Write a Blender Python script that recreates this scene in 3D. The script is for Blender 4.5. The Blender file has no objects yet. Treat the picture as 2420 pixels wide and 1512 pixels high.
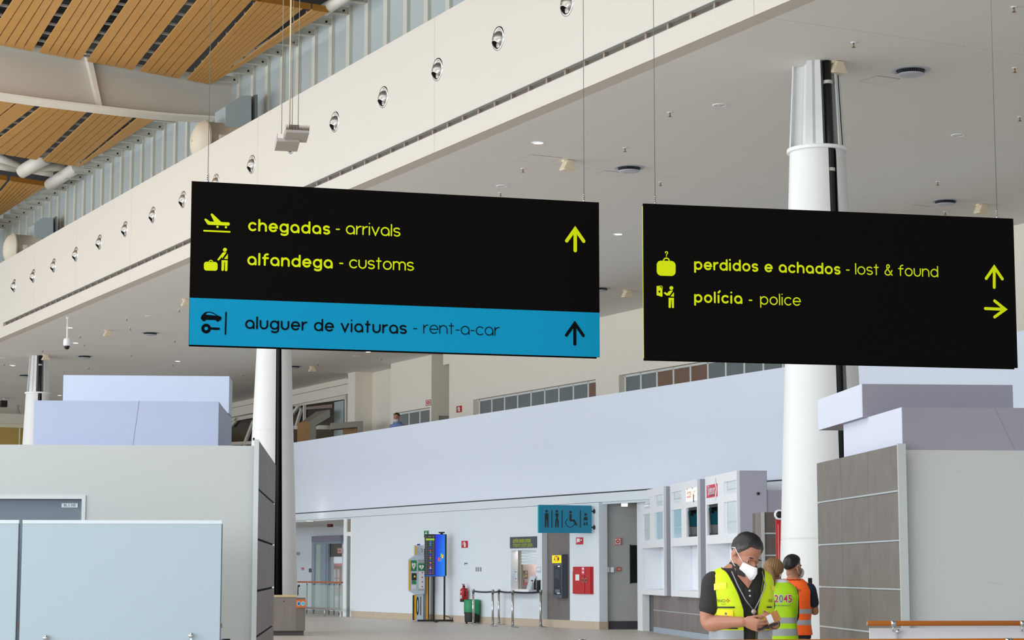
import bpy, bmesh, math, random
from mathutils import Vector, Matrix, Quaternion
random.seed(7)
scn = bpy.context.scene
COL = scn.collection
V = Vector
pi = math.pi

# ------------------------------------------------------------------ camera, sky, lights, exposure
FPX = 4844.0
PITCH = math.atan((1350 - 756) / FPX)
CH = 1.5
cam_d = bpy.data.cameras.new('camera')
cam_d.sensor_width = 36.0
cam_d.lens = 36.0 * FPX / 2420
cam_d.clip_end = 400
cam = bpy.data.objects.new('camera', cam_d)
COL.objects.link(cam)
cam.location = (0, 0, CH)
cam.rotation_euler = (pi / 2 + PITCH, 0, 0)
scn.camera = cam

HALL = -62.9      # frame of the building: x to the right along the fascia, y into the walls
BOX = 4.5         # frame of the two kiosk boxes and the railings
KIO = 6.7         # frame of the row of tour desks

def srgb(c):
    return tuple((v / 12.92 if v <= 0.04045 else ((v + 0.055) / 1.055) ** 2.4) for v in (x / 255.0 for x in c))

world = bpy.data.worlds.new('daylight')
scn.world = world
world.use_nodes = True
wn = world.node_tree
bg = wn.nodes['Background']
bg.inputs[0].default_value = (0.80, 0.90, 1.0, 1)
bg.inputs[1].default_value = 0.7

def area_light(name, loc, aim, sx, sy, power, col):
    d = bpy.data.lights.new(name, 'AREA')
    d.shape = 'RECTANGLE'; d.size = sx; d.size_y = sy; d.energy = power; d.color = col
    o = bpy.data.objects.new(name, d)
    COL.objects.link(o)
    o.location = loc
    o.rotation_euler = (V(aim) - V(loc)).to_track_quat('-Z', 'Y').to_euler()
    return o

def rz(d):
    return Matrix.Rotation(math.radians(d), 3, 'Z')
RH = rz(HALL)
def hall(x, y, z):
    return RH @ V((x, y, z))

# daylight through the tall glazing on the left side of the hall; the overhead and front lamps are added fill
area_light('daylight_left_glazing', hall(-38, -16, 5.2), hall(-38, 20, 5.2), 80, 8.5, 10300, (0.84, 0.92, 1.0))
area_light('overhead_fill_light', hall(-42, -4, 18), hall(-42, -3.99, 0), 90, 14, 12000, (1.0, 0.97, 0.92))  # added unseen lamp, brightens the floor so it bounces onto the soffit
area_light('front_fill_light', (-6, -14, 4.6), (0, 30, 4.0), 26, 6, 1800, (0.90, 0.95, 1.0))  # added unseen lamp, brightens signs and faces turned to the viewer

scn.view_settings.view_transform = 'Standard'
scn.view_settings.look = 'None'
scn.view_settings.gamma = 1.0
scn.view_settings.use_curve_mapping = False
scn.view_settings.exposure = 0.0

# ------------------------------------------------------------------ measuring helpers
def ray(px, py):
    dx = (px - 1210) / FPX; dy = (756 - py) / FPX
    c, s = math.cos(PITCH), math.sin(PITCH)
    return V((dx, c - dy * s, s + dy * c))
CC = V((0, 0, CH))
def onp(px, py, rot, ax, val):
    """point seen at a pixel on the plane <axis> = val of the frame turned by rot, in that frame"""
    R = rz(rot); n = R.col[ax]; r = ray(px, py)
    p = CC + r * ((val - CC.dot(n)) / r.dot(n))
    return R.transposed() @ p
def onz(px, py, rot, z):
    return onp(px, py, rot, 2, z)
def ony(px, py, rot, y):
    return onp(px, py, rot, 1, y)

# ------------------------------------------------------------------ materials
MATS = {}
def mat(name, rgb, rough=0.6, metal=0.0, emit=0.0, noise=0.0, nscale=3.0, spec=0.5, alpha=1.0, trans=0.0, bump=0.0, stretch=None):
    if name in MATS:
        return MATS[name]
    m = bpy.data.materials.new(name); m.use_nodes = True
    nt = m.node_tree; b = nt.nodes['Principled BSDF']
    c = srgb(rgb) + (1,)
    b.inputs['Base Color'].default_value = c
    b.inputs['Roughness'].default_value = rough
    b.inputs['Metallic'].default_value = metal
    b.inputs['Specular IOR Level'].default_value = spec
    if emit:
        b.inputs['Emission Color'].default_value = c
        b.inputs['Emission Strength'].default_value = emit
    if trans:
        b.inputs['Transmission Weight'].default_value = trans
        b.inputs['IOR'].default_value = 1.1
    if alpha < 1:
        b.inputs['Alpha'].default_value = alpha
    if noise or bump:
        tc = nt.nodes.new('ShaderNodeTexCoord'); mp = nt.nodes.new('ShaderNodeMapping')
        nz = nt.nodes.new('ShaderNodeTexNoise')
        nz.inputs['Scale'].default_value = nscale; nz.inputs['Detail'].default_value = 4
        nt.links.new(tc.outputs['Object'], mp.inputs['Vector'])
        nt.links.new(mp.outputs['Vector'], nz.inputs['Vector'])
        if stretch: mp.inputs['Scale'].default_value = stretch
        if noise:
            mx = nt.nodes.new('ShaderNodeMix'); mx.data_type = 'RGBA'
            mx.inputs[6].default_value = tuple(v * (1 - noise) for v in c[:3]) + (1,)
            mx.inputs[7].default_value = tuple(min(1, v * (1 + noise)) for v in c[:3]) + (1,)
            nt.links.new(nz.outputs['Fac'], mx.inputs[0])
            nt.links.new(mx.outputs[2], b.inputs['Base Color'])
        if bump:
            bp = nt.nodes.new('ShaderNodeBump'); bp.inputs['Strength'].default_value = bump
            bp.inputs['Distance'].default_value = 0.01
            nt.links.new(nz.outputs['Fac'], bp.inputs['Height']); nt.links.new(bp.outputs['Normal'], b.inputs['Normal'])
    MATS[name] = m
    return m

# ------------------------------------------------------------------ mesh builder
class MB:
    def __init__(s, off=(0, 0, 0)):
        s.v = []; s.f = []; s.o = V(off); s.sm = set()
    def add(s, pts, faces, smooth=False):
        n = len(s.v); s.v += [V(p) - s.o for p in pts]
        for f in faces:
            if smooth: s.sm.add(len(s.f))
            s.f.append([n + i for i in f])
    def box(s, x0, y0, z0, x1, y1, z1):
        x0, x1 = min(x0, x1), max(x0, x1); y0, y1 = min(y0, y1), max(y0, y1); z0, z1 = min(z0, z1), max(z0, z1)
        s.hex8([(x0, y0, z0), (x1, y0, z0), (x1, y1, z0), (x0, y1, z0), (x0, y0, z1), (x1, y0, z1), (x1, y1, z1), (x0, y1, z1)])
    def hex8(s, p):
        s.add(p, [(0, 3, 2, 1), (4, 5, 6, 7), (0, 1, 5, 4), (1, 2, 6, 5), (2, 3, 7, 6), (3, 0, 4, 7)])
    def face(s, pts):
        s.add(pts, [tuple(range(len(pts)))])
    def prism(s, pts, vec):
        n = len(pts); vec = V(vec)
        q = [V(p) for p in pts] + [V(p) + vec for p in pts]
        s.add(q, [tuple(range(n))[::-1], tuple(range(n, 2 * n))] + [(i, (i + 1) % n, n + (i + 1) % n, n + i) for i in range(n)])
    def tube(s, path, r, n=8, caps=True, sq=None):
        path = [V(p) for p in path]; m = len(path)
        rr = r if isinstance(r, (list, tuple)) else [r] * m
        t0 = (path[1] - path[0]).normalized()
        up = V((0, 0, 1)) if abs(t0.z) < 0.9 else V((1, 0, 0))
        a = t0.cross(up).normalized(); rings = []
        for i in range(m):
            t = (path[min(i + 1, m - 1)] - path[max(i - 1, 0)]).normalized()
            a = (a - t * a.dot(t)).normalized(); b = t.cross(a)
            ra, rb = rr[i] if isinstance(rr[i], (list, tuple)) else (rr[i], rr[i])
            rings.append([path[i] + a * (ra * math.cos(2 * pi * k / n)) + b * (rb * math.sin(2 * pi * k / n)) for k in range(n)])
        s.loft(rings, caps)
    def loft(s, rings, caps=True, closed=True, smooth=True):
        m = len(rings); n = len(rings[0]); pts = [p for r in rings for p in r]; fs = []
        for i in range(m - 1):
            for k in range(n if closed else n - 1):
                k2 = (k + 1) % n
                fs.append((i * n + k, i * n + k2, (i + 1) * n + k2, (i + 1) * n + k))
        base = len(s.v)
        s.add(pts, fs, smooth)
        if caps:
            s.f.append([base + k for k in range(n)][::-1]); s.f.append([base + (m - 1) * n + k for k in range(n)])
    def lathe(s, prof, c=(0, 0, 0), n=24, axis=None, caps=False, a0=0, a1=2 * pi):
        c = V(c); ax = V(axis).normalized() if axis else V((0, 0, 1))
        up = V((0, 0, 1)) if abs(ax.z) < 0.9 else V((1, 0, 0))
        e1 = ax.cross(up).normalized(); e2 = ax.cross(e1)
        full = abs(a1 - a0 - 2 * pi) < 1e-6
        ks = n if full else n + 1
        rings = [[c + ax * h + (e1 * math.cos(a0 + (a1 - a0) * k / n) + e2 * math.sin(a0 + (a1 - a0) * k / n)) * r for k in range(ks)] for r, h in prof]
        s.loft(rings, caps, closed=full)
    def cyl(s, p0, p1, r, n=16):
        s.tube([p0, p1], r, n)
    def ball(s, c, r, n=16, m=10):
        c = V(c); rx, ry, rz_ = r if isinstance(r, (list, tuple)) else (r, r, r)
        rings = []
        for i in range(m + 1):
            t = -pi / 2 + pi * i / m; t = max(-pi / 2 + 0.02, min(pi / 2 - 0.02, t))
            rings.append([c + V((rx * math.cos(t) * math.cos(2 * pi * k / n), ry * math.cos(t) * math.sin(2 * pi * k / n), rz_ * math.sin(t))) for k in range(n)])
        s.loft(rings, True)
    def mesh(s, name, smooth=None):
        me = bpy.data.meshes.new(name)
        me.from_pydata([tuple(p) for p in s.v], [], s.f)
        for i, p in enumerate(me.polygons):
            p.use_smooth = (i in s.sm) if smooth is None else smooth
        me.update()
        return me

def fixnormals(me):
    bm = bmesh.new(); bm.from_mesh(me)
    bmesh.ops.recalc_face_normals(bm, faces=bm.faces); bm.to_mesh(me); bm.free()

def link(name, data, m, parent=None, loc=(0, 0, 0), rot=0):
    o = bpy.data.objects.new(name, data)
    COL.objects.link(o)
    if m is not None and data is not None:
        data.materials.clear(); data.materials.append(m)
    if parent is not None:
        o.parent = parent
    o.location = loc; o.rotation_euler = (0, 0, math.radians(rot))
    return o

def tag(o, label=None, cat=None, group=None, kind=None):
    if label: o['label'] = label
    if cat: o['category'] = cat
    if group: o['group'] = group
    if kind: o['kind'] = kind
    return o

class Thing:
    """an Empty at the thing's base; parts are built in the coordinates of the frame 'rot'"""
    def __init__(s, name, label, cat, rot, off, group=None, kind=None):
        s.off = V(off); s.rot = rot
        s.o = link(name, None, None, None, rz(rot) @ s.off, rot)
        tag(s.o, label, cat, group, kind)
    def mb(s):
        return MB(s.off)
    def part(s, name, mb, m, parent=None, label=None):
        me = mb.mesh(name); fixnormals(me)
        o = link(name, me, m, parent or s.o)
        if label: o['label'] = label
        return o

def solo(name, label, cat, rot, off, mb, m, group=None, kind=None):
    me = mb.mesh(name); fixnormals(me)
    o = link(name, me, m, None, rz(rot) @ V(off), rot)
    return tag(o, label, cat, group, kind)

def struct(name, rot, mb, m, off=(0, 0, 0)):
    me = mb.mesh(name); fixnormals(me)
    o = link(name, me, m, None, rz(rot) @ V(off), rot)
    o['kind'] = 'structure'
    return o

def dup(o, loc, label=None, rotz=None):
    c = o.copy(); COL.objects.link(c); c.location = loc
    if rotz is not None: c.rotation_euler = (0, 0, math.radians(rotz))
    if label: c['label'] = label
    for ch in list(o.children):
        d = ch.copy(); COL.objects.link(d); d.parent = c
        for g in ch.children:
            e = g.copy(); COL.objects.link(e); e.parent = d
    return c

ORD = ['first', 'second', 'third', 'fourth', 'fifth', 'sixth', 'seventh', 'eighth', 'ninth', 'tenth', 'eleventh', 'twelfth', 'thirteenth',
       'fourteenth', 'fifteenth', 'sixteenth', 'seventeenth', 'eighteenth', 'nineteenth', 'twentieth', 'twenty-first', 'twenty-second', 'twenty-third']

def holed(mb, x0, x1, z0, z1, y0, y1, holes):
    """wall slab between y0 and y1 with rectangular holes (x0,x1,z0,z1)"""
    xs = sorted(set([x0, x1] + [h[0] for h in holes] + [h[1] for h in holes]))
    zs = sorted(set([z0, z1] + [h[2] for h in holes] + [h[3] for h in holes]))
    xs = [x for x in xs if x0 <= x <= x1]; zs = [z for z in zs if z0 <= z <= z1]
    for i in range(len(xs) - 1):
        run = None
        for j in range(len(zs) - 1):
            cx, cz = (xs[i] + xs[i + 1]) / 2, (zs[j] + zs[j + 1]) / 2
            solid = not any(h[0] < cx < h[1] and h[2] < cz < h[3] for h in holes)
            if solid:
                if run is None: run = zs[j]
            if (not solid or j == len(zs) - 2) and run is not None:
                mb.box(xs[i], y0, run, xs[i + 1], y1, zs[j + 1] if solid else zs[j])
                run = None

# ------------------------------------------------------------------ lettering drawn with round strokes
def arc(cx, cy, rx, ry, a0, a1, n=14):
    return [(cx + rx * math.cos(math.radians(a0 + (a1 - a0) * i / n)), cy + ry * math.sin(math.radians(a0 + (a1 - a0) * i / n))) for i in range(n + 1)]

def glyph(ch, w):
    b = w / 2; t = 1 - b; R = (1 - w) / 2; asc = 1.36 - b; des = -0.36 + b
    ring = arc(.5, .5, R, R, 0, 360, 28)
    if ch == 'o': return 1.0, [ring]
    if ch == 'a': return 1.0, [ring, [(1 - b, .5), (1 - b, b)]]
    if ch == 'd': return 1.0, [ring, [(1 - b, asc), (1 - b, b)]]
    if ch == 'p': return 1.0, [ring, [(b, t), (b, des)]]
    if ch == 'g': return 1.0, [ring, [(1 - b, t), (1 - b, -.02)] + arc(.52, -.02, .48 - b, .34 - b, 0, -140, 12)]
    if ch == 'c': return .90, [arc(.5, .5, R, R, 46, 314, 22)]
    if ch == 'e': return .98, [[(b + .02, .5)] + arc(.5, .5, R, R, 0, 316, 26), [(b, .5), (1 - b, .5)]]
    if ch in 'hn':
        x = .94
        return x, [[(b, asc if ch == 'h' else t), (b, b)], [(b, b), (b, .52)] + arc(x / 2, .52, x / 2 - b, t - .52, 180, 0, 14) + [(x - b, b)]]
    if ch == 'm':
        x = .80
        a = arc(x / 2, .6, x / 2 - b, t - .6, 180, 0, 12)
        return 2 * x - w, [[(b, t), (b, b)], [(b, .6)] + a + [(x - b, b)], [(x - b, .6)] + [(p[0] + x - w, p[1]) for p in a] + [(2 * x - w - b, b)]]
    if ch == 'u':
        x = .92
        return x, [[(b, t), (b, .46)] + arc(x / 2, .46, x / 2 - b, .46 - b, 180, 360, 14) + [(x - b, t)]]
    if ch == 'r': return .58, [[(b, t), (b, b)], [(b, .45)] + arc(.52, .45, .52 - b, t - .45, 180, 88, 9)]
    if ch == 's':
        ry = (t - .5) / 2; c = .40; rx = c - b
        return .80, [arc(c, .5 + ry, rx, ry, 35, 270, 16) + arc(c, .5 - ry, rx, ry, 90, -145, 16)[1:]]
    if ch == 'i': return w * 1.15, [[(b, t), (b, b)], [(b, 1.30), (b, 1.301)]]
    if ch == 'í': return w * 1.15, [[(b, t), (b, b)], [(b, 1.24), (b + .17, 1.42)]]
    if ch == 'l': return w * 1.1, [[(b, asc), (b, b)]]
    if ch == 'f': return .70, [[(.29, b), (.29, 1.05)] + arc(.29 + .27, 1.05, .27, asc - 1.05, 180, 82, 9), [(b, t - .05), (.62, t - .05)]]
    if ch == 't': return .66, [[(.30, 1.25), (.30, b)], [(b, t), (.62 - b, t)]]
    if ch == 'v': return .92, [[(b, t), (.46, b), (.92 - b, t)]]
    if ch == '-': return .46, [[(b, .5), (.46 - b, .5)]]
    if ch == '&': return 1.05, [[(1.02 - b, b), (.33, .88)] + arc(.46, 1.10, .17, .26 - b, 215, -35, 12) + [(.24, .66)] + arc(.42, .36, .42 - b, .36 - b, 130, 350, 14) + [(.95, .62)]]
    if ch == '?': return .7, [arc(.35, 1.0, .27, .27, 165, -50, 12) + [(.35, .55), (.35, .42)], [(.35, .12), (.35, .121)]]
    return .42, []

_lift = [0]
def stroke(mb, pts, w, fn):
    """round-ended ribbon of width w through 2-d points, mapped by fn to 3-d; every stroke sits a hair above the one before"""
    P = []
    for p in pts:
        q = V((p[0], p[1]))
        if not P or (q - P[-1]).length > 1e-7: P.append(q)
    _lift[0] = (_lift[0] + 1) % 4
    def g(x, y):
        p = fn(x, y); e = w * .05
        n = (V(fn(x + e, y)) - V(p)).cross(V(fn(x, y + e)) - V(p))
        return V(p) + (n.normalized() * (_lift[0] * .00022) if n.length > 0 else V((0, 0, 0)))
    h = w / 2
    if len(P) == 1 or (len(P) == 2 and (P[1] - P[0]).length < w * .2):
        mb.face([g(P[0].x + h * math.cos(2 * pi * k / 16), P[0].y + h * math.sin(2 * pi * k / 16)) for k in range(16)]); return
    closed = (P[0] - P[-1]).length < w * .05 and len(P) > 4
    if closed: P = P[:-1]
    m = len(P); Lf, Rt = [], []
    for i in range(m):
        d0 = (P[i] - P[i - 1]).normalized() if (i > 0 or closed) else None
        d1 = (P[(i + 1) % m] - P[i]).normalized() if (i < m - 1 or closed) else None
        if d0 is None: d0 = d1
        if d1 is None: d1 = d0
        n0, n1 = V((-d0.y, d0.x)), V((-d1.y, d1.x))
        n = n0 + n1
        if n.length < 1e-4: n = n0.copy()
        n.normalize(); k = min(2.4, 1 / max(.2, n.dot(n0)))
        Lf.append(P[i] + n * h * k); Rt.append(P[i] - n * h * k)
    rng = range(m) if closed else range(m - 1)
    for i in rng:
        j = (i + 1) % m
        mb.face([g(*Lf[i]), g(*Rt[i]), g(*Rt[j]), g(*Lf[j])])
    if not closed:
        for p, d in ((P[0], (P[0] - P[1]).normalized()), (P[-1], (P[-1] - P[-2]).normalized())):
            n = V((-d.y, d.x)); mb.face([g(*(p + d * h * math.sin(pi * k / 10) + n * h * math.cos(pi * k / 10))) for k in range(11)])

def text_width(s, w, track):
    return sum(glyph(c, w)[0] + track for c in s) - track

def letters(mb, s, w, x, y, h, width, fn):
    """write s from x, baseline y, x-height h, spread to the measured width"""
    nat = sum(glyph(c, w)[0] for c in s); track = (width / h - nat) / max(1, len(s) - 1)
    cx = 0
    for c in s:
        adv, strokes = glyph(c, w)
        if c == ' ' and isinstance(mb, list): mb.append(mb[0].__class__(mb[0].o))
        for st in strokes:
            stroke(mb[-1] if isinstance(mb, list) else mb, st, w, lambda a, b, cx=cx: fn(x + (cx + a) * h, y + b * h))
        cx += adv + track

def fontmesh(s, size, fn, width=None, bold=0.0, align='CENTER'):
    """small print in the built-in face as flat geometry"""
    cu = bpy.data.curves.new('t', 'FONT'); cu.body = s; cu.size = size; cu.align_x = align; cu.align_y = 'CENTER'
    cu.resolution_u = 3; cu.offset = bold * size
    o = bpy.data.objects.new('t', cu); COL.objects.link(o)
    dg = bpy.context.evaluated_depsgraph_get()
    me = bpy.data.meshes.new_from_object(o.evaluated_get(dg))
    bpy.data.objects.remove(o); bpy.data.curves.remove(cu)
    xs = [v.co.x for v in me.vertices] or [0, 1]
    k = 1.0
    if width: k = width / max(1e-6, max(xs) - min(xs))
    mb_v = [fn(v.co.x * k, v.co.y) for v in me.vertices]; mb_f = [list(p.vertices) for p in me.polygons]
    bpy.data.meshes.remove(me)
    return mb_v, mb_f
# ------------------------------------------------------------------ palette
M_ceil = mat('ceiling_paint', (229, 227, 223), 0.8, noise=0.015, nscale=0.6)
M_fascia = mat('fascia_paint', (204, 197, 186), 0.75, noise=0.012, nscale=0.5)
M_parapet = mat('parapet_white', (230, 237, 250), 0.7, noise=0.012, nscale=0.4)
M_cream = mat('cream_wall', (238, 230, 215), 0.8, noise=0.02, nscale=0.7)
M_lowwall = mat('lower_wall_white', (224, 232, 238), 0.7, noise=0.01, nscale=0.5)
M_greywall = mat('grey_wall', (176, 179, 176), 0.8, noise=0.02)
M_tan = mat('tan_stone', (196, 180, 160), 0.5, noise=0.06, nscale=4)
M_column = mat('column_paint', (224, 225, 223), 0.38)
M_flange = mat('flange_paint', (246, 245, 242), 0.45)
M_black = mat('black_plastic', (14, 14, 15), 0.45)
M_void = mat('dark_void', (9, 9, 10), 0.9)
M_steelgrey = mat('galvanised_sheet', (176, 188, 190), 0.45, 0.25, noise=0.05, nscale=1.2)
M_stud = mat('stud_paint', (204, 202, 188), 0.55)
M_chrome = mat('brushed_steel', (200, 200, 200), 0.25, 1.0)
M_cladding = mat('cladding_sheet', (176, 184, 183), 0.6, noise=0.05, nscale=1.5)
M_white = mat('white_gloss', (238, 240, 243), 0.4)
M_woodslat = mat('slat_wood', (202, 148, 74), 0.5, noise=0.12, nscale=2.0, stretch=(1, 1, 6))
M_grille = mat('grille_brown', (104, 92, 78), 0.6)
M_glassdark = mat('dark_glass', (66, 74, 78), 0.12, 0.0, spec=0.6)
M_brass = mat('sprinkler_brass', (150, 120, 86), 0.4, 0.7)
M_beige = mat('speaker_beige', (232, 218, 190), 0.55)
M_red = mat('signal_red', (196, 26, 38), 0.5)

def floor_mat():
    m = mat('floor_tile', (172, 161, 147), 0.42, noise=0.05, nscale=1.5)
    nt = m.node_tree; b = nt.nodes['Principled BSDF']
    br = nt.nodes.new('ShaderNodeTexBrick'); tc = nt.nodes.new('ShaderNodeTexCoord'); mp = nt.nodes.new('ShaderNodeMapping')
    br.offset = 0.5
    br.inputs['Color1'].default_value = srgb((200, 193, 183)) + (1,); br.inputs['Color2'].default_value = srgb((206, 198, 187)) + (1,)
    br.inputs['Mortar'].default_value = srgb((180, 172, 162)) + (1,)
    br.inputs['Scale'].default_value = 1.0; br.inputs['Brick Width'].default_value = 1.2; br.inputs['Row Height'].default_value = 0.6
    br.inputs['Mortar Size'].default_value = 0.006
    nt.links.new(tc.outputs['Object'], br.inputs['Vector']); nt.links.new(br.outputs['Color'], b.inputs['Base Color'])
    return m
M_floor = floor_mat()

# ------------------------------------------------------------------ large structure (hall frame: x right along the fascia, y into the walls)
ZC = 8.9           # soffit
YF = 15.1          # fascia
YP = 26.6          # mezzanine parapet and the wall below it
YM = 29.5          # mezzanine back wall
YS = 17.6           # sheet cladding above the fascia

m = MB(); m.box(-125, -24, -0.2, 20, 48, 0); struct('floor', HALL, m, M_floor)

seams = [-100, -90.6, -80.9, -71, -66, -61.2, -56.5, -51.2, -41.7, -32.55, -22.38, -12.4, -3]
m = MB()
for a, b in zip(seams[:-1], seams[1:]):
    m.box(a + .005, YF + .301, ZC, b - .005, 36, ZC + .1)
m.box(-100, YF + .31, ZC + .1, -3, 36, ZC + .25)
ceiling = struct('ceiling', HALL, m, M_ceil)

NOZ = [-(27.6 + 2.41 * k) for k in range(16)]
m = MB()
for a, b in zip(seams[:-1], seams[1:]):
    a2, b2 = a + .004, b - .004
    m.box(a2, YF, ZC, b2, YF + .3, 9.235)
    m.box(a2, YF, 9.365, b2, YF + .3, 11.37)
    if b <= -65.1 or a < -65.1 < b:
        m.box(a2, YF, 9.235, min(b2, -65.1), YF + .3, 9.365)
m.box(-100, YF + .22, ZC + .03, -3, YF + .299, 11.35)
struct('wall_left', HALL, m, M_fascia)

t = Thing('linear_grille', 'long brown slotted air grille running along the lower edge of white fascia', 'grille', HALL, (-44, YF + .1, 9.24))
m = t.mb(); m.box(-65.08, YF + .1, 9.24, -4, YF + .13, 9.36); t.part('backing', m, M_grille)
m = t.mb(); m.box(-65.08, YF + .0, 9.355, -4, YF + .1, 9.364); m.box(-65.08, YF - .004, 9.232, -4, YF + .1, 9.24)
t.part('frame_lip', m, mat('lip_grey', (190, 192, 190), 0.5))
m = t.mb()
x = -65.0
while x < -5:
    m.box(x, YF + .05, 9.24, x + .05, YF + .1, 9.36); x += 0.62
t.part('mullion', m, mat('grille_tan', (148, 132, 116), 0.6)); t.o.children[-1]['kind'] = 'stuff'

# lower back wall: openings for the glazed passage, the ticket hatch and the toilet passage
HX0, HX1 = onp(1207.5, 1350, HALL, 1, YP)[0], onp(1267, 1350, HALL, 1, YP)[0]
HZ0, HZ1 = onp(1240, 1392, HALL, 1, YP)[2], onp(1240, 1300, HALL, 1, YP)[2]
XA0, XA1 = onp(1281, 1350, HALL, 1, YP)[0], onp(1346.5, 1350, HALL, 1, YP)[0]
XL = onp(831, 1350, HALL, 1, YP)[0]       # right edge of the glazed passage
XC = onp(1416, 1350, HALL, 1, YP)[0]      # corner at the toilet passage
ZL = 3.30
m = MB()
holed(m, XL, XC, 0, ZL - .006, YP, YP + .25, [(HX0, HX1, HZ0, HZ1), (XA0, XA1, .2, ZL)])
m.box(-95, YP, ZL + .006, -28, YP + .25, 3.53)
m.box(-95, YP + .1, ZL - .05, -28, YP + .25, 3.6)
struct('wall_back', HALL, m, M_lowwall)
m = MB(); m.box(XL + .01, YP - .015, 0, XC, YP, 0.2); m.box(XC - .0, YP - .015, 0, XC + .015, YP + .25, .2)
struct('baseboard_back', HALL, m, M_tan)

m = MB(); m.box(-95, YP, 3.565, -28, YP + .18, 6.1); struct('wall_mezzanine', HALL, m, M_parapet)
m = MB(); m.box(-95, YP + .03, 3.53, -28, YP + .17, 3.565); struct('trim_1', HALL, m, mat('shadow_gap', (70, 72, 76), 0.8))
m = MB(); m.box(-95, YP + .25, 3.6, -28, 34, 4.5); struct('floor_mezzanine', HALL, m, M_tan)

# mezzanine back wall with strips of office windows
W1 = (-60.45, -52.25); W2 = (-50.9, -37.0); WZ = (5.6, 7.10)
XP0, XP1 = -67.2, -63.72      # projecting block
m = MB()
holed(m, -62.3, -28, 4.5, ZC, YM, YM + .25, [(W1[0], W1[1], WZ[0], WZ[1]), (W2[0], W2[1], WZ[0], WZ[1])])
struct('wall_upper', HALL, m, M_cream)
m = MB()
holed(m, XP0, XP1, 4.5, ZC, YM, YM + .25, [(-66.95, -63.85, WZ[0], WZ[1])])
m.box(XP1 - .2, YM + .25, 4.5, XP1, 31.6, ZC)             # return facing the viewer
m.box(XP1, 31.4, 4.5, -62.1, 31.6, ZC)
m.box(-62.5, YM + .25, 4.5, -62.3, 31.6, ZC); m.box(-63.0, YM + .1, ZC - .42, -62.3, 31.4, ZC)
struct('wall_block', HALL, m, M_cream)
m = MB(); m.box(-70.5, 30.2, 4.5, XP0, 30.45, ZC); m.box(-71.2, YM, 4.5, -70.5, 30.45, ZC)
m.box(-90, 30.2, 8.28, -71.2, 30.45, ZC); m.box(-71.75, 30.2, 4.5, -71.2, 30.45, ZC)
struct('wall_recess', HALL, m, M_cream)
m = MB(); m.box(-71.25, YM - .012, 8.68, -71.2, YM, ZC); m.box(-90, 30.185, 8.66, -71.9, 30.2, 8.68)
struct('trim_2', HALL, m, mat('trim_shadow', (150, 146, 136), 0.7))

# window strips: frame parts and panes
def strip(n, x0, x1, z0, z1, y, bars, brown=()):
    f = MB(); fr = .06
    f.box(x0 + .001, y, z1 - fr, x1 - .001, y + .06, z1); f.box(x0 + .05, y, z0, x1, y + .06, z0 + fr)
    for b in bars: f.box(b - .035, y, z0, b + .035, y + .06, z1)
    w = struct('window_%d' % n, HALL, f, mat('window_frame_white', (225, 226, 222), 0.5))
    bb = list(bars)
    for i in range(len(bb) - 1):
        g = MB(); g.box(bb[i] + .035, y + .025, z0 + fr, bb[i + 1] - .035, y + .045, z1 - fr)
        me = g.mesh('pane'); o = link('pane', me, mat('blind_brown', (124, 92, 74), 0.5, noise=.05, nscale=3) if i in brown else mat('office_glass', (112, 120, 122), 0.18, noise=.12, nscale=0.8, stretch=(6, 1, 1)), w)
    return w
strip(1, W1[0], W1[1], WZ[0], WZ[1], YM + .15, [-60.3 + .915 * i for i in range(9)] + [-52.35], (8,))
strip(2, W2[0], W2[1], WZ[0], WZ[1], YM + .15, [-50.9 + .1 + .88 * i for i in range(16)], (2, 3, 4))
strip(3, -66.95, -63.85, WZ[0], WZ[1], YM + .15, [-66.8, -65.92, -65.0, -64.15, -63.88])

# roof deck, high and dark, and the sheet wall above the fascia
m = MB()
m.box(-110, -26, 19.0, 20, 19.6, 19.2)
x = -108
while x < 18:
    m.box(x, -26, 18.7, x + .25, 19.6, 19.0); x += 1.4
m.box(-100, YS + .02, 14.9, -3, YS + .2, 18.7)
struct('roof_deck', HALL, m, mat('deck_dark', (52, 50, 48), 0.8))

m = MB()
x = -92.0
while x < -8:
    m.hex8([(x, YS + .02, 9.1), (x + 1.07, YS + .02, 9.1), (x + 1.07, YS + .2, 9.1), (x, YS + .2, 9.1), (x, YS + .02, 14.9), (x + 1.07, YS + .02, 14.9), (x + 1.07, YS + .2, 14.9), (x, YS + .2, 14.9)])
    x += 1.07
struct('wall_cladding', HALL, m, M_cladding)
m = MB(); m.box(-100, YF + .3, 9.2, -3, YS + .1, 9.3); struct('trim_3', HALL, m, M_ceil)

# far end wall of the hall with the lit timber-coloured glazing
m = MB()
FE = -97
fz1 = onp(20, 1010, HALL, 0, FE).z; fz0 = onp(20, 1075, HALL, 0, FE).z
m.box(FE - .3, 8, 0, FE, 36, fz0); m.box(FE - .3, 8, fz1, FE, 36, 12)
struct('wall_far', HALL, m, M_cream)
m = MB(); m.box(FE, 8, fz1, FE + .12, 36, fz1 + .16)
y = 8.4
while y < 35: m.box(FE - .02, y, fz0, FE + .04, y + .06, fz1); y += 1.5
w4 = struct('window_4', HALL, m, mat('frame_cream', (240, 234, 200), 0.5))
m = MB(); m.box(FE - .28, 8, fz0, FE - .2, 36, fz1); link('pane', m.mesh('pane'), mat('tan_pane', (196, 166, 92), 0.4, noise=.08, nscale=.6), w4)
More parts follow.
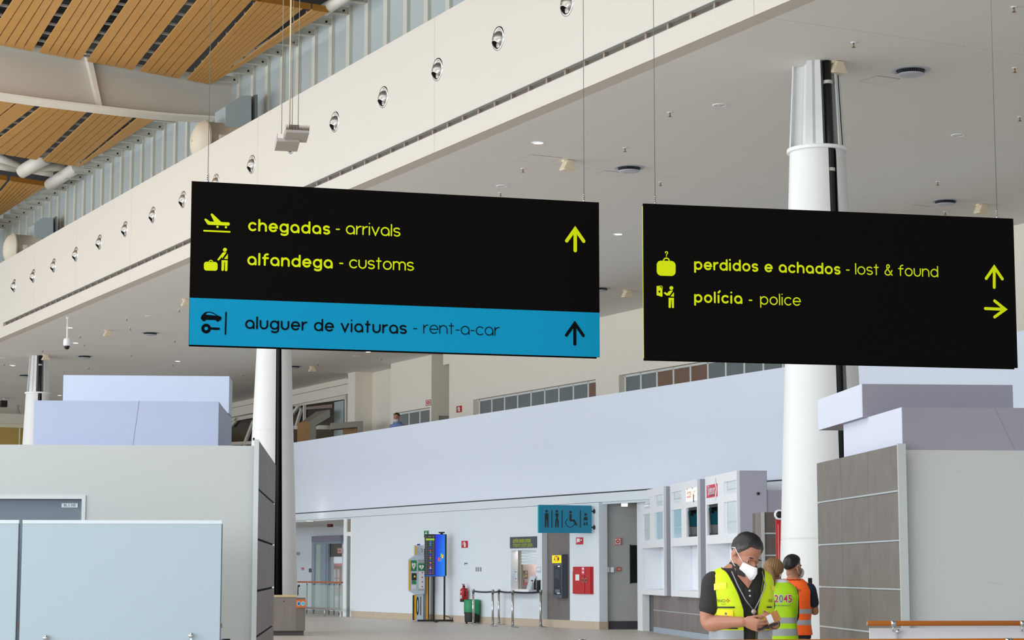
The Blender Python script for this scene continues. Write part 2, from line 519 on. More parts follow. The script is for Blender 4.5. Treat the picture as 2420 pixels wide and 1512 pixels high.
# ------------------------------------------------------------------ steel studs with bracket arms above the fascia
def make_stud():
    t = Thing('steel_stud', 'pale grey steel stud with horizontal bracket arm, one of the row above the white fascia', 'steel stud', HALL, (0, YS, 9.3), 'steel studs above the fascia')
    m = t.mb(); m.box(-.10, YS - .05, 9.3, .10, YS - .035, 14.4); m.box(.085, YS - .034, 9.3, .10, YS + .019, 14.4); t.part('web', m, M_stud)
    m = t.mb(); m.box(-.012, YS - .64, 14.18, .012, YS - .055, 14.36); m.box(-.07, YS - .64, 14.18, .07, YS - .055, 14.19); t.part('bracket_arm', m, M_stud)
    m = t.mb(); m.cyl((.013, YS - .16, 14.27), (.03, YS - .16, 14.27), .028, 8); t.part('bolt', m, M_black)
    return t.o
stud = make_stud()
k = 0
for i in range(-14, 31):
    x = -(43.64 + 1.07 * i)
    loc = hall(x, YS, 9.3)
    if k == 0: stud.location = loc
    else: dup(stud, loc)
    k += 1

# ------------------------------------------------------------------ round jet nozzles along the fascia
def make_nozzle():
    t = Thing('air_nozzle', 'x', 'air nozzle', HALL, (0, YF, 10.38), 'round air nozzles along the fascia')
    m = t.mb()
    m.lathe([(.150, .004), (.165, -.012), (.205, -.014), (.212, .0)], (0, YF, 10.38), 32, (0, 1, 0))
    t.part('flange', m, M_chrome)
    m = t.mb()
    c = V((0, YF + .075, 10.38))
    d = V((.02, -.72, -.69)).normalized()
    m.lathe([(.155, -.02), (.165, .02), (.158, .06), (.142, .10), (.12, .135), (.10, .155), (.094, .17), (.086, .17)], c, 28, d)
    t.part('eyeball', m, mat('nozzle_silver', (176, 172, 166), 0.32, 0.8))
    m = t.mb(); m.lathe([(.087, .168), (.082, .10), (.001, .099)], c, 24, d); t.part('mouth', m, M_void)
    return t.o
noz = make_nozzle()
for k, x in enumerate(NOZ):
    lab = 'round silver air nozzle in white fascia, %s counted from the top right' % ORD[k]
    if k == 0: noz.location = hall(x, YF, 10.38); noz['label'] = lab
    else: dup(noz, hall(x, YF, 10.38), lab)

# ------------------------------------------------------------------ slatted timber ceiling panels on the roof
EDGE_Y = 16.9
def pt(px, py, x):                      # pixel on a cross-section x = const of the hall
    return onp(px, py, HALL, 0, x)
NRx = onp(775, 30, HALL, 1, EDGE_Y)[0]; FRx = onp(497, 200, HALL, 1, EDGE_Y)[0]
def lip1(px): return (px, 30 + .162 * (px - 775))
def panel(name, label, near, far, xn, xf, n, group, lip=None):
    """near / far: pixel of the left and right corner on the near and far cross-section; n slats"""
    A, B = pt(*near[0], xn), pt(*near[1], xn); C_, D = pt(*far[0], xf), pt(*far[1], xf)
    t = Thing(name, label, 'ceiling panel', HALL, A, group)
    m = t.mb()
    g = .06
    for i in range(n):
        s0 = i / n + (g / 2 if i else 0) / n * 2.2; s1 = (i + 1) / n - (g / 2 if i < n - 1 else 0) / n * 2.2
        p = [A.lerp(B, s0), A.lerp(B, s1), C_.lerp(D, s1), C_.lerp(D, s0)]
        m.prism(p, (0, 0, .035))
    t.part('slats', m, M_woodslat)
    m = t.mb()
    for s in (.05, .16, .28, .40, .52, .64, .76, .87, .96):
        p0, p1 = A.lerp(C_, s), B.lerp(D, s); p1 = p1 + (p1 - p0) * (.20 if group != 'timber slat panels of the far row' and n > 2 and xn - xf > 1 and label.find('outer') < 0 else 0)
        m.prism([p0 + V((-.03, 0, .036)), p0 + V((.03, 0, .036)), p1 + V((.03, 0, .036)), p1 + V((-.03, 0, .036))], (0, 0, .05))
    t.part('carrier_rail', m, mat('rail_white', (150, 147, 141), 0.5))
    if lip:
        m = t.mb()
        B2 = B + (B - A) * (.17 if n > 2 and group == g1 else 0)
        m.prism([A + V((.03, 0, -.0)), B2 + V((.03, 0, 0)), B2 + V((0, 0, 0)), A + V((0, 0, 0))], (0, 0, lip))
        t.part('edge_board', m, mat('edge_wood', (152, 98, 18), 0.5))
    return t
g1 = 'timber slat panels nearest the viewer'
ny = lambda x: lip1(x)
fy = lambda x: (x, 107 + .187 * x)
n1 = [(-130, 60), (86, 190), (212, 313), (334, 460), (482, 595), (608, 716), (738, 775)]
f1 = [(-170, -50), (-35, 75), (93, 190), (206, 313), (331, 422), (441, 495), (495, 497)]
labs = ['narrow slatted timber ceiling panel cut off by the top left corner', 'slatted timber ceiling panel above the left end of the curved white beam',
        'slatted timber ceiling panel ending above the stiffener of the curved white beam', 'slatted timber ceiling panel, third from the right edge of nearest timber row',
        'slatted timber ceiling panel next to the outermost wide one of nearest row', 'wide outermost slatted timber ceiling panel beside the steel studs',
        'tapering timber edge strip along the right side of nearest slatted row']
for i in range(7):
    panel('timber_ceiling_panel', labs[i], [ny(n1[i][0]), ny(n1[i][1])], [fy(f1[i][0]), fy(f1[i][1])], NRx, FRx, [5, 5, 5, 5, 5, 7, 2][i], g1, .14)
# second row, seen below the beam
x2n = onp(372, 279, HALL, 1, EDGE_Y)[0]; x2f = onp(187, 395, HALL, 1, EDGE_Y)[0]
n2y = lambda x: (x, 236 + .116 * x)
f2y = lambda x: (x, 364 + .163 * x)
labs2 = ['slatted timber ceiling panel of middle row at the left picture edge', 'slatted timber ceiling panel in the centre of middle row below the curved beam',
         'outer slatted timber ceiling panel of middle row below the curved beam', 'thin timber edge strip on the right of middle slatted row']
n2 = [(-140, 88), (104, 210), (228, 320), (332, 372)]
f2 = [(-260, -55), (-40, 86), (101, 178), (184, 188)]
for i in range(4):
    panel('timber_ceiling_panel', labs2[i], [n2y(n2[i][0]), n2y(n2[i][1])], [f2y(f2[i][0]), f2y(f2[i][1])], x2n, x2f, [5, 5, 5, 1][i], 'timber slat panels of the middle row')
x3n = onp(108, 440, HALL, 1, EDGE_Y)[0]; x3f = x3n - 9
n3y = lambda x: (x, 424 + .15 * x)
A = pt(20, 427, x3n)
panel('timber_ceiling_panel', 'small far slatted timber ceiling panel with dark edge board at left picture edge', [n3y(24), n3y(108)], [(-110, 590), (-40, 535)], x3n, x3f, 8, 'timber slat panels of the far row', .16)
panel('timber_ceiling_panel', 'far slatted timber ceiling panel in the corner left of the dark gap', [n3y(-90), n3y(16)], [(-230, 575), (-118, 588)], x3n, x3f, 5, 'timber slat panels of the far row', .16)

# ------------------------------------------------------------------ curved roof beam
xb = FRx - .35
t = Thing('roof_beam', 'deep white roof girder with downward curving bottom flange between the timber rows', 'roof beam', HALL, pt(530, 285, xb))
top = [(-140, 70), (0, 96), (120, 118), (250, 140), (380, 160), (500, 178), (566, 190)]
bot = [(-140, 206), (0, 226), (100, 240), (200, 252), (300, 264), (400, 274), (500, 280), (566, 283)]
def cut(poly, x):
    for (x0, y0), (x1, y1) in zip(poly[:-1], poly[1:]):
        if x0 <= x <= x1: return y0 + (y1 - y0) * (x - x0) / (x1 - x0)
m = t.mb(); xs = [-140 + 706 * i / 24 for i in range(25)]
P = [pt(x, cut(top, x), xb) for x in xs] ; Q = [pt(x, cut(bot, x), xb) for x in xs]
m.loft([[p, q, q + V((-.06, 0, 0)), p + V((-.06, 0, 0))] for p, q in zip(P, Q)], True, smooth=False)
t.part('web', m, mat('beam_paint', (205, 199, 187), 0.6))
m = t.mb()
Q2 = [pt(x, cut(bot, x) + 4, xb) for x in xs if x < 535] 
m.loft([[q + V((.32, 0, .05)), q + V((.32, 0, 0)), q + V((-.4, 0, 0)), q + V((-.4, 0, .05))] for q in Q2], True, smooth=False)
t.part('bottom_flange', m, mat('beam_flange', (236, 230, 218), 0.5))
m = t.mb(); a, b = pt(203, 130, xb), pt(233, 258, xb)
m.hex8([a + V((0, -.06, 0)), a + V((.2, -.06, 0)), a + V((.2, .08, 0)), a + V((0, .08, 0)), b + V((0, -.05, 0)), b + V((.2, -.05, 0)), b + V((.2, .05, 0)), b + V((0, .05, 0))])
t.part('stiffener', m, mat('beam_flange', (0, 0, 0)))

# ------------------------------------------------------------------ tubular truss members between middle and far timber rows
xt = (x2f + x3n) / 2
M_tube = mat('truss_tube', (226, 220, 208), 0.45)
def tube_thing(label, p0, p1, r, dx0=0, dx1=0):
    a, b = pt(*p0, xt + dx0), pt(*p1, xt + dx1)
    m = MB(a); m.tube([a, b], r, 12)
    solo('truss_tube', label, 'truss tube', HALL, a, m, M_tube, 'white truss tubes in the roof gap')
tube_thing('white truss tube slanting down from the left picture edge in roof gap', (-30, 362), (48, 396), .15)
tube_thing('short lower white truss tube at the left picture edge in roof gap', (-30, 388), (38, 399), .12)
tube_thing('thick white chord tube left of the two, rising under middle timber row', (50, 406), (110, 372), .22, .0, 1.0)
tube_thing('thick white chord tube rising to the corner of middle timber row', (118, 436), (183, 394), .2, -1.5, 1.0)
tube_thing('bright nearly level white truss tube under the middle timber row', (78, 400), (152, 392), .15)
tube_thing('thin white truss tube sloping right below the bright level one', (76, 403), (124, 411), .11)
a = pt(805, -2, NRx + 1.0)
m = MB(a); m.tube([pt(850, -30, NRx + 1.6), pt(768, 24, NRx - .3)], .13, 12)
solo('truss_tube', 'white truss tube rising above the right corner of nearest timber row', 'truss tube', HALL, a, m, M_tube)

# ------------------------------------------------------------------ fans and ducts standing behind the fascia
def fan(px, py, r, hood, collar, label, lab2):
    y = 15.95
    c = onp(px, py, HALL, 1, y)
    t = Thing('duct_fan', label, 'fan', HALL, c)
    m = t.mb(); m.lathe([(r * 1.08, .0), (r * 1.08, .03), (r, .04), (r, .86), (r * 1.06, .87), (r * 1.06, .9)], c, 28, (0, 1, 0), True); t.part('drum', m, mat('fan_drum', (190, 178, 158), 0.55))
    m = t.mb(); m.lathe([(.02, -.30), (r * .5, -.27), (r * .85, -.18), (r * 1.06, -.01)], c, 28, (0, 1, 0)); t.part('inlet_guard', m, mat('fan_guard', (216, 205, 184), 0.6))
    m = t.mb(); m.box(c.x + r * .98, c.y + .22, c.z - .06, c.x + r + .1, c.y + .36, c.z + .1); m.box(c.x + r * .98, c.y + .38, c.z - .05, c.x + r + .08, c.y + .48, c.z + .12); t.part('junction_box', m, mat('jbox', (214, 206, 190), 0.5))
    m = t.mb(); m.tube([c + V((r + .05, .3, -.06)), c + V((r + .06, .33, -.2)), c + V((r + .02, .36, -.42))], .022, 6); t.part('cable', m, M_red)
    P = [pt(q[0], q[1], c.x + .35) for q in hood]
    d = Thing('air_duct', lab2, 'duct', HALL, P[0])
    m = d.mb(); m.prism(P, (-.8, 0, 0)); d.part('hood', m, M_steelgrey)
    Q = [pt(q[0], q[1], c.x + .30) for q in collar]
    m = d.mb(); m.prism(Q, (-.7, 0, 0)); d.part('collar', m, mat('collar_dark', (120, 126, 130), 0.5))
fan(481, 336, .52, [(533, 300), (533, 252), (538, 246), (560, 236), (568, 228), (574, 226), (594, 226), (594, 300)], [(602, 300), (602, 224), (609, 223), (609, 300)],
    'beige drum fan behind fascia beside the end of curved beam', 'grey sheet metal duct hood behind fascia right of nearer drum fan')
fan(30, 590, .52, [(81, 572), (81, 530), (86, 524), (98, 516), (103, 514), (126, 514), (126, 572)], [(131, 572), (131, 512), (135, 511), (135, 572)],
    'beige drum fan behind fascia at the left picture edge', 'grey sheet metal duct hood behind fascia near left picture edge')

# ------------------------------------------------------------------ columns
def make_column():
    t = Thing('column', 'x', 'column', HALL, (0, 0, 0), 'tapering white steel columns')
    zt, zf = ZC, 7.62
    gap = math.radians(9)
    # two half shells with a slot between them; the slot faces the viewer's right
    def shell(a0, a1):
        m = t.mb(); prof = [(.56, 0), (.555, 2.62), (.543, 2.63), (.54, 2.64), (.45, zf)]
        rr = lambda z: .70 - .0387 * z
        prof = [(rr(0), 0)]
        for zj in (1.95, 4.95):
            prof += [(rr(zj - .03), zj - .03), (rr(zj - .008), zj - .008), (rr(zj) - .006, zj), (rr(zj + .008), zj + .008), (rr(zj + .03), zj + .03)]
        prof += [(rr(zf), zf)]
        m.lathe(prof, (0, 0, 0), 28, (0, 0, 1), False, a0, a1); return m
    s0 = math.radians(SLOT)
    t.part('shell', shell(s0 - pi / 2 + gap, s0 + pi / 2 - gap), M_column)
    t.part('shell', shell(s0 + pi / 2 + gap, s0 + 1.5 * pi - gap), M_column)
    m = t.mb(); m.lathe([(.37, zf - .03), (.43, zf - .035), (.445, zf - .03), (.445, zf + .02), (.37, zf + .025)], (0, 0, 0), 40, (0, 0, 1)); t.part('flange_ring', m, M_flange)
    # star-shaped neck: four plates with angled flanges
    for k in range(4):
        a = s0 + (.35 + k * .97 - 0.0) if False else s0 + math.radians([38, 142, 218, 322][k])
        m = t.mb(); e = V((math.cos(a), math.sin(a), 0)); n = V((-e.y, e.x, 0))
        r0, r1 = .39, .33
        for sgn in (-1, 1):
            b0 = e * r0 + n * (.02 * sgn); b1 = e * r1 + n * (.02 * sgn)
            o0 = e * .10; o1 = e * .08
            m.hex8([o0 + V((0, 0, zf)), o0 + n * .02 * sgn + V((0, 0, zf)), b0 + V((0, 0, zf)), e * r0 + V((0, 0, zf)), o1 + V((0, 0, zt)), o1 + n * .02 * sgn + V((0, 0, zt)), b1 + V((0, 0, zt)), e * r1 + V((0, 0, zt))])
        m.hex8([e * r0 + n * -.13 + V((0, 0, zf)), e * r0 + n * .13 + V((0, 0, zf)), e * (r0 - .02) + n * .13 + V((0, 0, zf)), e * (r0 - .02) - n * .13 + V((0, 0, zf)),
                e * r1 + n * -.10 + V((0, 0, zt)), e * r1 + n * .10 + V((0, 0, zt)), e * (r1 - .02) + n * .10 + V((0, 0, zt)), e * (r1 - .02) - n * .10 + V((0, 0, zt))])
        t.part('neck_plate', m, M_column)
    m = t.mb(); m.lathe([(.24, zf), (.18, zt)], (0, 0, 0), 8, (0, 0, 1)); t.part('neck_core', m, M_column)
    e = V((math.cos(s0), math.sin(s0), 0))
    for q in (e, ):
        m = t.mb(); m.tube([q * .50 + V((0, 0, 0)), q * .44 + V((0, 0, 4)), q * .34 + V((0, 0, zf)), q * .29 + V((0, 0, zt))], .062, 12); t.part('drain_pipe', m, M_black)
        m = t.mb()
        for z, rr in ((3.1, .065), (5.4, .065), (7.25, .066), (8.55, .066)):
            p = q * (.48 - .0185 * z); m.tube([p + V((0, 0, z)), p + V((0, 0, z + .05))], .07, 12)
        t.part('pipe_clip', m, mat('clip_grey', (196, 196, 188), 0.5))
    m = t.mb(); m.lathe([(.36, 0), (.27, zf)], (0, 0, 0), 16, (0, 0, 1)); t.part('slot_shade', m, M_void)  # black core added, puts the shade inside the slot in as colour
    return t.o
SLOT = -4
YCOL = 17.6
col = make_column()
cols = [((-24.25, 17.44), 'tall white steel column behind the right hanging sign'), ((-47.9, 17.85), 'white steel column seen below the left hanging sign'), ((-70.4, 17.6), 'far white steel column at the left picture edge')]
for k, (x, lab) in enumerate(cols):
    if k == 0: col.location = hall(x[0], x[1], 0); col['label'] = lab
    else: dup(col, hall(x[0], x[1], 0), lab)
# ------------------------------------------------------------------ fittings in the soffit
def C(px, py):
    return onz(px, py, HALL, ZC)
M_lampon = mat('lamp_glow', (255, 244, 224), 0.5, emit=6.0)
M_lampoff = mat('lamp_frost', (214, 216, 220), 0.4)
def downlight(px, py, on, label, r=.10):
    c = C(px, py)
    t = Thing('downlight', label, 'ceiling light', HALL, c, 'recessed downlights in the white soffit')
    m = t.mb(); m.lathe([(r * .86, -.002), (r * .9, -.012), (r * 1.2, -.008), (r * 1.22, 0)], c, 24, (0, 0, 1)); t.part('trim_ring', m, M_white)
    m = t.mb(); m.lathe([(.001, -.006), (r * .88, -.006), (r * .88, -.001)], c, 24, (0, 0, 1)); t.part('lens', m, M_lampon if on else M_lampoff)
for px, py, on, lab in [
    (1272, 337, 1, 'lit round downlight in soffit nearest the white fascia, right of the left sign top'),
    (1461, 553, 1, 'lit round downlight seen in the gap between both hanging signs'),
    (420, 853, 1, 'lit round downlight in soffit under the lower left corner of left sign'),
    (870, 831, 1, 'lit round downlight just below the blue lower edge of left sign'),
    (30, 863, 1, 'lit round downlight left of the far column neck'),
    (141, 934, 1, 'lit round downlight between far column and stacked white boxes'),
    (165, 774, 1, 'lit round downlight directly behind the stem of dome camera'),
    (179, 810, 1, 'lit round downlight just right of the white dome camera'),
    (1701, 248, 0, 'unlit round downlight in soffit left of the near column neck'),
    (2264, 319, 0, 'unlit round downlight in soffit right of the near column'),
    (1187, 439, 0, 'unlit round downlight just above the right part of left sign'),
    (353, 747, 0, 'small unlit downlight near the lower left corner of left sign'),
    (843, 841, 0, 'faint unlit downlight left of the lit one below left sign'),
    (8, 846, 0, 'faint unlit downlight at the left picture edge')]:
    downlight(px, py, on, lab)

M_diff = mat('diffuser_grey', (182, 186, 196), 0.4)
def diffuser(px, py, label, r=.29):
    c = C(px, py)
    t = Thing('ceiling_diffuser', label, 'air diffuser', HALL, c, 'round air diffusers in the soffit')
    m = t.mb(); m.lathe([(r * .72, -.004), (r * .75, -.014), (r * .98, -.010), (r * 1.02, 0)], c, 36, (0, 0, 1)); t.part('ring', m, M_diff)
    m = t.mb(); m.lathe([(r * .74, -.003), (r * .61, -.0035), (r * .60, -.062), (.001, -.062)], c, 36, (0, 0, 1)); t.part('throat', m, M_void)
    m = t.mb()
    for k in range(40):
        a = 2 * pi * k / 40; e = V((math.cos(a), math.sin(a), 0)); n = V((-e.y, e.x, 0)) * .004
        m.hex8([c + e * (r * .605) - n + V((0, 0, -.058)), c + e * (r * .68) - n + V((0, 0, -.058)), c + e * (r * .68) + n + V((0, 0, -.058)), c + e * (r * .605) + n + V((0, 0, -.058)),
                c + e * (r * .605) - n + V((0, 0, -.012)), c + e * (r * .68) - n + V((0, 0, -.012)), c + e * (r * .68) + n + V((0, 0, -.012)), c + e * (r * .605) + n + V((0, 0, -.012))])
    o = t.part('vanes', m, mat('vane_dark', (74, 76, 80), .5)); o['kind'] = 'stuff'
    m = t.mb(); m.lathe([(.001, -.092), (r * .3, -.090), (r * .56, -.082), (r * .70, -.066), (r * .70, -.062), (r * .61, -.0625)], c, 36, (0, 0, 1)); t.part('centre_cone', m, M_diff)
for px, py, lab in [(2152, 166, 'round grey air diffuser in soffit right of the near column neck'), (1487, 396, 'round grey air diffuser in soffit between the two hanging signs, above them'),
                    (2234, 475, 'round grey air diffuser in soffit just above the right end of right sign'), (1417, 681, 'round air diffuser half hidden behind the right edge of left sign'),
                    (355, 786, 'round air diffuser in soffit left of the left sign bottom'), (200, 841, 'round air diffuser in soffit right of the far column'),
                    (60, 886, 'round air diffuser in soffit half hidden behind the far column neck'), (694, 865, 'round air diffuser peeking out right of the middle column')]:
    diffuser(px, py, lab)

def wedge(px, py, label, sc=.62):
    c = C(px, py); w = .19 * sc; h = .26 * sc
    t = Thing('ceiling_loudspeaker', label, 'loudspeaker', HALL, c, 'beige loudspeakers under the soffit')
    m = t.mb()
    a = V((math.cos(math.radians(62.9 + 8)), math.sin(math.radians(62.9 + 8)), 0)); a = V((1, 0, 0)); b = V((0, 1, 0))
    prof = [(-.20, -.26), (-.17, -.30), (.15, -.30), (.19, -.26), (.075, -.02), (-.075, -.02)]
    m.prism([c + b * p[0] * sc * 1.05 + V((0, 0, p[1] * sc)) - a * .15 * sc for p in prof], a * .30 * sc)
    t.part('housing', m, M_beige)
    m = t.mb(); m.box(c.x - .05, c.y - .1, c.z - .03, c.x + .05, c.y + .1, c.z); t.part('bracket', m, M_beige)
    m = t.mb(); m.prism([c + b * p[0] * sc * .88 + V((0, 0, p[1] * sc * .88 - .02)) + a * (.151 * sc) for p in prof], a * .006); t.part('grille', m, mat('speaker_grille', (222, 206, 178), 0.7))
for px, py, lab in [(1977, 146, 'beige wedge loudspeaker at the top of near column'), (1342, 379, 'beige wedge loudspeaker in soffit above the right end of left sign'),
                    (2319, 483, 'beige wedge loudspeaker in soffit above the right end of right sign'), (1482, 686, 'beige wedge loudspeaker in the gap between both hanging signs'),
                    (440, 707, 'beige wedge loudspeaker half hidden by the left edge of left sign'), (255, 780, 'beige wedge loudspeaker in soffit right of the dome camera'),
                    (108, 838, 'beige wedge loudspeaker at the top of far column'), (738, 866, 'beige wedge loudspeaker in soffit right of the middle column')]:
    wedge(px, py, lab)

def make_sprinkler():
    t = Thing('sprinkler_head', 'small brass sprinkler head hanging from the white soffit', 'sprinkler', HALL, (0, 0, ZC), 'sprinkler heads in the soffit')
    m = t.mb(); m.lathe([(.045, 0), (.04, -.008), (.015, -.012)], (0, 0, ZC), 12, (0, 0, 1)); t.part('rosette', m, M_white)
    m = t.mb(); m.cyl((0, 0, ZC), (0, 0, ZC - .07), .012, 8); m.lathe([(.001, -.07), (.03, -.07), (.03, -.075), (.001, -.075)], (0, 0, ZC), 12, (0, 0, 1)); t.part('nozzle', m, M_brass)
    return t.o
spr = make_sprinkler()
for k, (px, py) in enumerate([(2017, 100), (2396, 16), (2398, 160), (2410, 276), (1583, 265), (1477, 349), (1236, 398), (1183, 455), (1561, 430), (2216, 429), (2234, 500), (300, 752), (308, 774),
                              (190, 793), (199, 813), (413, 804), (310, 837), (424, 731), (409, 860), (101, 827), (210, 868), (10, 859), (901, 846), (576, 884), (751, 859)]):
    c = C(px, py); c.z = ZC
    if k == 0: spr.location = RH @ c
    else: dup(spr, RH @ c)

def hatch(q, label):
    P = [C(*p) for p in q]; c = P[0]
    t = Thing('access_hatch', label, 'ceiling hatch', HALL, c, 'access hatches in the soffit')
    x0, x1 = min(p.x for p in P), max(p.x for p in P); y0, y1 = min(p.y for p in P), max(p.y for p in P)
    m = t.mb(); m.box(x0, y0, ZC - .006, x1, y1, ZC); t.part('panel', m, M_ceil)
    m = t.mb(); g = .012
    for a in ((x0 - g, y0 - g, x1 + g, y0), (x0 - g, y1, x1 + g, y1 + g), (x0 - g, y0, x0, y1), (x1, y0, x1 + g, y1)): m.box(a[0], a[1], ZC - .004, a[2], a[3], ZC)
    t.part('frame', m, mat('hatch_frame', (150, 146, 140), 0.7))
hatch([(2037, 192), (2087, 199), (2124, 186), (2073, 179)], 'square access hatch outline in soffit just right of the near column neck')
hatch([(1228, 377), (1296, 384), (1322, 372), (1256, 366)], 'square access hatch outline left of the loudspeaker above left sign')
hatch([(1410, 411), (1462, 416), (1478, 408), (1428, 404)], 'square access hatch outline left of the diffuser between the signs')
hatch([(2148, 489), (2182, 492), (2190, 487), (2158, 484)], 'thin access hatch outline above the right hanging sign')

c = C(160, 750)
t = Thing('dome_camera', 'white dome security camera on a stem under the soffit, upper left', 'security camera', HALL, c)
m = t.mb(); m.lathe([(.055, 0), (.05, -.03), (.022, -.04), (.022, -.62)], c, 12, (0, 0, 1)); t.part('stem', m, M_white)
m = t.mb(); m.lathe([(.03, -.60), (.09, -.63), (.105, -.68), (.105, -.82), (.09, -.84)], c, 20, (0, 0, 1)); t.part('housing', m, M_white)
m = t.mb(); m.lathe([(.085, -.83), (.082, -.88), (.05, -.93), (.001, -.95)], c, 20, (0, 0, 1)); t.part('dome', m, M_black)
c = C(9, 940)
t = Thing('spotlight_projector', 'small dark box projector under the soffit at left picture edge', 'projector', HALL, c)
m = t.mb(); m.box(c.x - .15, c.y - .13, c.z - .40, c.x + .15, c.y + .13, c.z - .12); t.part('body', m, M_black)
m = t.mb(); m.box(c.x - .03, c.y - .03, c.z - .12, c.x + .03, c.y + .03, c.z); t.part('bracket', m, M_white)
c = C(41, 958)
t = Thing('spotlight', 'small grey ceiling spotlight left of the far column', 'spotlight', HALL, c)
m = t.mb(); m.lathe([(.07, 0), (.07, -.16), (.14, -.34), (.15, -.36)], c, 16, (0, 0, 1)); t.part('shade', m, mat('spot_grey', (170, 166, 160), 0.5))
m = t.mb(); m.lathe([(.001, -.345), (.14, -.345)], c, 16, (0, 0, 1)); t.part('lens', m, M_lampoff)

# ------------------------------------------------------------------ suspended high-bay lamp
YLAMP = 27.0
c = ony(690, 322, 12, YLAMP)
t = Thing('high_bay_lamp', 'grey finned high bay lamp hanging on four thin wires before the fascia', 'lamp', 12, c)
def tl(m):
    for p in m.v: p.z += -p.y * .2; p.x *= .86
m = t.mb(); n_ = c
m.box(c.x - .12, c.y - .26, c.z - .055, c.x + .235, c.y + .06, c.z - .02); tl(m); t.part('light_plate', m, mat('lamp_metal', (176, 170, 164), 0.45, 0.3))
m = t.mb()
for i in range(17):
    x = c.x - .12 + i * .0222; m.box(x - .004, c.y - .26, c.z - .02, x + .004, c.y + .06, c.z + .05)
tl(m); t.part('cooling_fins', m, mat('fin_metal', (168, 158, 142), 0.45, 0.3))
m = t.mb(); m.box(c.x - .07, c.y - .2, c.z + .05, c.x + .085, c.y + 0, c.z + .075); tl(m); t.part('driver_box', m, M_black)
m = t.mb(); m.box(c.x - .235, c.y - .02, c.z - .085, c.x + .12, c.y + .3, c.z - .04); m.box(c.x - .235, c.y - .02, c.z - .04, c.x - .225, c.y + .3, c.z + .02); tl(m); t.part('rear_module', m, mat('lamp_metal', (0, 0, 0)))
for px, q in ((668, (-.13, .1)), (688, (-.01, -.1)), (702, (.07, -.1))):
    m = t.mb(); p = c + V((q[0], q[1], .05)); m.tube([p, p + V((0, 0, 5.6))], .0045, 6); t.part('wire', m, mat('wire_steel', (150, 148, 140), 0.4, 0.6))
m = t.mb(); p = c + V((-.045, -.1, .07)); m.tube([p, p + V((-.005, 0, 5.6))], .012, 6); t.part('power_cable', m, mat('cable_cream', (214, 200, 168), 0.6))

# ------------------------------------------------------------------ the two big hanging signs
M_signblack = mat('sign_black', (12, 10, 9), 0.6, noise=.05, nscale=2, spec=0.04)
M_signblue = mat('sign_blue', (0, 143, 186), 0.6, spec=0.15)
M_lime = mat('sign_lime', (214, 226, 2), 0.6, spec=0.15)
M_ink2 = mat('sign_ink', (10, 12, 14), 0.7, spec=0.05)
M_wire = mat('cable_steel', (130, 132, 134), 0.4, 0.7)
def signframe(TL, BL, TR, BR, Y1):
    def yp(p, Y): r = ray(*p); return CC + r * (Y / r.y)
    h = yp(TL, Y1).z - yp(BL, Y1).z
    Y2 = Y1 * h / (yp(TR, Y1).z - yp(BR, Y1).z)
    a = (yp(TL, Y1) + yp(BL, Y1)) / 2; b = (yp(TR, Y2) + yp(BR, Y2)) / 2
    ang = math.degrees(math.atan2(b.y - a.y, b.x - a.x))
    la = rz(ang).transposed() @ a; lb = rz(ang).transposed() @ b
    return ang, la.x, lb.x, la.y, (la.z + lb.z) / 2 - h / 2, (la.z + lb.z) / 2 + h / 2, lb.z - la.z
def build_sign(name, label, corners, Y1, split, group, edge_glow, cables):
    ang, x0, x1, y, z0, z1, dz = signframe(*corners, Y1)
    print('sign', ang, x1 - x0, z1 - z0, dz, z0)
    t = Thing(name, label, 'hanging sign', ang, ((x0 + x1) / 2, y, z0), group)
    S = lambda px, py: onp(px, py, ang, 1, y)
    th = .006; gp = .018
    m = t.mb(); m.box(x0, y, z0, x1, y + th, z1); front = t.part('front_panel', m, M_signblack)
    m = t.mb(); m.box(x0 + .004, y + th + gp, z0 - .006, x1 - .012, y + 2 * th + gp, z1 - .004); t.part('rear_panel', m, M_signblack)
    m = t.mb(); m.box(x0 + .002, y + th, z0 + .008, x1 - .02, y + th + gp, z1 - .012); t.part('light_core', m, M_lime if edge_glow else M_black)
    if split:
        zb = S(*split).z
        m = t.mb(); m.box(x0 + .001, y - .0015, z0 + .001, x1 - .001, y, zb); t.part('blue_band', m, M_signblue, label='blue lower band')
    for k, (bx, by, tx) in enumerate(cables):
        p = S(bx, by); p = V((p.x, y + th + gp / 2, z1))
        top = V((p.x, p.y, 15.8 if k == 0 and edge_glow == 0 else 8.9))
        m = t.mb(); m.tube([p, V((p.x + (0), p.y, top.z))], .0022, 6); t.part('cable', m, M_wire)
        m = t.mb()
        co = []
        for i in range(40):
            a = i / 39; co.append(p + V((.006 * math.cos(a * 26), .006 * math.sin(a * 26), .002 + .05 * a)))
        m.tube(co, .0025, 5); m.tube([p + V((0, 0, -.002)), p + V((0, 0, .014))], .006, 8)
        t.part('cable_grip', m, M_chrome)
    return t, ang, y, S, front
def vinyl(t, m, name, y, polys=(), mtl=None, label=None, parent=None):
    return t.part(name, m, mtl, parent, label)

def lettering(t, S, y, name, items, mtl, lift, parent):
    """items: (text, weight, x-start px, baseline px, x-end px, x-height in metres or px ref)"""
    for txt, w, p0, p1, h in items:
        a = S(*p0); b = S(*p1)
        ms = [t.mb()]
        letters(ms, txt, w, 0, 0, h, b.x - a.x, lambda u, v_: (a.x + u, y - lift, a.z + v_))
        for m in ms:
            if m.v: t.part(name, m, mtl, parent)

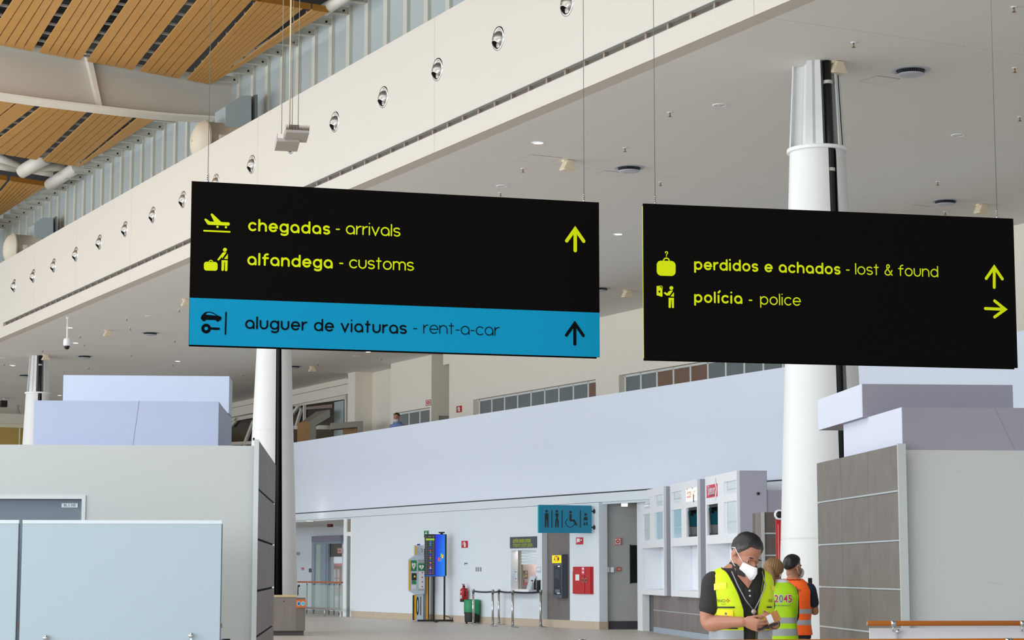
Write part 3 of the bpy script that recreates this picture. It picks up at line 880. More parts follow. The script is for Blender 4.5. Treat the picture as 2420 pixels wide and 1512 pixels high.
def pxpoly(S, y, lift, pts, mb):
    mb.face([(S(*p).x, y - lift, S(*p).z) for p in pts])
def pxstroke(S, y, lift, pts, wpx, mb):
    q = [S(*p) for p in pts]; sc = (S(pts[0][0] + 1, pts[0][1]) - S(*pts[0])).x
    stroke(mb, [(p.x, p.z) for p in q], wpx * sc, lambda a, b: (a, y - lift, b))
def pxdisc(S, y, lift, c, rx, mb, ry=None, n=24):
    mb.face([(S(c[0] + rx * math.cos(2 * pi * k / n), c[1] + (ry or rx) * math.sin(2 * pi * k / n)).x, y - lift, S(c[0] + rx * math.cos(2 * pi * k / n), c[1] + (ry or rx) * math.sin(2 * pi * k / n)).z) for k in range(n)])
def rrect(x0, y0, x1, y1, r, n=6, slope=0.0):
    out = []
    for cx, cy, a in ((x1 - r, y0 + r, -90), (x1 - r, y1 - r, 0), (x0 + r, y1 - r, 90), (x0 + r, y0 + r, 180)):
        for i in range(n + 1):
            t = math.radians(a + 90 * i / n); px = cx + r * math.cos(t); py = cy + r * math.sin(t); out.append((px, py + slope * (px - x0)))
    return out

# left sign
t, ang, y, S, front = build_sign('hanging_sign', 'large black and blue hanging sign reading chegadas, alfandega and aluguer de viaturas',
    ((456, 431), (443, 818), (1417, 475), (1416, 841)), 12.0, (930, 721), 'large hanging direction signs', 0, [(492, 431, 496), (1382, 474, 1383)])
LF = .0035
k_ = lambda z, ox, oy, sc: [(ox + a / sc, oy + b / sc) for a, b in z]
hx = (S(600, 530).z - S(600, 551.8).z)     # x-height of the first line
lettering(t, S, y, 'word', [('chegadas', .22, (586, 546), (780, 552), hx), ('- arrivals', .15, (793, 552.5), (946, 557), hx),
    ('alfandega', .22, (584, 626.5), (786, 632), hx), ('- customs', .15, (801, 633), (978, 640), hx)], M_lime, LF, front)
lettering(t, S, y, 'word', [('aluguer de viaturas', .185, (579, 777), (961, 786), hx * 1.0), ('- rent-a-car', .10, (976, 787), (1180, 790.5), hx * .98)], M_ink2, LF, front)
def arrow_up(cx, top, bot, w, hw, hh, mb):
    pxstroke(S, y, LF, [(cx, top + 3), (cx, bot)], w, mb)
    pxstroke(S, y, LF, [(cx - hw, top + hh), (cx, top + 3), (cx + hw, top + hh + 1)], w, mb)
m = t.mb(); arrow_up(1359, 538, 592, 8.2, 20, 31, m); t.part('arrow', m, M_lime, front)
m = t.mb(); arrow_up(1358, 761, 813, 7.2, 20, 31, m); t.part('arrow', m, M_ink2, front)
Z1 = lambda *p: k_(p, 440, 480, 7.56)
m = t.mb()
pxpoly(S, y, LF, Z1((435, 205), (440, 192), (455, 185), (470, 190), (625, 338), (755, 344), (772, 352), (779, 372), (772, 395), (750, 404), (400, 388), (378, 378), (325, 300), (328, 283), (343, 276), (355, 280), (425, 330), (498, 333)), m)
pxdisc(S, y, LF, Z1((558, 424))[0], 2.8, m); pxdisc(S, y, LF, Z1((709, 431))[0], 2.8, m)
pxstroke(S, y, LF, Z1((318, 494), (776, 514)), 3.9, m)
t.part('plane_icon', m, M_lime, front)
m = t.mb()
pxpoly(S, y, LF, k_(rrect(315, 1046, 560, 1204, 48, 6, .025), 440, 480, 7.56), m)
pxstroke(S, y, LF, Z1(*[(440 + 32 * math.cos(a * pi / 8), 1052 - 30 * math.sin(a * pi / 8)) for a in range(9)]), 2.2, m)
pxdisc(S, y, LF, Z1((691, 834))[0], 4.7, m)
pxpoly(S, y, LF, Z1((655, 878), (722, 878), (640, 990), (635, 960), (590, 1018), (572, 1026), (558, 1016), (560, 1000)), m)
pxpoly(S, y, LF, Z1((742, 905), (742, 1000), (675, 996)), m)
pxpoly(S, y, LF, Z1((632, 1018), (740, 1022), (736, 1200), (725, 1214), (705, 1216), (690, 1204), (692, 1052), (680, 1052), (672, 1200), (660, 1212), (642, 1212), (628, 1198)), m)
t.part('customs_icon', m, M_lime, front)
Z2 = lambda *p: k_(p, 440, 690, 7.5625)
m = t.mb()
pxpoly(S, y, LF, Z2((260, 470), (262, 445), (280, 415), (310, 385), (340, 360), (380, 352), (430, 354), (475, 365), (520, 392), (560, 420), (600, 432), (625, 450), (630, 475), (620, 500), (595, 510), (580, 528), (555, 530), (535, 515), (525, 502), (350, 498), (335, 520), (310, 524), (290, 512), (280, 495), (265, 490)), m)
pxdisc(S, y, LF, Z2((355, 653))[0], 11.5, m)
pxstroke(S, y, LF, Z2((430, 652), (580, 657)), 5.6, m)
pxpoly(S, y, LF, Z2((470, 650), (590, 660), (580, 680), (555, 676), (540, 682), (520, 676), (500, 682), (480, 672)), m)
pxstroke(S, y, LF, Z2((711, 366), (699, 752)), 3.6, m)
icon = t.part('car_key_icon', m, M_ink2, front)
m = t.mb()
pxpoly(S, y, LF + .0015, Z2((345, 405), (365, 382), (400, 370), (450, 376), (500, 400), (535, 424)), m)
pxdisc(S, y, LF + .0015, Z2((355, 653))[0], 4.3, m)
t.part('icon_cutout', m, M_signblue, icon)

# right sign
t, ang, y, S, front = build_sign('hanging_sign', 'large all-black hanging sign reading perdidos e achados and polícia',
    ((1524, 480), (1518, 848), (2396, 517), (2404, 870)), 12.4, None, 'large hanging direction signs', 1, [(1550, 481, 1546), (2359, 515, 2350)])
hx = (S(1700, 620).z - S(1700, 640.2).z)
lettering(t, S, y, 'word', [('perdidos e achados', .225, (1640, 637.5), (1986, 647.5), hx), ('- lost & found', .14, (1999, 648), (2217, 658), hx),
    ('polícia', .225, (1640, 715), (1754, 719), hx), ('-', .16, (1769, 719.5), (1779, 720), hx), ('police', .14, (1796, 720), (1892, 724), hx)], M_lime, LF, front)
m = t.mb(); arrow_up(2349, 628, 679, 6.8, 19, 30, m); t.part('arrow', m, M_lime, front)
m = t.mb(); pxstroke(S, y, LF, [(2328, 729), (2374, 731)], 6.6, m); pxstroke(S, y, LF, [(2350, 711), (2375, 731), (2350, 749)], 6.6, m); t.part('arrow', m, M_lime, front)
Z3 = lambda *p: k_(p, 1500, 560, 7.56)
m = t.mb()
pxpoly(S, y, LF, k_(rrect(390, 420, 728, 690, 80, 7, .03), 1500, 560, 7.56), m)
pxstroke(S, y, LF, Z3(*[(562 + 52 * math.cos(a * pi / 8), 432 - 54 * math.sin(a * pi / 8)) for a in range(9)]), 3.0, m)
pxstroke(S, y, LF, Z3((543, 285), (546, 270), (562, 262), (580, 268), (586, 285), (578, 300), (566, 312), (564, 325)), 2.2, m); pxdisc(S, y, LF, Z3((563, 345))[0], 1.3, m)
t.part('lost_bag_icon', m, M_lime, front)
m = t.mb()
pxpoly(S, y, LF, Z3((388, 875), (415, 880), (470, 900), (490, 930), (494, 1060), (480, 1068), (388, 1040)), m)
pxstroke(S, y, LF, Z3((400, 880), (480, 876), (492, 895), (490, 930)), 1.3, m)
pxdisc(S, y, LF, Z3((652, 912))[0], 4.6, m)
pxpoly(S, y, LF, Z3((640, 955), (682, 958), (612, 1055), (600, 1035), (580, 1052), (520, 1010), (520, 990), (538, 984), (578, 1008), (605, 970)), m)
pxpoly(S, y, LF, Z3((698, 985), (698, 1068), (636, 1060)), m)
pxpoly(S, y, LF, Z3((602, 1085), (698, 1088), (698, 1262), (680, 1274), (662, 1262), (658, 1125), (648, 1125), (642, 1262), (622, 1272), (602, 1258)), m)
ic = t.part('police_icon', m, M_lime, front)
m = t.mb(); pxdisc(S, y, LF + .0015, Z3((437, 976))[0], 2.0, m, 2.6); t.part('icon_cutout', m, M_signblack, ic)
# ------------------------------------------------------------------ the two tiled booths, their stacked boxes, screens and handrails
M_booth = mat('booth_paint', (198, 201, 198), 0.65, noise=.015, nscale=.8)
M_lilac = mat('box_paint_lilac', (176, 185, 210), 0.6, noise=.02, nscale=.8)
M_tile = mat('tile_taupe', (124, 116, 114), 0.5, noise=.34, nscale=1.6, stretch=(1.5, 1.5, .35))
M_alu = mat('alu_profile', (196, 200, 198), 0.4, 0.3)
M_strip = mat('alu_strip_light', (190, 200, 204), 0.35, 0.3)
M_oak = mat('handrail_oak', (176, 98, 22), 0.4, noise=.08, nscale=3)
def Bx(px, py, y): return onp(px, py, BOX, 1, y)
def Bs(px, py, x): return onp(px, py, BOX, 0, x)

def tilewall(t, xf, sgn, y0, y1, z1, seams_z, mt, label=None):
    """clad face at x = xf (facing sgn) from y0 to y1"""
    m = t.mb(); zs = [0] + sorted(seams_z) + [z1]; n = 3; w = (y1 - y0) / n
    for i in range(n):
        for a, b in zip(zs[:-1], zs[1:]):
            m.box(xf - sgn * .02, y0 + i * w + .003, a + .009, xf, y0 + (i + 1) * w - .003, b - .009)
    m2 = t.mb(); m2.box(xf - sgn * .03, y0, 0, xf - sgn * .02, y1, z1 - .004)
    t.part('tile_backing', m2, M_void)
    return t.part('tile_cladding', m, mt, None, label)

# left booth
d = 16.4
e = Bx(602, 1053, d); zt = e.z
t = Thing('service_booth', 'white booth on the left with grey door and taupe tiled side wall', 'booth', BOX, (-4.5, d, 0))
dl = Bx(203, 1170, d); dz = dl.z
m = t.mb(); holed(m, -9, e.x, 0, zt, d, d + .12, [(-9, dl.x - .03, 0, dz - .03)]); m.box(-9, d + .121, zt - .08, e.x, 19.1, zt); m.box(e.x - .1, d + .121, 0, e.x, 19.1, zt - .081); t.part('body', m, M_booth)
m = t.mb(); m.box(-9, d - .012, dz - .03, dl.x, d + .05, dz); m.box(dl.x - .03, d - .012, 0, dl.x, d + .05, dz - .03); t.part('door_frame', m, M_alu)
m = t.mb(); m.box(-9, d + .05, .01, dl.x - .03, d + .09, dz - .03); door = t.part('door', m, mat('door_grey', (116, 126, 136), 0.5, noise=.03))
m = t.mb(); a, b = Bx(146, 1189, d + .05), Bx(184, 1199, d + .05); m.box(a.x, d + .042, b.z, b.x, d + .05, a.z); pl = t.part('door_plate', m, mat('plate_white', (222, 226, 230), 0.4), door)
c_ = (a + b) / 2
vv, ff = fontmesh('BL.1.105', .03, lambda x, y: (c_.x + x, d + .041, c_.z + y), width=.09, bold=.01)
m = t.mb(); m.add(vv, ff); t.part('plate_text', m, mat('plate_ink', (96, 104, 112), 0.6), door)
xf = Bx(612, 1038, d - .1).x
ztt = Bx(612, 1038, d - .1).z
seam = [Bs(612, y, xf).z for y in (1157, 1275, 1395)]
y1 = Bs(652, 1085, xf).y
tilewall(t, xf, 1, d - .07, y1, ztt, [max(.1, s_) for s_ in seam] + [max(.05, Bs(604, 1506, xf).z)], M_tile)
m = t.mb(); m.box(e.x, d - .1, 0, xf + .001, d - .071, ztt); t.part('corner_profile', m, M_alu)
m = t.mb(); m.box(e.x, d - .07, ztt - .003, xf - .05, d + .02, ztt + .015); t.part('top_clip', m, M_black)

def stackbox(label, corners, y0, depth, mt, zbase, name='stacked_box', extra=None, side=None):
    (xl, yt), (xr, _) = corners
    a, b = Bx(xl, yt, y0), Bx(xr, yt, y0)
    t = Thing(name, label, 'box', BOX, ((a.x + b.x) / 2, y0, zbase), 'white boxes stacked on the booths')
    m = t.mb(); m.box(a.x, y0, zbase, b.x, y0 + depth, a.z); t.part('body', m, mt)
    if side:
        m = t.mb(); m.box(a.x - .006, y0 + .001, zbase + .001, a.x - .0005, y0 + depth, a.z); t.part('side_panel', m, side)  # added white sheet, daylight from the left put into its colour
    if extra:
        q0, q1 = Bx(*extra[0], y0), Bx(*extra[1], y0)
        m = t.mb(); n = V((q1.z - q0.z, 0, q0.x - q1.x)).normalized() * .0022
        m.hex8([q0 - n + V((0, -.001, 0)), q0 + n + V((0, -.001, 0)), q0 + n, q0 - n, q1 - n + V((0, -.001, 0)), q1 + n + V((0, -.001, 0)), q1 + n, q1 - n])
        t.part('panel_joint', m, mat('joint_grey', (136, 138, 148), 0.8))
    return t
zl2 = Bx(300, 946, 17.0).z
stackbox('lower pale lilac box on the left booth with a slanting joint line', ((81, 946), (517, 946)), 17.0, 1.9, M_lilac, zt, extra=((329, 946), (314, 1053)))
stackbox('upper white box on top of the left stack, under the soffit', ((150, 886), (542, 886)), 18.3, .5, mat('box_paint_white', (198, 207, 224), .6), zl2 if False else zl2)

# white screens in front of the left booth
M_screen = mat('screen_white', (170, 188, 197), 0.3)
def standoff(t, px, py, y, parent=None):
    c = Bx(px, py, y)
    m = t.mb(); m.lathe([(.001, -.045), (.015, -.045), (.019, -.038), (.019, -.03), (.014, -.028), (.014, 0)], c, 20, (0, 1, 0)); s = t.part('standoff', m, M_chrome, parent, 'round steel standoff')
    m = t.mb(); m.box(c.x - .006, y - .03, 0, c.x + .008, y - .018, c.z - .014); t.part('post', m, M_chrome, parent)
def screen(label, x0, x1, offs, right=None):
    y = 15.0
    a = Bx(x1 if x1 else -60, 1236, y); zt_ = Bx(300, 1229, y).z
    xa = Bx(x0, 1370, y).x if x0 is not None else -4.1
    xb_ = Bx(x1, 1370, y).x
    t = Thing('glass_screen', label, 'screen panel', BOX, ((xa + xb_) / 2, y, 0), 'white screen panels before the left booth')
    m = t.mb(); m.box(xa, y, 0.04, xb_, y + .016, zt_ - .026); t.part('panel', m, M_screen)
    m = t.mb(); m.box(xa, y - .003, zt_ - .025, xb_ + .003, y + .03, zt_); t.part('top_rail', m, mat('rail_pale', (214, 224, 230), 0.4))
    m = t.mb(); m.box(xb_, y - .001, 0, xb_ + .006, y + .03, zt_ - .026); m.box(xa, y + .017, 0, xa + .06, y + .03, zt_ - .03); t.part('edge_profile', m, mat('edge_dark', (72, 84, 96), 0.5))
    for o in offs: standoff(t, o[0], o[1], y)
    m = t.mb(); p = Bx(x1 + 1, 1478, y); m.box(p.x - .002, y - .004, p.z - .016, p.x + .006, y + .01, p.z + .016); t.part('hinge', m, mat('hinge_brown', (110, 62, 40), 0.5))
screen('large white glass screen in front of the left booth, lower left foreground', 49.5, 521.5, [(109, 1506), (452, 1501)])
screen('narrow white glass screen cut off by the left picture edge', None, 40, [])
p = Bx(534, 1514, 15.25)
t = Thing('belt_post', 'top of a black belt post at the right foot of the large white screen', 'barrier post', BOX, (p.x, 15.25, 0))
m = t.mb(); m.cyl((p.x, 15.25, .03), (p.x, 15.25, p.z - .03), .025, 16); t.part('post', m, M_black)
m = t.mb(); m.lathe([(.001, 0), (.030, 0), (.033, -.01), (.033, -.09), (.001, -.09)], (p.x, 15.25, p.z + .015), 20, (0, 0, 1)); t.part('head', m, M_black)
m = t.mb(); m.lathe([(.16, 0), (.16, .012), (.04, .03)], (p.x, 15.25, 0), 28, (0, 0, 1), True); t.part('foot', m, M_black)

# right booth
d = 16.5
e = Bx(2133, 1063, d); zt = e.z
t = Thing('service_booth', 'pale booth on the right with taupe tiles and bright metal strips on its side', 'booth', BOX, (5, d, 0))
m = t.mb(); m.box(e.x, d, 0, 9, 19.2, zt); t.part('body', m, M_booth)
xf = Bx(2122, 1048, d - .1).x; ztt = Bx(2122, 1048, d - .1).z
y1 = Bs(1930, 1092, xf).y
tilewall(t, xf, -1, d - .07, y1, ztt, [Bs(2120, y, xf).z for y in (1160, 1277, 1392)] + [.08], mat('tile_mottled', (112, 106, 101), .5, noise=.24, nscale=5))
m = t.mb(); m.box(xf - .001, d - .1, 0, e.x, d - .071, ztt); t.part('corner_profile', m, M_alu)
for y in (1160, 1277, 1392, 1500):
    z = max(.08, Bs(2120, y, xf).z)
    m = t.mb(); m.box(xf - .006, d - .07, z - .007, xf - .0005, y1 - .02, z + .007); t.part('metal_strip', m, M_strip)
m = t.mb()
for q in (((2335, 1374), (2360, 1380)), ((2358, 1374), (2372, 1382)), ((2376, 1192), (2384, 1195)), ((2262, 1111), (2270, 1113))):
    pxstroke(lambda a, b: Bx(a, b, d), d, .0012, q, .6, m)
t.part('scuff_marks', m, mat('scuff', (170, 171, 167), 0.8))
zr2 = Bx(2300, 963, d).z
stackbox('lower lilac grey box on the right booth with a slanting joint line', ((2132, 962), (3050, 962)), d + .001, 2.0, mat('box_paint_grey', (156, 153, 165), 0.65, noise=.02), zt, extra=((2351, 964), (2398, 1062)), side=mat('side_white_daylit', (208, 213, 228), .55))
stackbox('upper lilac grey box on top of the right stack behind the hanging sign', ((2038, 907), (2393, 907)), 17.6, 1.7, mat('box_paint_grey', (0, 0, 0)), zr2, side=mat('side_white_daylit', (0, 0, 0)))

# timber handrail with white balustrade in front of the right booth
y = 15.3
a, b = Bx(2050, 1473, y), Bx(2440, 1473, y)
t = Thing('handrail', 'round timber handrail with steel clamps over a white balustrade panel, lower right', 'handrail', BOX, (a.x, y, 0))
m = t.mb(); m.tube([a, a + V((.0015, 0, 0)), (6.5, y, a.z)], .0195, 20); t.part('timber_rail', m, M_oak)
m = t.mb(); m.tube([a - V((.004, 0, 0)), a + V((.001, 0, 0))], .0175, 20); t.part('end_cap', m, mat('end_cap', (150, 138, 124), 0.5))
pa = Bx(2055, 1484, y + .03)
m = t.mb(); m.box(pa.x, y + .03, .05, 6.5, y + .046, pa.z); t.part('balustrade_panel', m, mat('panel_white', (218, 214, 218), 0.35))
for px in (2111, 2416):
    c = Bx(px, 1473, y)
    m = t.mb(); m.tube([c - V((.02, 0, 0)), c + V((.02, 0, 0))], .0212, 20); t.part('clamp', m, M_chrome)
    m = t.mb(); m.cyl(c - V((.0, 0, .02)), c - V((.0, -.01, .06)), .005, 8); t.part('clamp_stem', m, M_chrome)
    standoff(t, px + 8, 1492, y + .03)
# handrail nearest the viewer, only its top edge in the picture
y = 11.3
a = Bx(2000, 1509, y)
t = Thing('handrail', 'orange brown timber handrail along the bottom edge of the picture', 'handrail', BOX, (a.x, y, 0))
z = a.z - .02
m = t.mb(); m.tube([V((Bx(1300, 1512, y).x, y, z - .008)), V((Bx(1560, 1512, y).x, y, z - .0035)), V((Bx(2300, 1512, y).x, y, z)), (5.5, y, z + .004)], .02, 20); t.part('timber_rail', m, M_oak)
for px in (1376, 2383):
    c = V((Bx(px, 1512, y).x, y, z))
    m = t.mb(); m.tube([c - V((.02, 0, 0)), c + V((.02, 0, 0))], .0215, 20); t.part('clamp', m, M_chrome)
    m = t.mb(); m.cyl((c.x, c.y, 0), (c.x, c.y, c.z - .02), .018, 12); t.part('post', m, M_chrome)

# ------------------------------------------------------------------ row of tour desks
XK = 9.42
def K(px, py): return onp(px, py, KIO, 0, XK)
ZT = 3.54
rowz = dict(u1=K(1670.6, 1147).z, u0=K(1670.6, 1177).z, l1=K(1670.6, 1193).z, l0=K(1670.6, 1265).z, o1=K(1670.6, 1286).z, o0=1.06)
M_frost = mat('frosted_pane', (222, 231, 235), 0.15)
M_frostblue = mat('frosted_pane_blue', (184, 216, 230), 0.15)
M_desk = mat('desk_white', (240, 243, 247), 0.45)
M_teal = mat('teal_board', (0, 96, 112), 0.5)
desks = [
    ('white tour desk with four pale windows, farthest of the three beside the grey passage', (1514, 1568.6), (1517.1, 1535.7), (1546.3, 1566.3), {}),
    ('white tour desk with a lit sign, middle of the three desks', (1584, 1648.6), (1586.3, 1610), (1622, 1647), {'sign': 'lit'}),
    ('white tour desk with a red sign, nearest of the three desks behind the man', (1667, 1742), (1670.6, 1696.3), (1710.6, 1740.6), {'sign': 'red'})]
for k, (lab, fr, c1, c2, opt) in enumerate(desks):
    yf, yn = K(fr[0], 1200).y, K(fr[1], 1200).y
    t = Thing('tour_desk', lab, 'counter kiosk', KIO, (XK + .2, (yf + yn) / 2, .92), 'white tour desks')
    cols_ = [(K(c1[0], 1200).y, K(c1[1], 1200).y), (K(c2[0], 1200).y, K(c2[1], 1200).y)]
    holes = [(b, a, rowz['u0'], rowz['u1']) for a, b in cols_] + [(b, a, rowz['l0'], rowz['l1']) for a, b in cols_] + [(yn + .08, yf - .06, rowz['o0'], rowz['o1'])]
    # holed() runs in x, so build in a swapped frame and turn
    q = MB(); holed(q, yn, yf, .92, ZT, 0, .06, holes)
    m = t.mb(); m.add([V((XK + p.y, p.x, p.z)) for p in q.v], q.f)
    t.part('front_panel', m, M_desk)
    m = t.mb(); m.box(XK + .061, yn, .92, XK + .62, yn + .07, ZT); m.box(XK + .061, yf - .07, .92, XK + .62, yf, ZT); m.box(XK + .061, yn + .071, ZT - .06, XK + .62, yf - .071, ZT); t.part('side_walls', m, mat('desk_side', (176, 176, 190), 0.6))
    m = t.mb(); m.box(XK + .061, yf - .078, 1.056, XK + .499, yf - .0705, rowz['o1'] + .019); t.part('side_lining', m, M_desk)
    m = t.mb(); m.box(XK + .061, yn + .071, .92, XK + .6, yf - .079, 1.055); t.part('counter_top', m, M_desk)
    m = t.mb(); m.box(XK + .5, yn + .071, 1.06, XK + .53, yf - .071, rowz['o1'] + .2)
    t.part('back_panel', m, M_desk)
    m = t.mb(); m.box(XK + .061, yn + .071, rowz['o1'] + .02, XK + .5, yf - .071, rowz['o1'] + .06); t.part('hood', m, M_desk)
    m = t.mb()
    for i in range(22):
        m.box(XK + .12, yn + .085, 1.07 + i * .045, XK + .135, yn + .42, 1.07 + i * .045 + .04)
    t.part('roller_shutter', m, M_desk)
    m = t.mb(); m.box(XK + .11, yn + .42, 1.06, XK + .15, yn + .46, rowz['o1']); t.part('shutter_guide', m, mat('guide_grey', (150, 158, 164), 0.5))
    for ci, (a, b) in enumerate(cols_):
        for row in ('u', 'l'):
            z0, z1 = rowz[row + '0'], rowz[row + '1']
            special = (opt.get('sign') == 'lit' and ci == 1) or (opt.get('sign') == 'red' and ci == 0)
            if special and row == 'l':
                m = t.mb(); m.box(XK + .05, b, z0, XK + .4, b + .006, z1); m.box(XK + .05, a - .03, z0, XK + .4, a, z1); m.box(XK + .05, b, z1 - .06, XK + .4, a, z1); m.box(XK + .05, b, z0, XK + .4, a, z0 + .04); m.box(XK + .38, b, z0, XK + .4, a, z1)
                t.part('open_window', m, M_black)
                zs = z0 + .36 * (z1 - z0)
                m = t.mb(); m.box(XK + .03, a - .06, zs, XK + .37, a - .031, z1 - .07); bd = t.part('teal_board', m, M_teal)
                m = t.mb(); m.box(XK + .03, a - .06, z0 + .05, XK + .37, a - .031, zs - .005); t.part('grey_board', m, mat('board_grey', (150, 152, 152), 0.6))
                yy = a - .064
                m = t.mb(); m.prism([(XK + .08, yy, zs + .35), (XK + .2, yy, zs + .28), (XK + .24, yy, zs + .9), (XK + .16, yy, zs + .98), (XK + .14, yy, z1 - .2), (XK + .07, yy, z1 - .16)], (0, .003, 0)); t.part('black_motif', m, M_black, bd)
                m = t.mb(); m.prism([(XK + .03, a - .12, z0 + .05), (XK + .06, a - .12, z0 + .05), (XK + .03, a - .12, z1 - .12), (XK + .01, a - .12, z1 - .12)], (0, .03, 0)); t.part('leaning_bar', m, mat('bar_grey', (150, 152, 154), 0.4))
            elif special:
                if opt['sign'] == 'lit':
                    m = t.mb(); m.box(XK + .0 - .004, b, z0, XK + .03, a, z1); sg = t.part('lit_sign', m, mat('sign_lit', (255, 246, 236), 0.5, emit=1.1))
                    words = [('Escape', (206, 74, 50), .30, .62, .42), ('Tours', (150, 140, 60), .74, .62, .30)]
                else:
                    m = t.mb(); m.box(XK - .004, b, z0, XK + .03, a, z1); sg = t.part('red_sign', m, mat('sign_rose', (214, 70, 94), 0.5))
                    words = [('Sidetours', (250, 236, 240), .46, .55, .66), ('EXCURSIONS', (120, 44, 60), .52, .22, .42)]
                for wd, cc, fx, fz, wf in words:
                    cy = a + (b - a) * fx; cz = z0 + (z1 - z0) * fz
                    vv, ff = fontmesh(wd, .3 if wd != 'EXCURSIONS' else .09, lambda x, y_: (XK - .008, cy - x, cz + y_), width=abs(a - b) * wf, bold=.012)
                    m = t.mb(); m.add(vv, ff); t.part('sign_text', m, mat('ink_%d' % cc[1], cc, 0.5), sg)
                m = t.mb(); cy = a + (b - a) * (.87 if opt['sign'] == 'red' else .72); cz = z0 + (z1 - z0) * (.58 if opt['sign'] == 'red' else .2)
                if opt['sign'] == 'red':
                    stroke(m, [(cy + .06, cz + .2), (cy - .06, cz), (cy + .06, cz - .2)], .08, lambda q1, q2: (XK - .008, q1, q2)); t.part('chevron', m, mat('ink_236', (250, 236, 240), .5), sg)
                else:
                    m.face([(XK - .008, cy + .06 * math.cos(2 * pi * i / 12), cz + .1 * math.sin(2 * pi * i / 12)) for i in range(12)]); t.part('logo_mark', m, mat('ink_logo', (60, 60, 90), .5), sg)
            else:
                m = t.mb(); m.box(XK + .035, b, z0, XK + .05, a, z1)
                blue = row == 'l' and ((k == 0 and ci == 1) or (k == 1 and ci == 0))
                pn = t.part('pane', m, M_frostblue if blue else M_frost)
                m = t.mb(); m.box(XK + .03, a - .22, z0 + .1, XK + .034, a - .2, z1); m.box(XK + .03, b + .02, z0 + .35 * (z1 - z0), XK + .034, a - .2, z0 + .35 * (z1 - z0) + .03); t.part('glazing_bar', m, mat('bar_pale', (196, 208, 214), 0.4), pn)
xs = onp(1798, 1111, KIO, 1, K(1742, 1200).y).x
yn = K(1742, 1200).y
t = Thing('desk_end_wall', 'grey lilac end wall with projecting head box to the right of tour desks', 'partition', KIO, (XK + 1, yn + .3, 0))
zh = onp(1760, 1157, KIO, 1, yn).z
m = t.mb(); m.box(XK + .63, yn + .01, zh, xs, yn + .5, ZT); t.part('head_box', m, mat('head_grey', (180, 188, 190), 0.65))
m = t.mb(); m.box(XK + .63, yn + .02, 0, XK + 1.9, yn + .5, zh - .002); t.part('panel', m, mat('end_lilac', (166, 164, 178), 0.65))
m = t.mb(); c = onp(1791.5, 1166, KIO, 1, yn); m.lathe([(.001, -.03), (.03, -.025), (.03, .02)], c, 10, (0, 1, 0)); t.part('door_bell_dome', m, M_black)

t = Thing('counter_base', 'taupe tiled base under the tour desks with pale metal skirting', 'counter', KIO, (9.6, 44, 0))
y0, y1 = 37.5, onp(1545, 1450, KIO, 0, 9.58).y
m = t.mb(); m.box(9.58, y0, .13, 10.04, y1, .915); t.part('tile_front', m, M_tile)
m = t.mb(); m.box(9.57, y0, 0, 10.04, y1, .129); t.part('skirting', m, mat('skirt_blue', (160, 174, 188), 0.45))
m = t.mb(); m.box(9.572, y0, .53, 9.579, y1, .55); t.part('metal_strip', m, M_strip)
t = Thing('support_pillar', 'slim white pillar at the far end of tour desks beside grey passage', 'pillar', KIO, (9.5, 52.5, 0))
a = onp(1512, 1489, KIO, 2, 0); b = onp(1530, 1491, KIO, 2, 0)
m = t.mb(); m.box(XK + .02, K(1515, 1200).y + .02, 0, XK + .2, K(1513, 1200).y + .6, ZT - .05); t.part('pillar', m, M_desk)
m = t.mb(); m.box(XK + .205, K(1515, 1200).y + .05, 0, XK + .42, K(1515, 1200).y + .3, .91); t.part('rear_leg', m, mat('leg_grey', (140, 146, 150), .6))

# tiled block and red totem behind the near column
yb = 34.0
a, b = onp(1803, 1210, BOX, 1, yb), onp(1862, 1210, BOX, 1, yb)
t = Thing('tiled_block', 'dark taupe tiled block between the tour desks and the near column', 'partition', BOX, ((a.x + b.x) / 2, yb, 0))
m = t.mb(); m.box(a.x, yb, 0, b.x, yb + .9, a.z); t.part('core', m, mat('tile_dark', (98, 90, 84), 0.5, noise=.15, nscale=2))
al = yb + .55
m = t.mb(); m.box(a.x - .02, yb + .02, 0, a.x - .001, al, a.z); t.part('side_cladding', m, M_tile)
m = t.mb(); m.box(a.x - .03, yb - .03, 0, a.x + .02, yb - .001, a.z); t.part('corner_profile', m, M_alu)
for py in (1260, 1312, 1365, 1420):
    z = onp(1820, py, BOX, 1, yb).z; m = t.mb(); m.box(a.x + .021, yb - .006, z - .012, b.x, yb - .001, z + .012); t.part('metal_strip', m, M_strip)
yb = 32.5
a, b = onp(1834.5, 1224, BOX, 1, yb), onp(1853, 1420, BOX, 1, yb)
t = Thing('red_totem', 'red totem sign with a round white badge half hidden by the near column', 'sign', BOX, ((a.x + b.x) / 2, yb, 0))
m = t.mb(); m.box(a.x, yb, .02, b.x, yb + .06, a.z); t.part('board', m, M_red)
c = onp(1842, 1216, BOX, 1, yb - .02)
m = t.mb(); m.lathe([(.055, -.012), (.085, -.012), (.085, .02), (.055, .02)], c, 24, (0, 1, 0)); t.part('badge_ring', m, M_white)
m = t.mb(); m.lathe([(.001, -.008), (.056, -.008), (.056, .02)], c, 24, (0, 1, 0)); t.part('badge', m, M_black)
m = t.mb(); m.box(a.x + .02, yb - .004, b.z + .55, a.x + .035, yb, a.z - .1); t.part('side_text_strip', m, mat('strip_rose', (230, 150, 140), .5))
m = t.mb(); m.box(a.x, yb - .05, 0, b.x, yb + .12, .02); t.part('foot', m, M_black)
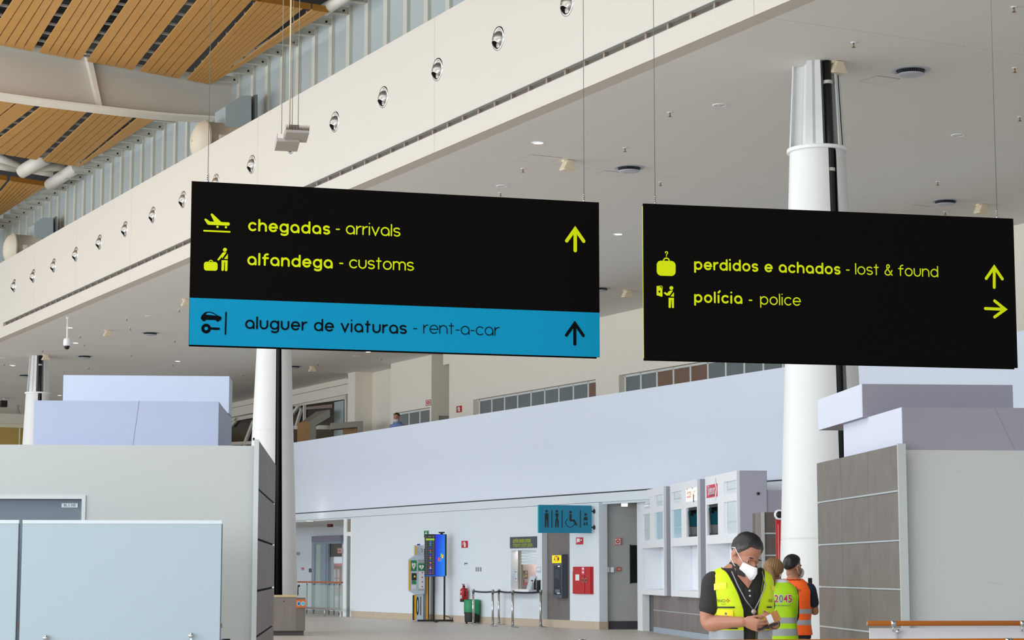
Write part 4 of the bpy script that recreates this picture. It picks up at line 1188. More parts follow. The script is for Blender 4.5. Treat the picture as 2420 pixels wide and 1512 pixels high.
# ------------------------------------------------------------------ glazed passage on the left of the back wall
def W(px, py, y=YP): return onp(px, py, HALL, 1, y)
def wrect(m, px0, py0, px1, py1, y, d0, d1):
    a, b = W(px0, py0, y), W(px1, py1, y); m.box(a.x, y + d0, b.z, b.x, y + d1, a.z)
YB = YP + 3.4
m = MB()
dh0, dh1 = W(777.5, 1350, YB).x, W(808, 1350, YB).x
dzt, dzb = W(790, 1282, YB).z, 0.05
holed(m, -100, -28, 0, 3.6, YB, YB + .2, [(dh0, dh1, dzb, dzt)])
struct('wall_passage', HALL, m, M_lowwall)
m = MB(); m.box(-100, YP + .255, ZL - .06, XL - .02, YB, ZL); struct('ceiling_passage', HALL, m, M_ceil)
t = Thing('passage_door', 'blue-grey framed glass door of the passage left of the white wall', 'door', HALL, ((dh0 + dh1) / 2, YB, 0))
M_bluegrey = mat('frame_bluegrey', (150, 164, 180), 0.45)
m = t.mb(); wrect(m, 775, 1279, 778.5, 1462, YB, -.09, -.01); wrect(m, 742, 1279, 747, 1462, YB, -.09, -.01); wrect(m, 742, 1279, 811, 1284, YB, -.092, -.012); t.part('frame', m, M_bluegrey)
m = t.mb(); wrect(m, 764, 1284, 775, 1462, YB, -.12, -.01); t.part('post', m, mat('frame_bluegrey', (0, 0, 0)))
m = t.mb(); wrect(m, 744, 1267, 812, 1278, YB, -.14, -.01); t.part('header', m, mat('header_lilac', (140, 138, 156), 0.5))
m = t.mb(); wrect(m, 748, 1285, 763, 1460, YB, -.05, -.03); t.part('side_pane', m, mat('pale_pane', (176, 190, 194), 0.1))
gl = mat('clear_glass', (225, 235, 238), 0.02, alpha=.18)
m = t.mb(); wrect(m, 779, 1285, 808, 1460, YB, .05, .06); t.part('pane', m, gl)
m = t.mb(); wrect(m, 779, 1285, 808, 1315, YB, .02, .048); t.part('transom', m, mat('transom_olive', (92, 92, 84), .5, noise=.2))
m = t.mb(); wrect(m, 779, 1375, 808, 1380, YB, .02, .048); t.part('cross_bar', m, mat('frame_bluegrey', (0, 0, 0)))
def alarm_sign(name, label, px0, py0, px1, py1, y, d, kind, t=None):
    a, b = W(px0, py0, y - d), W(px1, py1, y - d)
    t = Thing(name, label, 'sign', HALL, ((a.x + b.x) / 2, y, b.z))
    build_sign_face(t, a, b, y - d, d, kind)
def build_sign_face(t, a, b, y, d, kind, plate=None):
    """red safety sign between corners a (top left) and b (bottom right) in the frame of t"""
    w, h = b.x - a.x, a.z - b.z
    F = lambda u, v_: (a.x + u * w, y - .006, b.z + v_ * h)
    if kind == 'ring':
        m = t.mb(); m.box(a.x, y, b.z, b.x, y + max(.004, d), a.z); t.part('plate', m, mat('sign_white', (236, 232, 226), 0.5))
        m = t.mb()
        for p, q in (((.08, .08), (.92, .08)), ((.92, .08), (.92, .92)), ((.92, .92), (.08, .92)), ((.08, .92), (.08, .08))):
            stroke(m, [p, q], .09, F)
        t.part('border', m, M_red)
        m = t.mb(); stroke(m, arc(.5, .5, .20, .20, 0, 360, 20), .15, F); t.part('ring', m, M_red)
    else:
        m = t.mb(); m.box(a.x, y, b.z, b.x, y + max(.004, d), a.z); t.part('plate', m, plate or M_red)
        m = t.mb()
        wm = mat('sign_white', (236, 232, 226), 0.5)
        if kind == 'extinguisher':
            m.face([F(*p) for p in ((.42, .12), (.72, .12), (.74, .62), (.66, .74), (.48, .74), (.42, .62))])
            stroke(m, [(.5, .8), (.36, .78), (.26, .6), (.24, .42)], .09, F); stroke(m, [(.57, .76), (.57, .86)], .08, F)
        elif kind == 'hose':
            m.face([F(*p) for p in ((.12, .35), (.60, .35), (.60, .86), (.12, .86))]); m.face([F(*p) for p in ((.14, .36), (.16, .12), (.26, .36))])
            m.face([F(.78 + .11 * math.cos(2 * pi * k / 12), .62 + .11 * math.sin(2 * pi * k / 12)) for k in range(12)])
        elif kind == 'exit':
            stroke(m, [(.55, .15), (.45, .45), (.5, .7)], .14, F); stroke(m, [(.3, .55), (.5, .68), (.7, .5)], .1, F)
            m.face([F(.56 + .08 * math.cos(2 * pi * k / 10), .84 + .08 * math.sin(2 * pi * k / 10)) for k in range(10)])
        elif kind == 'call':
            stroke(m, [(.2, .25), (.2, .75)], .1, F); stroke(m, [(.45, .25), (.45, .75)], .1, F); stroke(m, [(.6, .25), (.8, .25), (.8, .75), (.6, .75)], .1, F)
        t.part('pictogram', m, wm)
alarm_sign('fire_alarm_sign', 'red framed white alarm sign seen through the glass passage door', 797, 1295, 807.5, 1307, YB - .2, .03, 'ring')
alarm_sign('wall_label', 'tiny red label on the passage wall left of glass door', 712, 1341, 718, 1346, YB, .01, 'call')
m = MB(W(783, 1236, YB - 1.2)); a = W(779, 1238, YB - 1.2); b = W(787, 1245, YB - 1.2); m.box(a.x, YB - 1.3, b.z, b.x, YB - 1.2, ZL - .06)
solo('alarm_siren', 'dark red alarm siren under the passage ceiling', 'siren', HALL, W(783, 1236, YB - 1.2), m, mat('siren_red', (96, 20, 24), 0.5))
c = W(733, 1230, YB - 1.6); c = onz(733, 1230, HALL, ZL - .06)
t = Thing('downlight', 'lit downlight in the low passage ceiling behind the middle column', 'ceiling light', HALL, c)
m = t.mb(); m.lathe([(.001, -.02), (.12, -.018), (.13, 0)], c, 20, (0, 0, 1)); t.part('lens', m, M_lampon)
m = t.mb(); m.lathe([(.13, -.02), (.155, -.015), (.16, 0)], c, 20, (0, 0, 1)); t.part('trim_ring', m, M_white)
# wall camera and reader on the passage wall
a = W(705, 1308, YB)
t = Thing('wall_camera', 'small white wall camera on the passage wall beside the column', 'camera', HALL, a)
m = t.mb(); m.box(a.x - .16, YB - .14, a.z - .05, a.x + .18, YB - .04, a.z + .06); t.part('body', m, mat('cam_grey', (186, 192, 196), .4))
m = t.mb(); m.cyl((a.x + .12, YB - .15, a.z), (a.x + .18, YB - .16, a.z - .02), .04, 10); t.part('lens', m, M_black)
m = t.mb(); m.box(a.x - .03, YB - .04, a.z - .03, a.x + .03, YB, a.z + .03); t.part('bracket', m, mat('cam_grey', (0, 0, 0)))
m = MB(W(735, 1350, YB)); wrect(m, 732.5, 1343, 737.5, 1352, YB, -.05, 0)
solo('card_reader', 'small dark card reader left of the passage door', 'card reader', HALL, W(735, 1350, YB), m, mat('reader_dark', (70, 82, 96), .4))
# glazed screen at the right end of the passage
t = Thing('glazed_screen', 'tall white framed glazed screen at the left end of white wall', 'glazed screen', HALL, (XL - .2, YP, 0))
m = t.mb(); wrect(m, 811, 1225, 816, 1462, YP, .02, .12); wrect(m, 811, 1257, 829, 1266, YP, .021, .119); wrect(m, 827.5, 1225, 831, 1462, YP, .022, .118); t.part('frame', m, M_white)
m = t.mb(); wrect(m, 816, 1228, 828, 1257, YP, .06, .075); t.part('upper_pane', m, mat('pane_olive', (128, 122, 100), 0.1, noise=.1))
m = t.mb(); wrect(m, 816, 1268, 828, 1452, YP, .06, .075); t.part('lower_pane', m, mat('pane_teal', (112, 128, 128), 0.1, noise=.25, nscale=1.2))
m = t.mb(); wrect(m, 816, 1452, 828, 1461, YP, .05, .08); t.part('kick_plate', m, mat('kick_grey', (120, 122, 130), .5))
# balustrade in the passage
yb = YP + .6
A0, A1 = W(703, 1376, yb), W(810, 1376, yb)
t = Thing('passage_balustrade', 'glass balustrade with orange timber rail in the passage behind the bench', 'balustrade', HALL, (A0.x, yb, 0))
zr = W(760, 1375.5, yb).z
m = t.mb(); m.tube([(A0.x - 1, yb, zr), (A1.x, yb, zr)], .028, 12); t.part('timber_rail', m, mat('rail_orange', (184, 104, 52), 0.5))
for px in (722, 738, 774, 786, 798):
    m = t.mb(); c = W(px, 1400, yb); m.box(c.x - .03, yb + .04, .0, c.x + .03, yb + .07, zr - .06); t.part('post', m, mat('post_steel', (124, 124, 126), 0.4, .5))
    m = t.mb(); m.tube([(c.x, yb + .05, zr - .07), (c.x + .05, yb + .02, zr - .06), (c.x + .06, yb, zr - .02)], .012, 6); t.part('rail_bracket', m, M_chrome)
pv = [703, 722, 738, 774, 810]
for p, q in zip(pv[:-1], pv[1:]):
    m = t.mb(); a, b = W(p + 1, 1382, yb), W(q - 1, 1382, yb); m.box(a.x, yb, .15, b.x, yb + .015, zr - .1); t.part('glass_panel', m, mat('glass_green', (190, 210, 206), 0.05, alpha=.35))
yb = YP - .5
zr = W(760, 1437.5, yb).z
t = Thing('bumper_rail', 'low bent steel bumper rail on the floor right of the grey bench', 'rail', HALL, (W(760, 1400, yb).x, yb, 0))
m = t.mb(); x0, x1 = W(715, 1400, yb).x, W(806, 1400, yb).x
m.tube([(x0, yb, zr)] + [(x1 - .25, yb, zr), (x1 - .12, yb, zr - .03), (x1 - .03, yb, zr - .12), (x1, yb, zr - .25), (x1, yb, 0)], .035, 12); t.part('rail', m, mat('rail_steel', (190, 186, 186), 0.3, .6))
m = t.mb(); xm = W(768, 1400, yb).x; m.cyl((xm, yb, 0), (xm, yb, zr), .03, 10); t.part('leg', m, mat('rail_steel', (0, 0, 0)))
# houses outside seen through the passage door
def outside(px0, px1, py, y, label, col):
    a, b = W(px0, py, y), W(px1, py, y)
    t = Thing('town_house', label, 'building', HALL, ((a.x + b.x) / 2, y, 0))
    m = t.mb(); m.box(a.x, y, 0, b.x, y + 6, a.z); t.part('wall', m, mat('house_wall', col, .8, emit=.0))
    m = t.mb(); ap = W((px0 + px1) / 2, py - 7, y)
    m.prism([(a.x - .3, y - .3, a.z), (b.x + .3, y - .3, a.z), (ap.x + .5, y - .3, ap.z), (ap.x - .5, y - .3, ap.z)], (0, 6.5, 0)); t.part('roof', m, mat('house_roof', (206, 84, 62), .8))
    for i in range(3):
        for z in (.35, .7):
            m = t.mb(); x = a.x + (b.x - a.x) * (.2 + .3 * i); m.box(x - .2, y - .03, a.z * z - .25, x + .2, y, a.z * z + .35); t.part('window', m, mat('house_window', (228, 214, 210), .4))
outside(779, 806, 1338, YB + 24, 'pink house with red roof outside, seen through the passage door', (204, 116, 112))
m = MB(); m.box(-150, 48, -.25, -20, 110, -.05); struct('ground_outside', HALL, m, mat('grass_green', (120, 146, 96), .9, noise=.2, nscale=.3))

# ------------------------------------------------------------------ grey bench with orange notice
yd = 49.1
def D(px, py, y=yd): return onp(px, py, KIO, 1, y)
a, b = D(630, 1408), D(722, 1408)
t = Thing('reception_bench', 'grey-brown bench with tan top and orange notice at the foot of middle column', 'counter', KIO, (a.x, yd, 0))
m = t.mb(); e1 = D(700, 1408); m.box(a.x, yd, .11, e1.x, yd + .45, .90); m.hex8([(e1.x, yd + .001, .11), (b.x, yd + .05, .11), (b.x, yd + .45, .11), (e1.x, yd + .45, .11), (e1.x, yd + .001, .88), (b.x, yd + .05, .88), (b.x, yd + .45, .88), (e1.x, yd + .45, .88)]); t.part('body', m, mat('bench_brown', (128, 120, 112), .5, noise=.14, nscale=2, stretch=(3, 1, .5)))
m = t.mb(); m.box(a.x, yd - .02, .9, D(702, 1400).x, yd + .47, .945); t.part('top', m, mat('bench_top', (206, 184, 140), .5))
m = t.mb(); m.box(a.x, yd + .08, 0, D(718, 1490).x, yd + .41, .109); t.part('plinth', m, mat('plinth_dark', (74, 68, 64), .6))
q0, q1 = D(699, 1416), D(722.5, 1436)
m = t.mb(); m.box(q0.x, yd - .012, q1.z, q1.x, yd - .004, q0.z); nt_ = t.part('notice', m, mat('notice_orange', (206, 104, 46), .5))
for cx, cc in ((706, (20, 110, 180)), (716, (80, 180, 214))):
    c = D(cx, 1426); m = t.mb(); m.face([(c.x + .045 * math.cos(2 * pi * k / 20), yd - .016, c.z + .055 * math.sin(2 * pi * k / 20)) for k in range(20)]); t.part('pictogram_ring', m, mat('picto_pale', (206, 226, 236), .5), nt_)
    m = t.mb(); m.face([(c.x + .034 * math.cos(2 * pi * k / 20), yd - .019, c.z + .043 * math.sin(2 * pi * k / 20)) for k in range(20)]); t.part('pictogram', m, mat('picto_%d' % cx, cc, .5), nt_)
m = t.mb(); c = D(671, 1420); m.lathe([(.001, -.01), (.012, -.008), (.012, 0)], c, 10, (0, 1, 0)); t.part('lock', m, M_black)
c = D(705, 1385, yd + .2); f = D(704, 1405, yd + .2)
t = Thing('desk_microphone', 'thin black stem with round head on the grey bench', 'microphone', KIO, (f.x, yd + .2, .945))
m = t.mb(); m.tube([(f.x, yd + .2, .945), (f.x, yd + .2, c.z), (f.x + .03, yd + .2, c.z + .02)], .012, 8); t.part('stem', m, M_black)
m = t.mb(); m.ball((f.x + .02, yd + .2, c.z + .01), .03); t.part('head', m, M_black)

# ------------------------------------------------------------------ defibrillator totem and display stand
ya = 62.6
def G(px, py, y=ya): return onp(px, py, KIO, 1, y)
M_aed = mat('aed_grey', (190, 204, 216), .45); M_aed2 = mat('aed_side', (160, 166, 172), .5); M_amber = mat('aed_amber', (244, 172, 22), .5); M_green = mat('safety_green', (0, 128, 78), .5)
f = G(990, 1465)
t = Thing('defibrillator_totem', 'grey and yellow defibrillator totem marked 01 beside the display', 'defibrillator', KIO, (f.x, ya, 0))
def gbox(m, px0, py0, px1, py1, y0, y1):
    a, b = G(px0, py0, y0), G(px1, py1, y0); m.box(a.x, y0, max(0, b.z), b.x, y1, a.z)
m = t.mb(); gbox(m, 981, 1404, 1000, 1466, ya, ya + .4); gbox(m, 980, 1288, 1002, 1312, ya + .001, ya + .4)
P = [G(*p) for p in ((966, 1322), (980, 1312), (1002, 1312), (1002, 1403), (980, 1403), (966, 1395))]
m.prism([p + V((0, -.12, 0)) for p in P], (0, .5, 0)); t.part('housing', m, M_aed)
m = t.mb(); gbox(m, 1000.5, 1296, 1008, 1466, ya + .12, ya + .5); gbox(m, 988, 1322, 1004.5, 1395, ya - .13, ya - .121); t.part('side_panel', m, M_aed2)
m = t.mb(); gbox(m, 966.3, 1323, 969.5, 1394, ya - .13, ya - .121); gbox(m, 980, 1290, 984.5, 1311, ya - .125, ya - .121); gbox(m, 979, 1405, 983, 1464, ya - .01, ya + .3); gbox(m, 1008, 1300, 1011.5, 1465, ya + .10, ya + .45); t.part('amber_trim', m, M_amber)
m = t.mb(); gbox(m, 976.5, 1406, 979, 1465, ya - .01, ya + .3); gbox(m, 1011.5, 1330, 1014, 1465, ya + .12, ya + .4); t.part('black_trim', m, M_black)
def heart(m, cx, cy, wpx, hpx, y):
    pts = []
    for i in range(24):
        a = 2 * pi * i / 24; X = 16 * math.sin(a) ** 3 / 17; Y = (13 * math.cos(a) - 5 * math.cos(2 * a) - 2 * math.cos(3 * a) - math.cos(4 * a)) / 17
        p = G(cx + X * wpx / 2, cy - Y * hpx / 2, y); pts.append(p)
    m.face(pts)
for px0, py0, px1, py1 in ((971.5, 1324, 984, 1349), (988.5, 1331, 1004, 1348)):
    m = t.mb(); gbox(m, px0, py0, px1, py1, ya - .136, ya - .131); gp = t.part('heart_sign', m, M_green)
    m = t.mb(); heart(m, (px0 + px1) / 2, (py0 + py1) / 2, (px1 - px0) * .8, (py1 - py0) * .8, ya - .139); t.part('white_heart', m, mat('sign_white', (236, 232, 226), .5), gp)
    m = t.mb(); cx, cy = (px0 + px1) / 2, (py0 + py1) / 2; m.face([G(cx + q[0], cy + q[1], ya - .142) for q in ((1, -4), (-2, .5), (-.2, .5), (-1, 4), (2, -.5), (.2, -.5))]); t.part('bolt', m, M_green, gp)
m = t.mb(); gbox(m, 973, 1354, 984, 1371, ya - .136, ya - .131); t.part('device_window', m, M_black)
m = t.mb(); m.face([G(*p, ya - .139) for p in ((980, 1358), (983, 1364), (977, 1364))]); t.part('warning_triangle', m, mat('warn_yellow', (214, 222, 60), .5))
m = t.mb(); gbox(m, 973, 1372, 983, 1380, ya - .136, ya - .131); t.part('instruction_label', m, M_green)
m = t.mb(); gbox(m, 972.5, 1382, 984, 1391, ya - .136, ya - .131); gbox(m, 989, 1350, 1003, 1391, ya - .136, ya - .131); t.part('white_label', m, mat('label_pale', (214, 220, 224), .5))
for py in (1353, 1364, 1375, 1386):
    m = t.mb(); c = G(998, py, ya - .139); m.face([(c.x + .02 * math.cos(k * pi / 4), c.y, c.z + .025 * math.sin(k * pi / 4)) for k in range(8)]); t.part('status_dot', m, M_red)
m = t.mb(); gbox(m, 986, 1285, 993, 1288, ya + .05, ya + .15); t.part('beacon', m, mat('beacon_blue', (10, 40, 160), .3))
c = G(990.5, 1434, ya - .003)
vv, ff = fontmesh('01', .45, lambda x, y: (c.x + x, ya - .004, c.z + y * 1.75), width=.15, bold=.012)
m = t.mb(); m.add(vv, ff); t.part('number', m, M_black)
c = G(995, 1301, ya - .003); m = t.mb(); stroke(m, arc(c.x, c.z, .04, .06, -60, 90, 8), .014, lambda a, b: (a, ya - .003, b)); t.part('emblem_arc', m, M_red)

ys = 61.5
a, b = G(1004, 1262, ys), G(1053, 1362, ys)
f = G(1028, 1466, ys)
t = Thing('display_stand', 'black portrait display on stand, flight list left and blue screen right', 'display', KIO, (f.x, ys, 0))
z0, z1 = b.z, a.z
m = t.mb(); m.box(a.x, ys, z0, b.x, ys + .07, z1); m.box(b.x, ys + .02, z0 + .02, b.x + .03, ys + .09, z1); t.part('housing', m, M_black)
xm = G(1028, 1300, ys).x
m = t.mb(); m.box(a.x + .015, ys - .004, z0 + .04, xm, ys - .0005, z1 - .01); lf = t.part('list_screen', m, mat('screen_black', (40, 42, 48), .3, emit=.35))
m = t.mb(); m.box(a.x + .015, ys - .004, z0 + .008, xm, ys - .0005, z0 + .038); t.part('blue_bar', m, mat('screen_bar', (10, 84, 190), .3, emit=.6), lf)
m = t.mb(); m.box(a.x + .03, ys - .007, z1 - .185, xm - .02, ys - .0045, z1 - .125); t.part('green_row', m, mat('screen_lime', (140, 180, 50), .3, emit=.5), lf)
m = t.mb(); hdr = t.mb()
for k, (u0, u1) in enumerate(((.06, .14), (.34, .62), (.76, .92))):
    hdr.box(a.x + u0 * (xm - a.x), ys - .007, z1 - .09, a.x + u1 * (xm - a.x), ys - .0045, z1 - .06)
t.part('header_text', hdr, mat('screen_pale', (120, 122, 128), .3, emit=.2), lf)
rows = t.mb()
dots = [(40, 120, 220), (30, 150, 210), (20, 170, 90), (40, 60, 200), (60, 60, 200), (210, 60, 60), (20, 160, 80), (40, 60, 220), (60, 80, 220), (220, 110, 40), (20, 160, 70), (40, 60, 200), (230, 140, 30), (60, 70, 200), (220, 80, 50), (200, 200, 210), (40, 60, 220), (60, 60, 210), (200, 40, 160)]
for i, cc in enumerate(dots):
    z = z1 - .225 - i * .052
    for u0, u1 in ((.06, .26), (.36, .44), (.74, .9)):
        rows.box(a.x + u0 * (xm - a.x), ys - .007, z - .008, a.x + u1 * (xm - a.x), ys - .0045, z + .008)
    q = t.mb(); cx = a.x + .56 * (xm - a.x); q.box(cx - .025, ys - .008, z - .02, cx + .025, ys - .0045, z + .02); t.part('airline_mark', q, mat('scr_%d_%d_%d' % cc, cc, .3, emit=.22), lf)
o = t.part('text_rows', rows, mat('screen_pale', (0, 0, 0)), lf); o['kind'] = 'stuff'
m = t.mb(); m.box(xm + .01, ys - .004, z0 + .01, b.x - .02, ys - .0005, z1 - .01)
def screen_blue():
    mm = mat('screen_blue', (12, 72, 190), .3, emit=.75)
    nt = mm.node_tree; bs = nt.nodes['Principled BSDF']; tc = nt.nodes.new('ShaderNodeTexCoord'); gr = nt.nodes.new('ShaderNodeTexGradient'); mp = nt.nodes.new('ShaderNodeMapping'); rp = nt.nodes.new('ShaderNodeValToRGB')
    mp.inputs['Rotation'].default_value = (0, pi / 2, 0); mp.inputs['Location'].default_value = (0.0, 0, 0); mp.inputs['Scale'].default_value = (.5, .5, .5)
    gr.gradient_type = 'SPHERICAL'; mp.inputs['Location'].default_value = (-1.0, 0, 0); mp.inputs['Rotation'].default_value = (0, 0, 0); mp.inputs['Scale'].default_value = (.55, .55, .55)
    rp.color_ramp.elements[0].color = srgb((16, 48, 190)) + (1,); rp.color_ramp.elements[1].color = srgb((30, 150, 214)) + (1,)
    nt.links.new(tc.outputs['Generated'], mp.inputs['Vector']); nt.links.new(mp.outputs['Vector'], gr.inputs['Vector']); nt.links.new(gr.outputs['Fac'], rp.inputs['Fac'])
    nt.links.new(rp.outputs['Color'], bs.inputs['Emission Color']); nt.links.new(rp.outputs['Color'], bs.inputs['Base Color'])
    return mm
bl = t.part('blue_screen', m, screen_blue())
for (dx, dz, cc) in ((-.045, -.10, (220, 84, 60)), (.03, .02, (130, 180, 60)), (.015, -.12, (60, 140, 220)), (.065, -.02, (230, 180, 60))):
    q = t.mb(); cx = (xm + b.x) / 2 + dx; cz = z0 + (z1 - z0) * .49 + dz; q.hex8([(cx - .03, ys - .007, cz - .06), (cx + .025, ys - .007, cz - .05), (cx + .025, ys - .0045, cz - .05), (cx - .03, ys - .0045, cz - .06), (cx - .02, ys - .007, cz + .04), (cx + .035, ys - .007, cz + .05), (cx + .035, ys - .0045, cz + .05), (cx - .02, ys - .0045, cz + .04)]); t.part('logo_tile', q, mat('scr_%d_%d_%d' % cc, cc, .3, emit=.5), bl)
for px0, px1 in ((1024, 1028), (1049, 1053)):
    p, q = G(px0, 1400, ys), G(px1, 1400, ys); m = t.mb(); m.box(p.x, ys + .0705, .03, q.x, ys + .13, z0 + .3); t.part('leg', m, M_black)
m = t.mb(); p, q = G(987, 1464, ys), G(1074, 1464, ys); m.box(p.x, ys + .06, .02, q.x, ys + .14, .075); p = G(1030, 1464, ys); m.box(p.x - .04, ys - .35, .0, p.x + .04, ys + .5, .045); t.part('base_frame', m, M_black)
m = t.mb(); p = G(1053, 1455, ys); m.tube([p + V((0, .1, 0)), p + V((.13, .1, -.04)), p + V((.16, .1, -.1))], .012, 6); m.tube([p + V((.2, .1, -.1)), p + V((.27, .1, .06))], .012, 6); t.part('cable', m, M_black)
p = G(1044, 1257, ys)
t2 = Thing('display_camera', 'small black camera on top of the portrait display', 'camera', KIO, (p.x, ys, z1))
m = t2.mb(); m.box(p.x - .09, ys, z1 + .03, p.x + .09, ys + .06, z1 + .07); m.box(p.x - .04, ys + .01, z1, p.x + .04, ys + .05, z1 + .035); t2.part('body', m, M_black)
m = t2.mb(); m.lathe([(.001, -.012), (.02, -.01), (.02, 0)], (p.x + .05, ys, z1 + .05), 10, (0, 1, 0)); t2.part('lens', m, M_void)

# ------------------------------------------------------------------ things on the white back wall
def green_sign():
    a, b = W(1002, 1254, YP - .012), W(1012.5, 1270, YP - .012)
    t = Thing('exit_sign', 'green running man exit sign behind the portrait display', 'sign', HALL, ((a.x + b.x) / 2, YP, b.z))
    build_sign_face(t, a, b, YP - .012, .012, 'exit', M_green)
green_sign()
alarm_sign('extinguisher_sign', 'red extinguisher sign on the white wall above the red extinguisher', 1090.5, 1278, 1105, 1294, YP, .012, 'extinguisher')
alarm_sign('hose_sign', 'red fire hose sign above the red cabinet', 1361, 1270, 1377.5, 1286, YP, .012, 'hose')
a = W(1101.5, 1331)
t = Thing('direction_label', 'tiny pale green and red label on the white wall', 'label', HALL, a)
m = t.mb(); wrect(m, 1097.5, 1329, 1106, 1335, YP, -.008, 0); t.part('plate', m, mat('label_pale', (0, 0, 0)))
m = t.mb(); wrect(m, 1098, 1330, 1105, 1332, YP, -.011, -.008); t.part('teal_mark', m, M_teal)
m = t.mb(); wrect(m, 1098, 1332.5, 1099.5, 1334.5, YP, -.011, -.008); t.part('red_mark', m, M_red)
t = Thing('light_switch', 'row of three narrow grey switches on the white wall', 'switch', HALL, W(1131, 1345))
for px in (1126, 1131, 1136.5):
    m = t.mb(); wrect(m, px - 1, 1340, px + 1.2, 1350, YP, -.015, 0); t.part('rocker', m, mat('switch_grey', (140, 144, 146), .4))
# fire extinguisher
c = W(1096, 1402, YP - .14)
t = Thing('fire_extinguisher', 'red fire extinguisher hanging on the white wall above the green bin', 'fire extinguisher', HALL, (c.x, c.y, W(1096, 1422, YP - .14).z))
z0, z1 = W(1096, 1422, YP - .14).z, W(1096, 1389, YP - .14).z
m = t.mb(); m.lathe([(.001, z0 + .07), (.11, z0 + .07), (.112, z1 - .08), (.09, z1 - .02), (.04, z1), (.035, z1 + .03)], (c.x, c.y, 0), 20, (0, 0, 1)); t.part('cylinder', m, M_red)
m = t.mb(); m.lathe([(.001, z0), (.108, z0), (.113, z0 + .01), (.113, z0 + .069)], (c.x, c.y, 0), 20, (0, 0, 1)); t.part('base_ring', m, M_black)
m = t.mb(); m.box(c.x - .03, c.y - .03, z1 + .03, c.x + .03, c.y + .03, z1 + .07); m.tube([(c.x, c.y, z1 + .06), (c.x + .05, c.y, z1 + .12)], .012, 6); m.tube([(c.x, c.y, z1 + .07), (c.x - .03, c.y - .04, z1 + .12)], .014, 6); t.part('valve', m, mat('valve_dark_red', (120, 20, 26), .4))
m = t.mb(); m.box(c.x + .01, c.y - .119, z0 + .1, c.x + .075, c.y - .09, z0 + .2); m.box(c.x + .01, c.y - .119, z0 + .28, c.x + .07, c.y - .09, z1 - .1); t.part('label', m, mat('label_pale', (0, 0, 0)))
m = t.mb(); m.tube([(c.x + .03, c.y, z1 + .05), (c.x + .12, c.y - .02, z1), (c.x + .13, c.y - .02, z1 - .25)], .014, 6); t.part('hose', m, M_black)
m = t.mb(); m.box(c.x - .04, c.y + .1, z1 - .1, c.x + .04, YP, z1); t.part('bracket', m, M_chrome)
# litter bin
yb = YP - .75
c0, c1 = W(1097.5, 1471, yb), W(1132.5, 1471, yb)
cx = (c0.x + c1.x) / 2; r = .26
f = onz(1115, 1473, HALL, 0)
t = Thing('litter_bin', 'black litter bin with green bag below the red extinguisher', 'bin', HALL, f)
zt = onp(1115, 1417, HALL, 1, f.y).z
r = .22
m = t.mb(); m.lathe([(.001, .04), (r * .92, .04), (r * .94, .06), (r, zt - .3), (r, zt - .02)], (f.x, f.y, 0), 24, (0, 0, 1)); t.part('body', m, M_black)
m = t.mb(); ring = []
prof = [(r * 1.04, zt - .42), (r * 1.05, zt - .3), (r * 1.05, zt - .02), (r * .98, zt + .01), (r * .9, zt - .05)]
n = 28
rings = [[V((f.x + q * math.cos(2 * pi * k / n), f.y + q * math.sin(2 * pi * k / n), h + (.07 * math.sin(k * 2 * pi / n + 2.6) if i == 0 else 0))) for k in range(n)] for i, (q, h) in enumerate(prof)]
m.loft(rings, False); t.part('bag', m, mat('bag_green', (0, 140, 84), .4))
for k in range(3):
    m = t.mb(); a = 2 * pi * k / 3; m.cyl((f.x + r * .7 * math.cos(a), f.y + r * .7 * math.sin(a), 0), (f.x + r * .7 * math.cos(a), f.y + r * .7 * math.sin(a), .045), .03, 8); t.part('foot', m, M_black)
# queue barrier posts and belts
M_belt = mat('belt_navy', (52, 58, 74), .7)
posts = []
def make_post():
    t = Thing('barrier_post', 'x', 'barrier post', HALL, (0, 0, 0), 'chrome belt barrier posts')
    m = t.mb(); m.lathe([(.001, 0), (.17, 0), (.175, .012), (.06, .028), (.035, .05)], (0, 0, 0), 24, (0, 0, 1)); t.part('foot', m, M_chrome)
    m = t.mb(); m.cyl((0, 0, .03), (0, 0, .90), .033, 14); t.part('tube', m, M_chrome)
    m = t.mb(); m.lathe([(.001, 1.0), (.038, 1.0), (.042, .99), (.042, .90), (.001, .90)], (0, 0, 0), 16, (0, 0, 1)); t.part('head', m, mat('head_steel', (150, 150, 152), .3, .8))
    return t.o
bp = make_post()
for k, (px, py, lab) in enumerate([(1118.5, 1476, 'chrome barrier post in front of the green litter bin'), (1164.5, 1479.5, 'chrome barrier post, second of the front ones from the left'), (1179, 1476, 'rear chrome barrier post close to the white wall under hatch shelf'),
                                   (1211.5, 1482, 'chrome barrier post in front of the ticket hatch'), (1278, 1481.5, 'rightmost chrome barrier post beside the brown cash machine strip')]):
    p = onz(px, py, HALL, 0); posts.append(p)
    if k == 0: bp.location = RH @ p; bp['label'] = lab
    else: dup(bp, RH @ p, lab)
for i, j, lab in ((0, 1, 'dark belt between the barrier post at the bin and the second one'), (1, 2, 'short dark belt running back to the rear barrier post'), (2, 3, 'dark belt between the rear post and the post at the ticket hatch'), (3, 4, 'dark belt between the two right barrier posts below hatch')):
    a, b = posts[i], posts[j]
    d_ = (b - a).normalized() * .043
    a, b = a + d_, b - d_
    mid = (a + b) / 2
    m = MB(mid + V((0, 0, .93)))
    pr = [a.lerp(b, k / 10) + V((0, 0, .968 - .018 * 4 * (k / 10) * (1 - k / 10))) for k in range(11)]
    nn = V((-(b - a).y, (b - a).x, 0)).normalized() * .002
    m.loft([[p + nn, p - nn, p - nn + V((0, 0, -.05)), p + nn + V((0, 0, -.05))] for p in pr], True, smooth=False)
    solo('barrier_belt', lab, 'belt', HALL, mid + V((0, 0, .93)), m, M_belt, 'belts of the queue barrier')
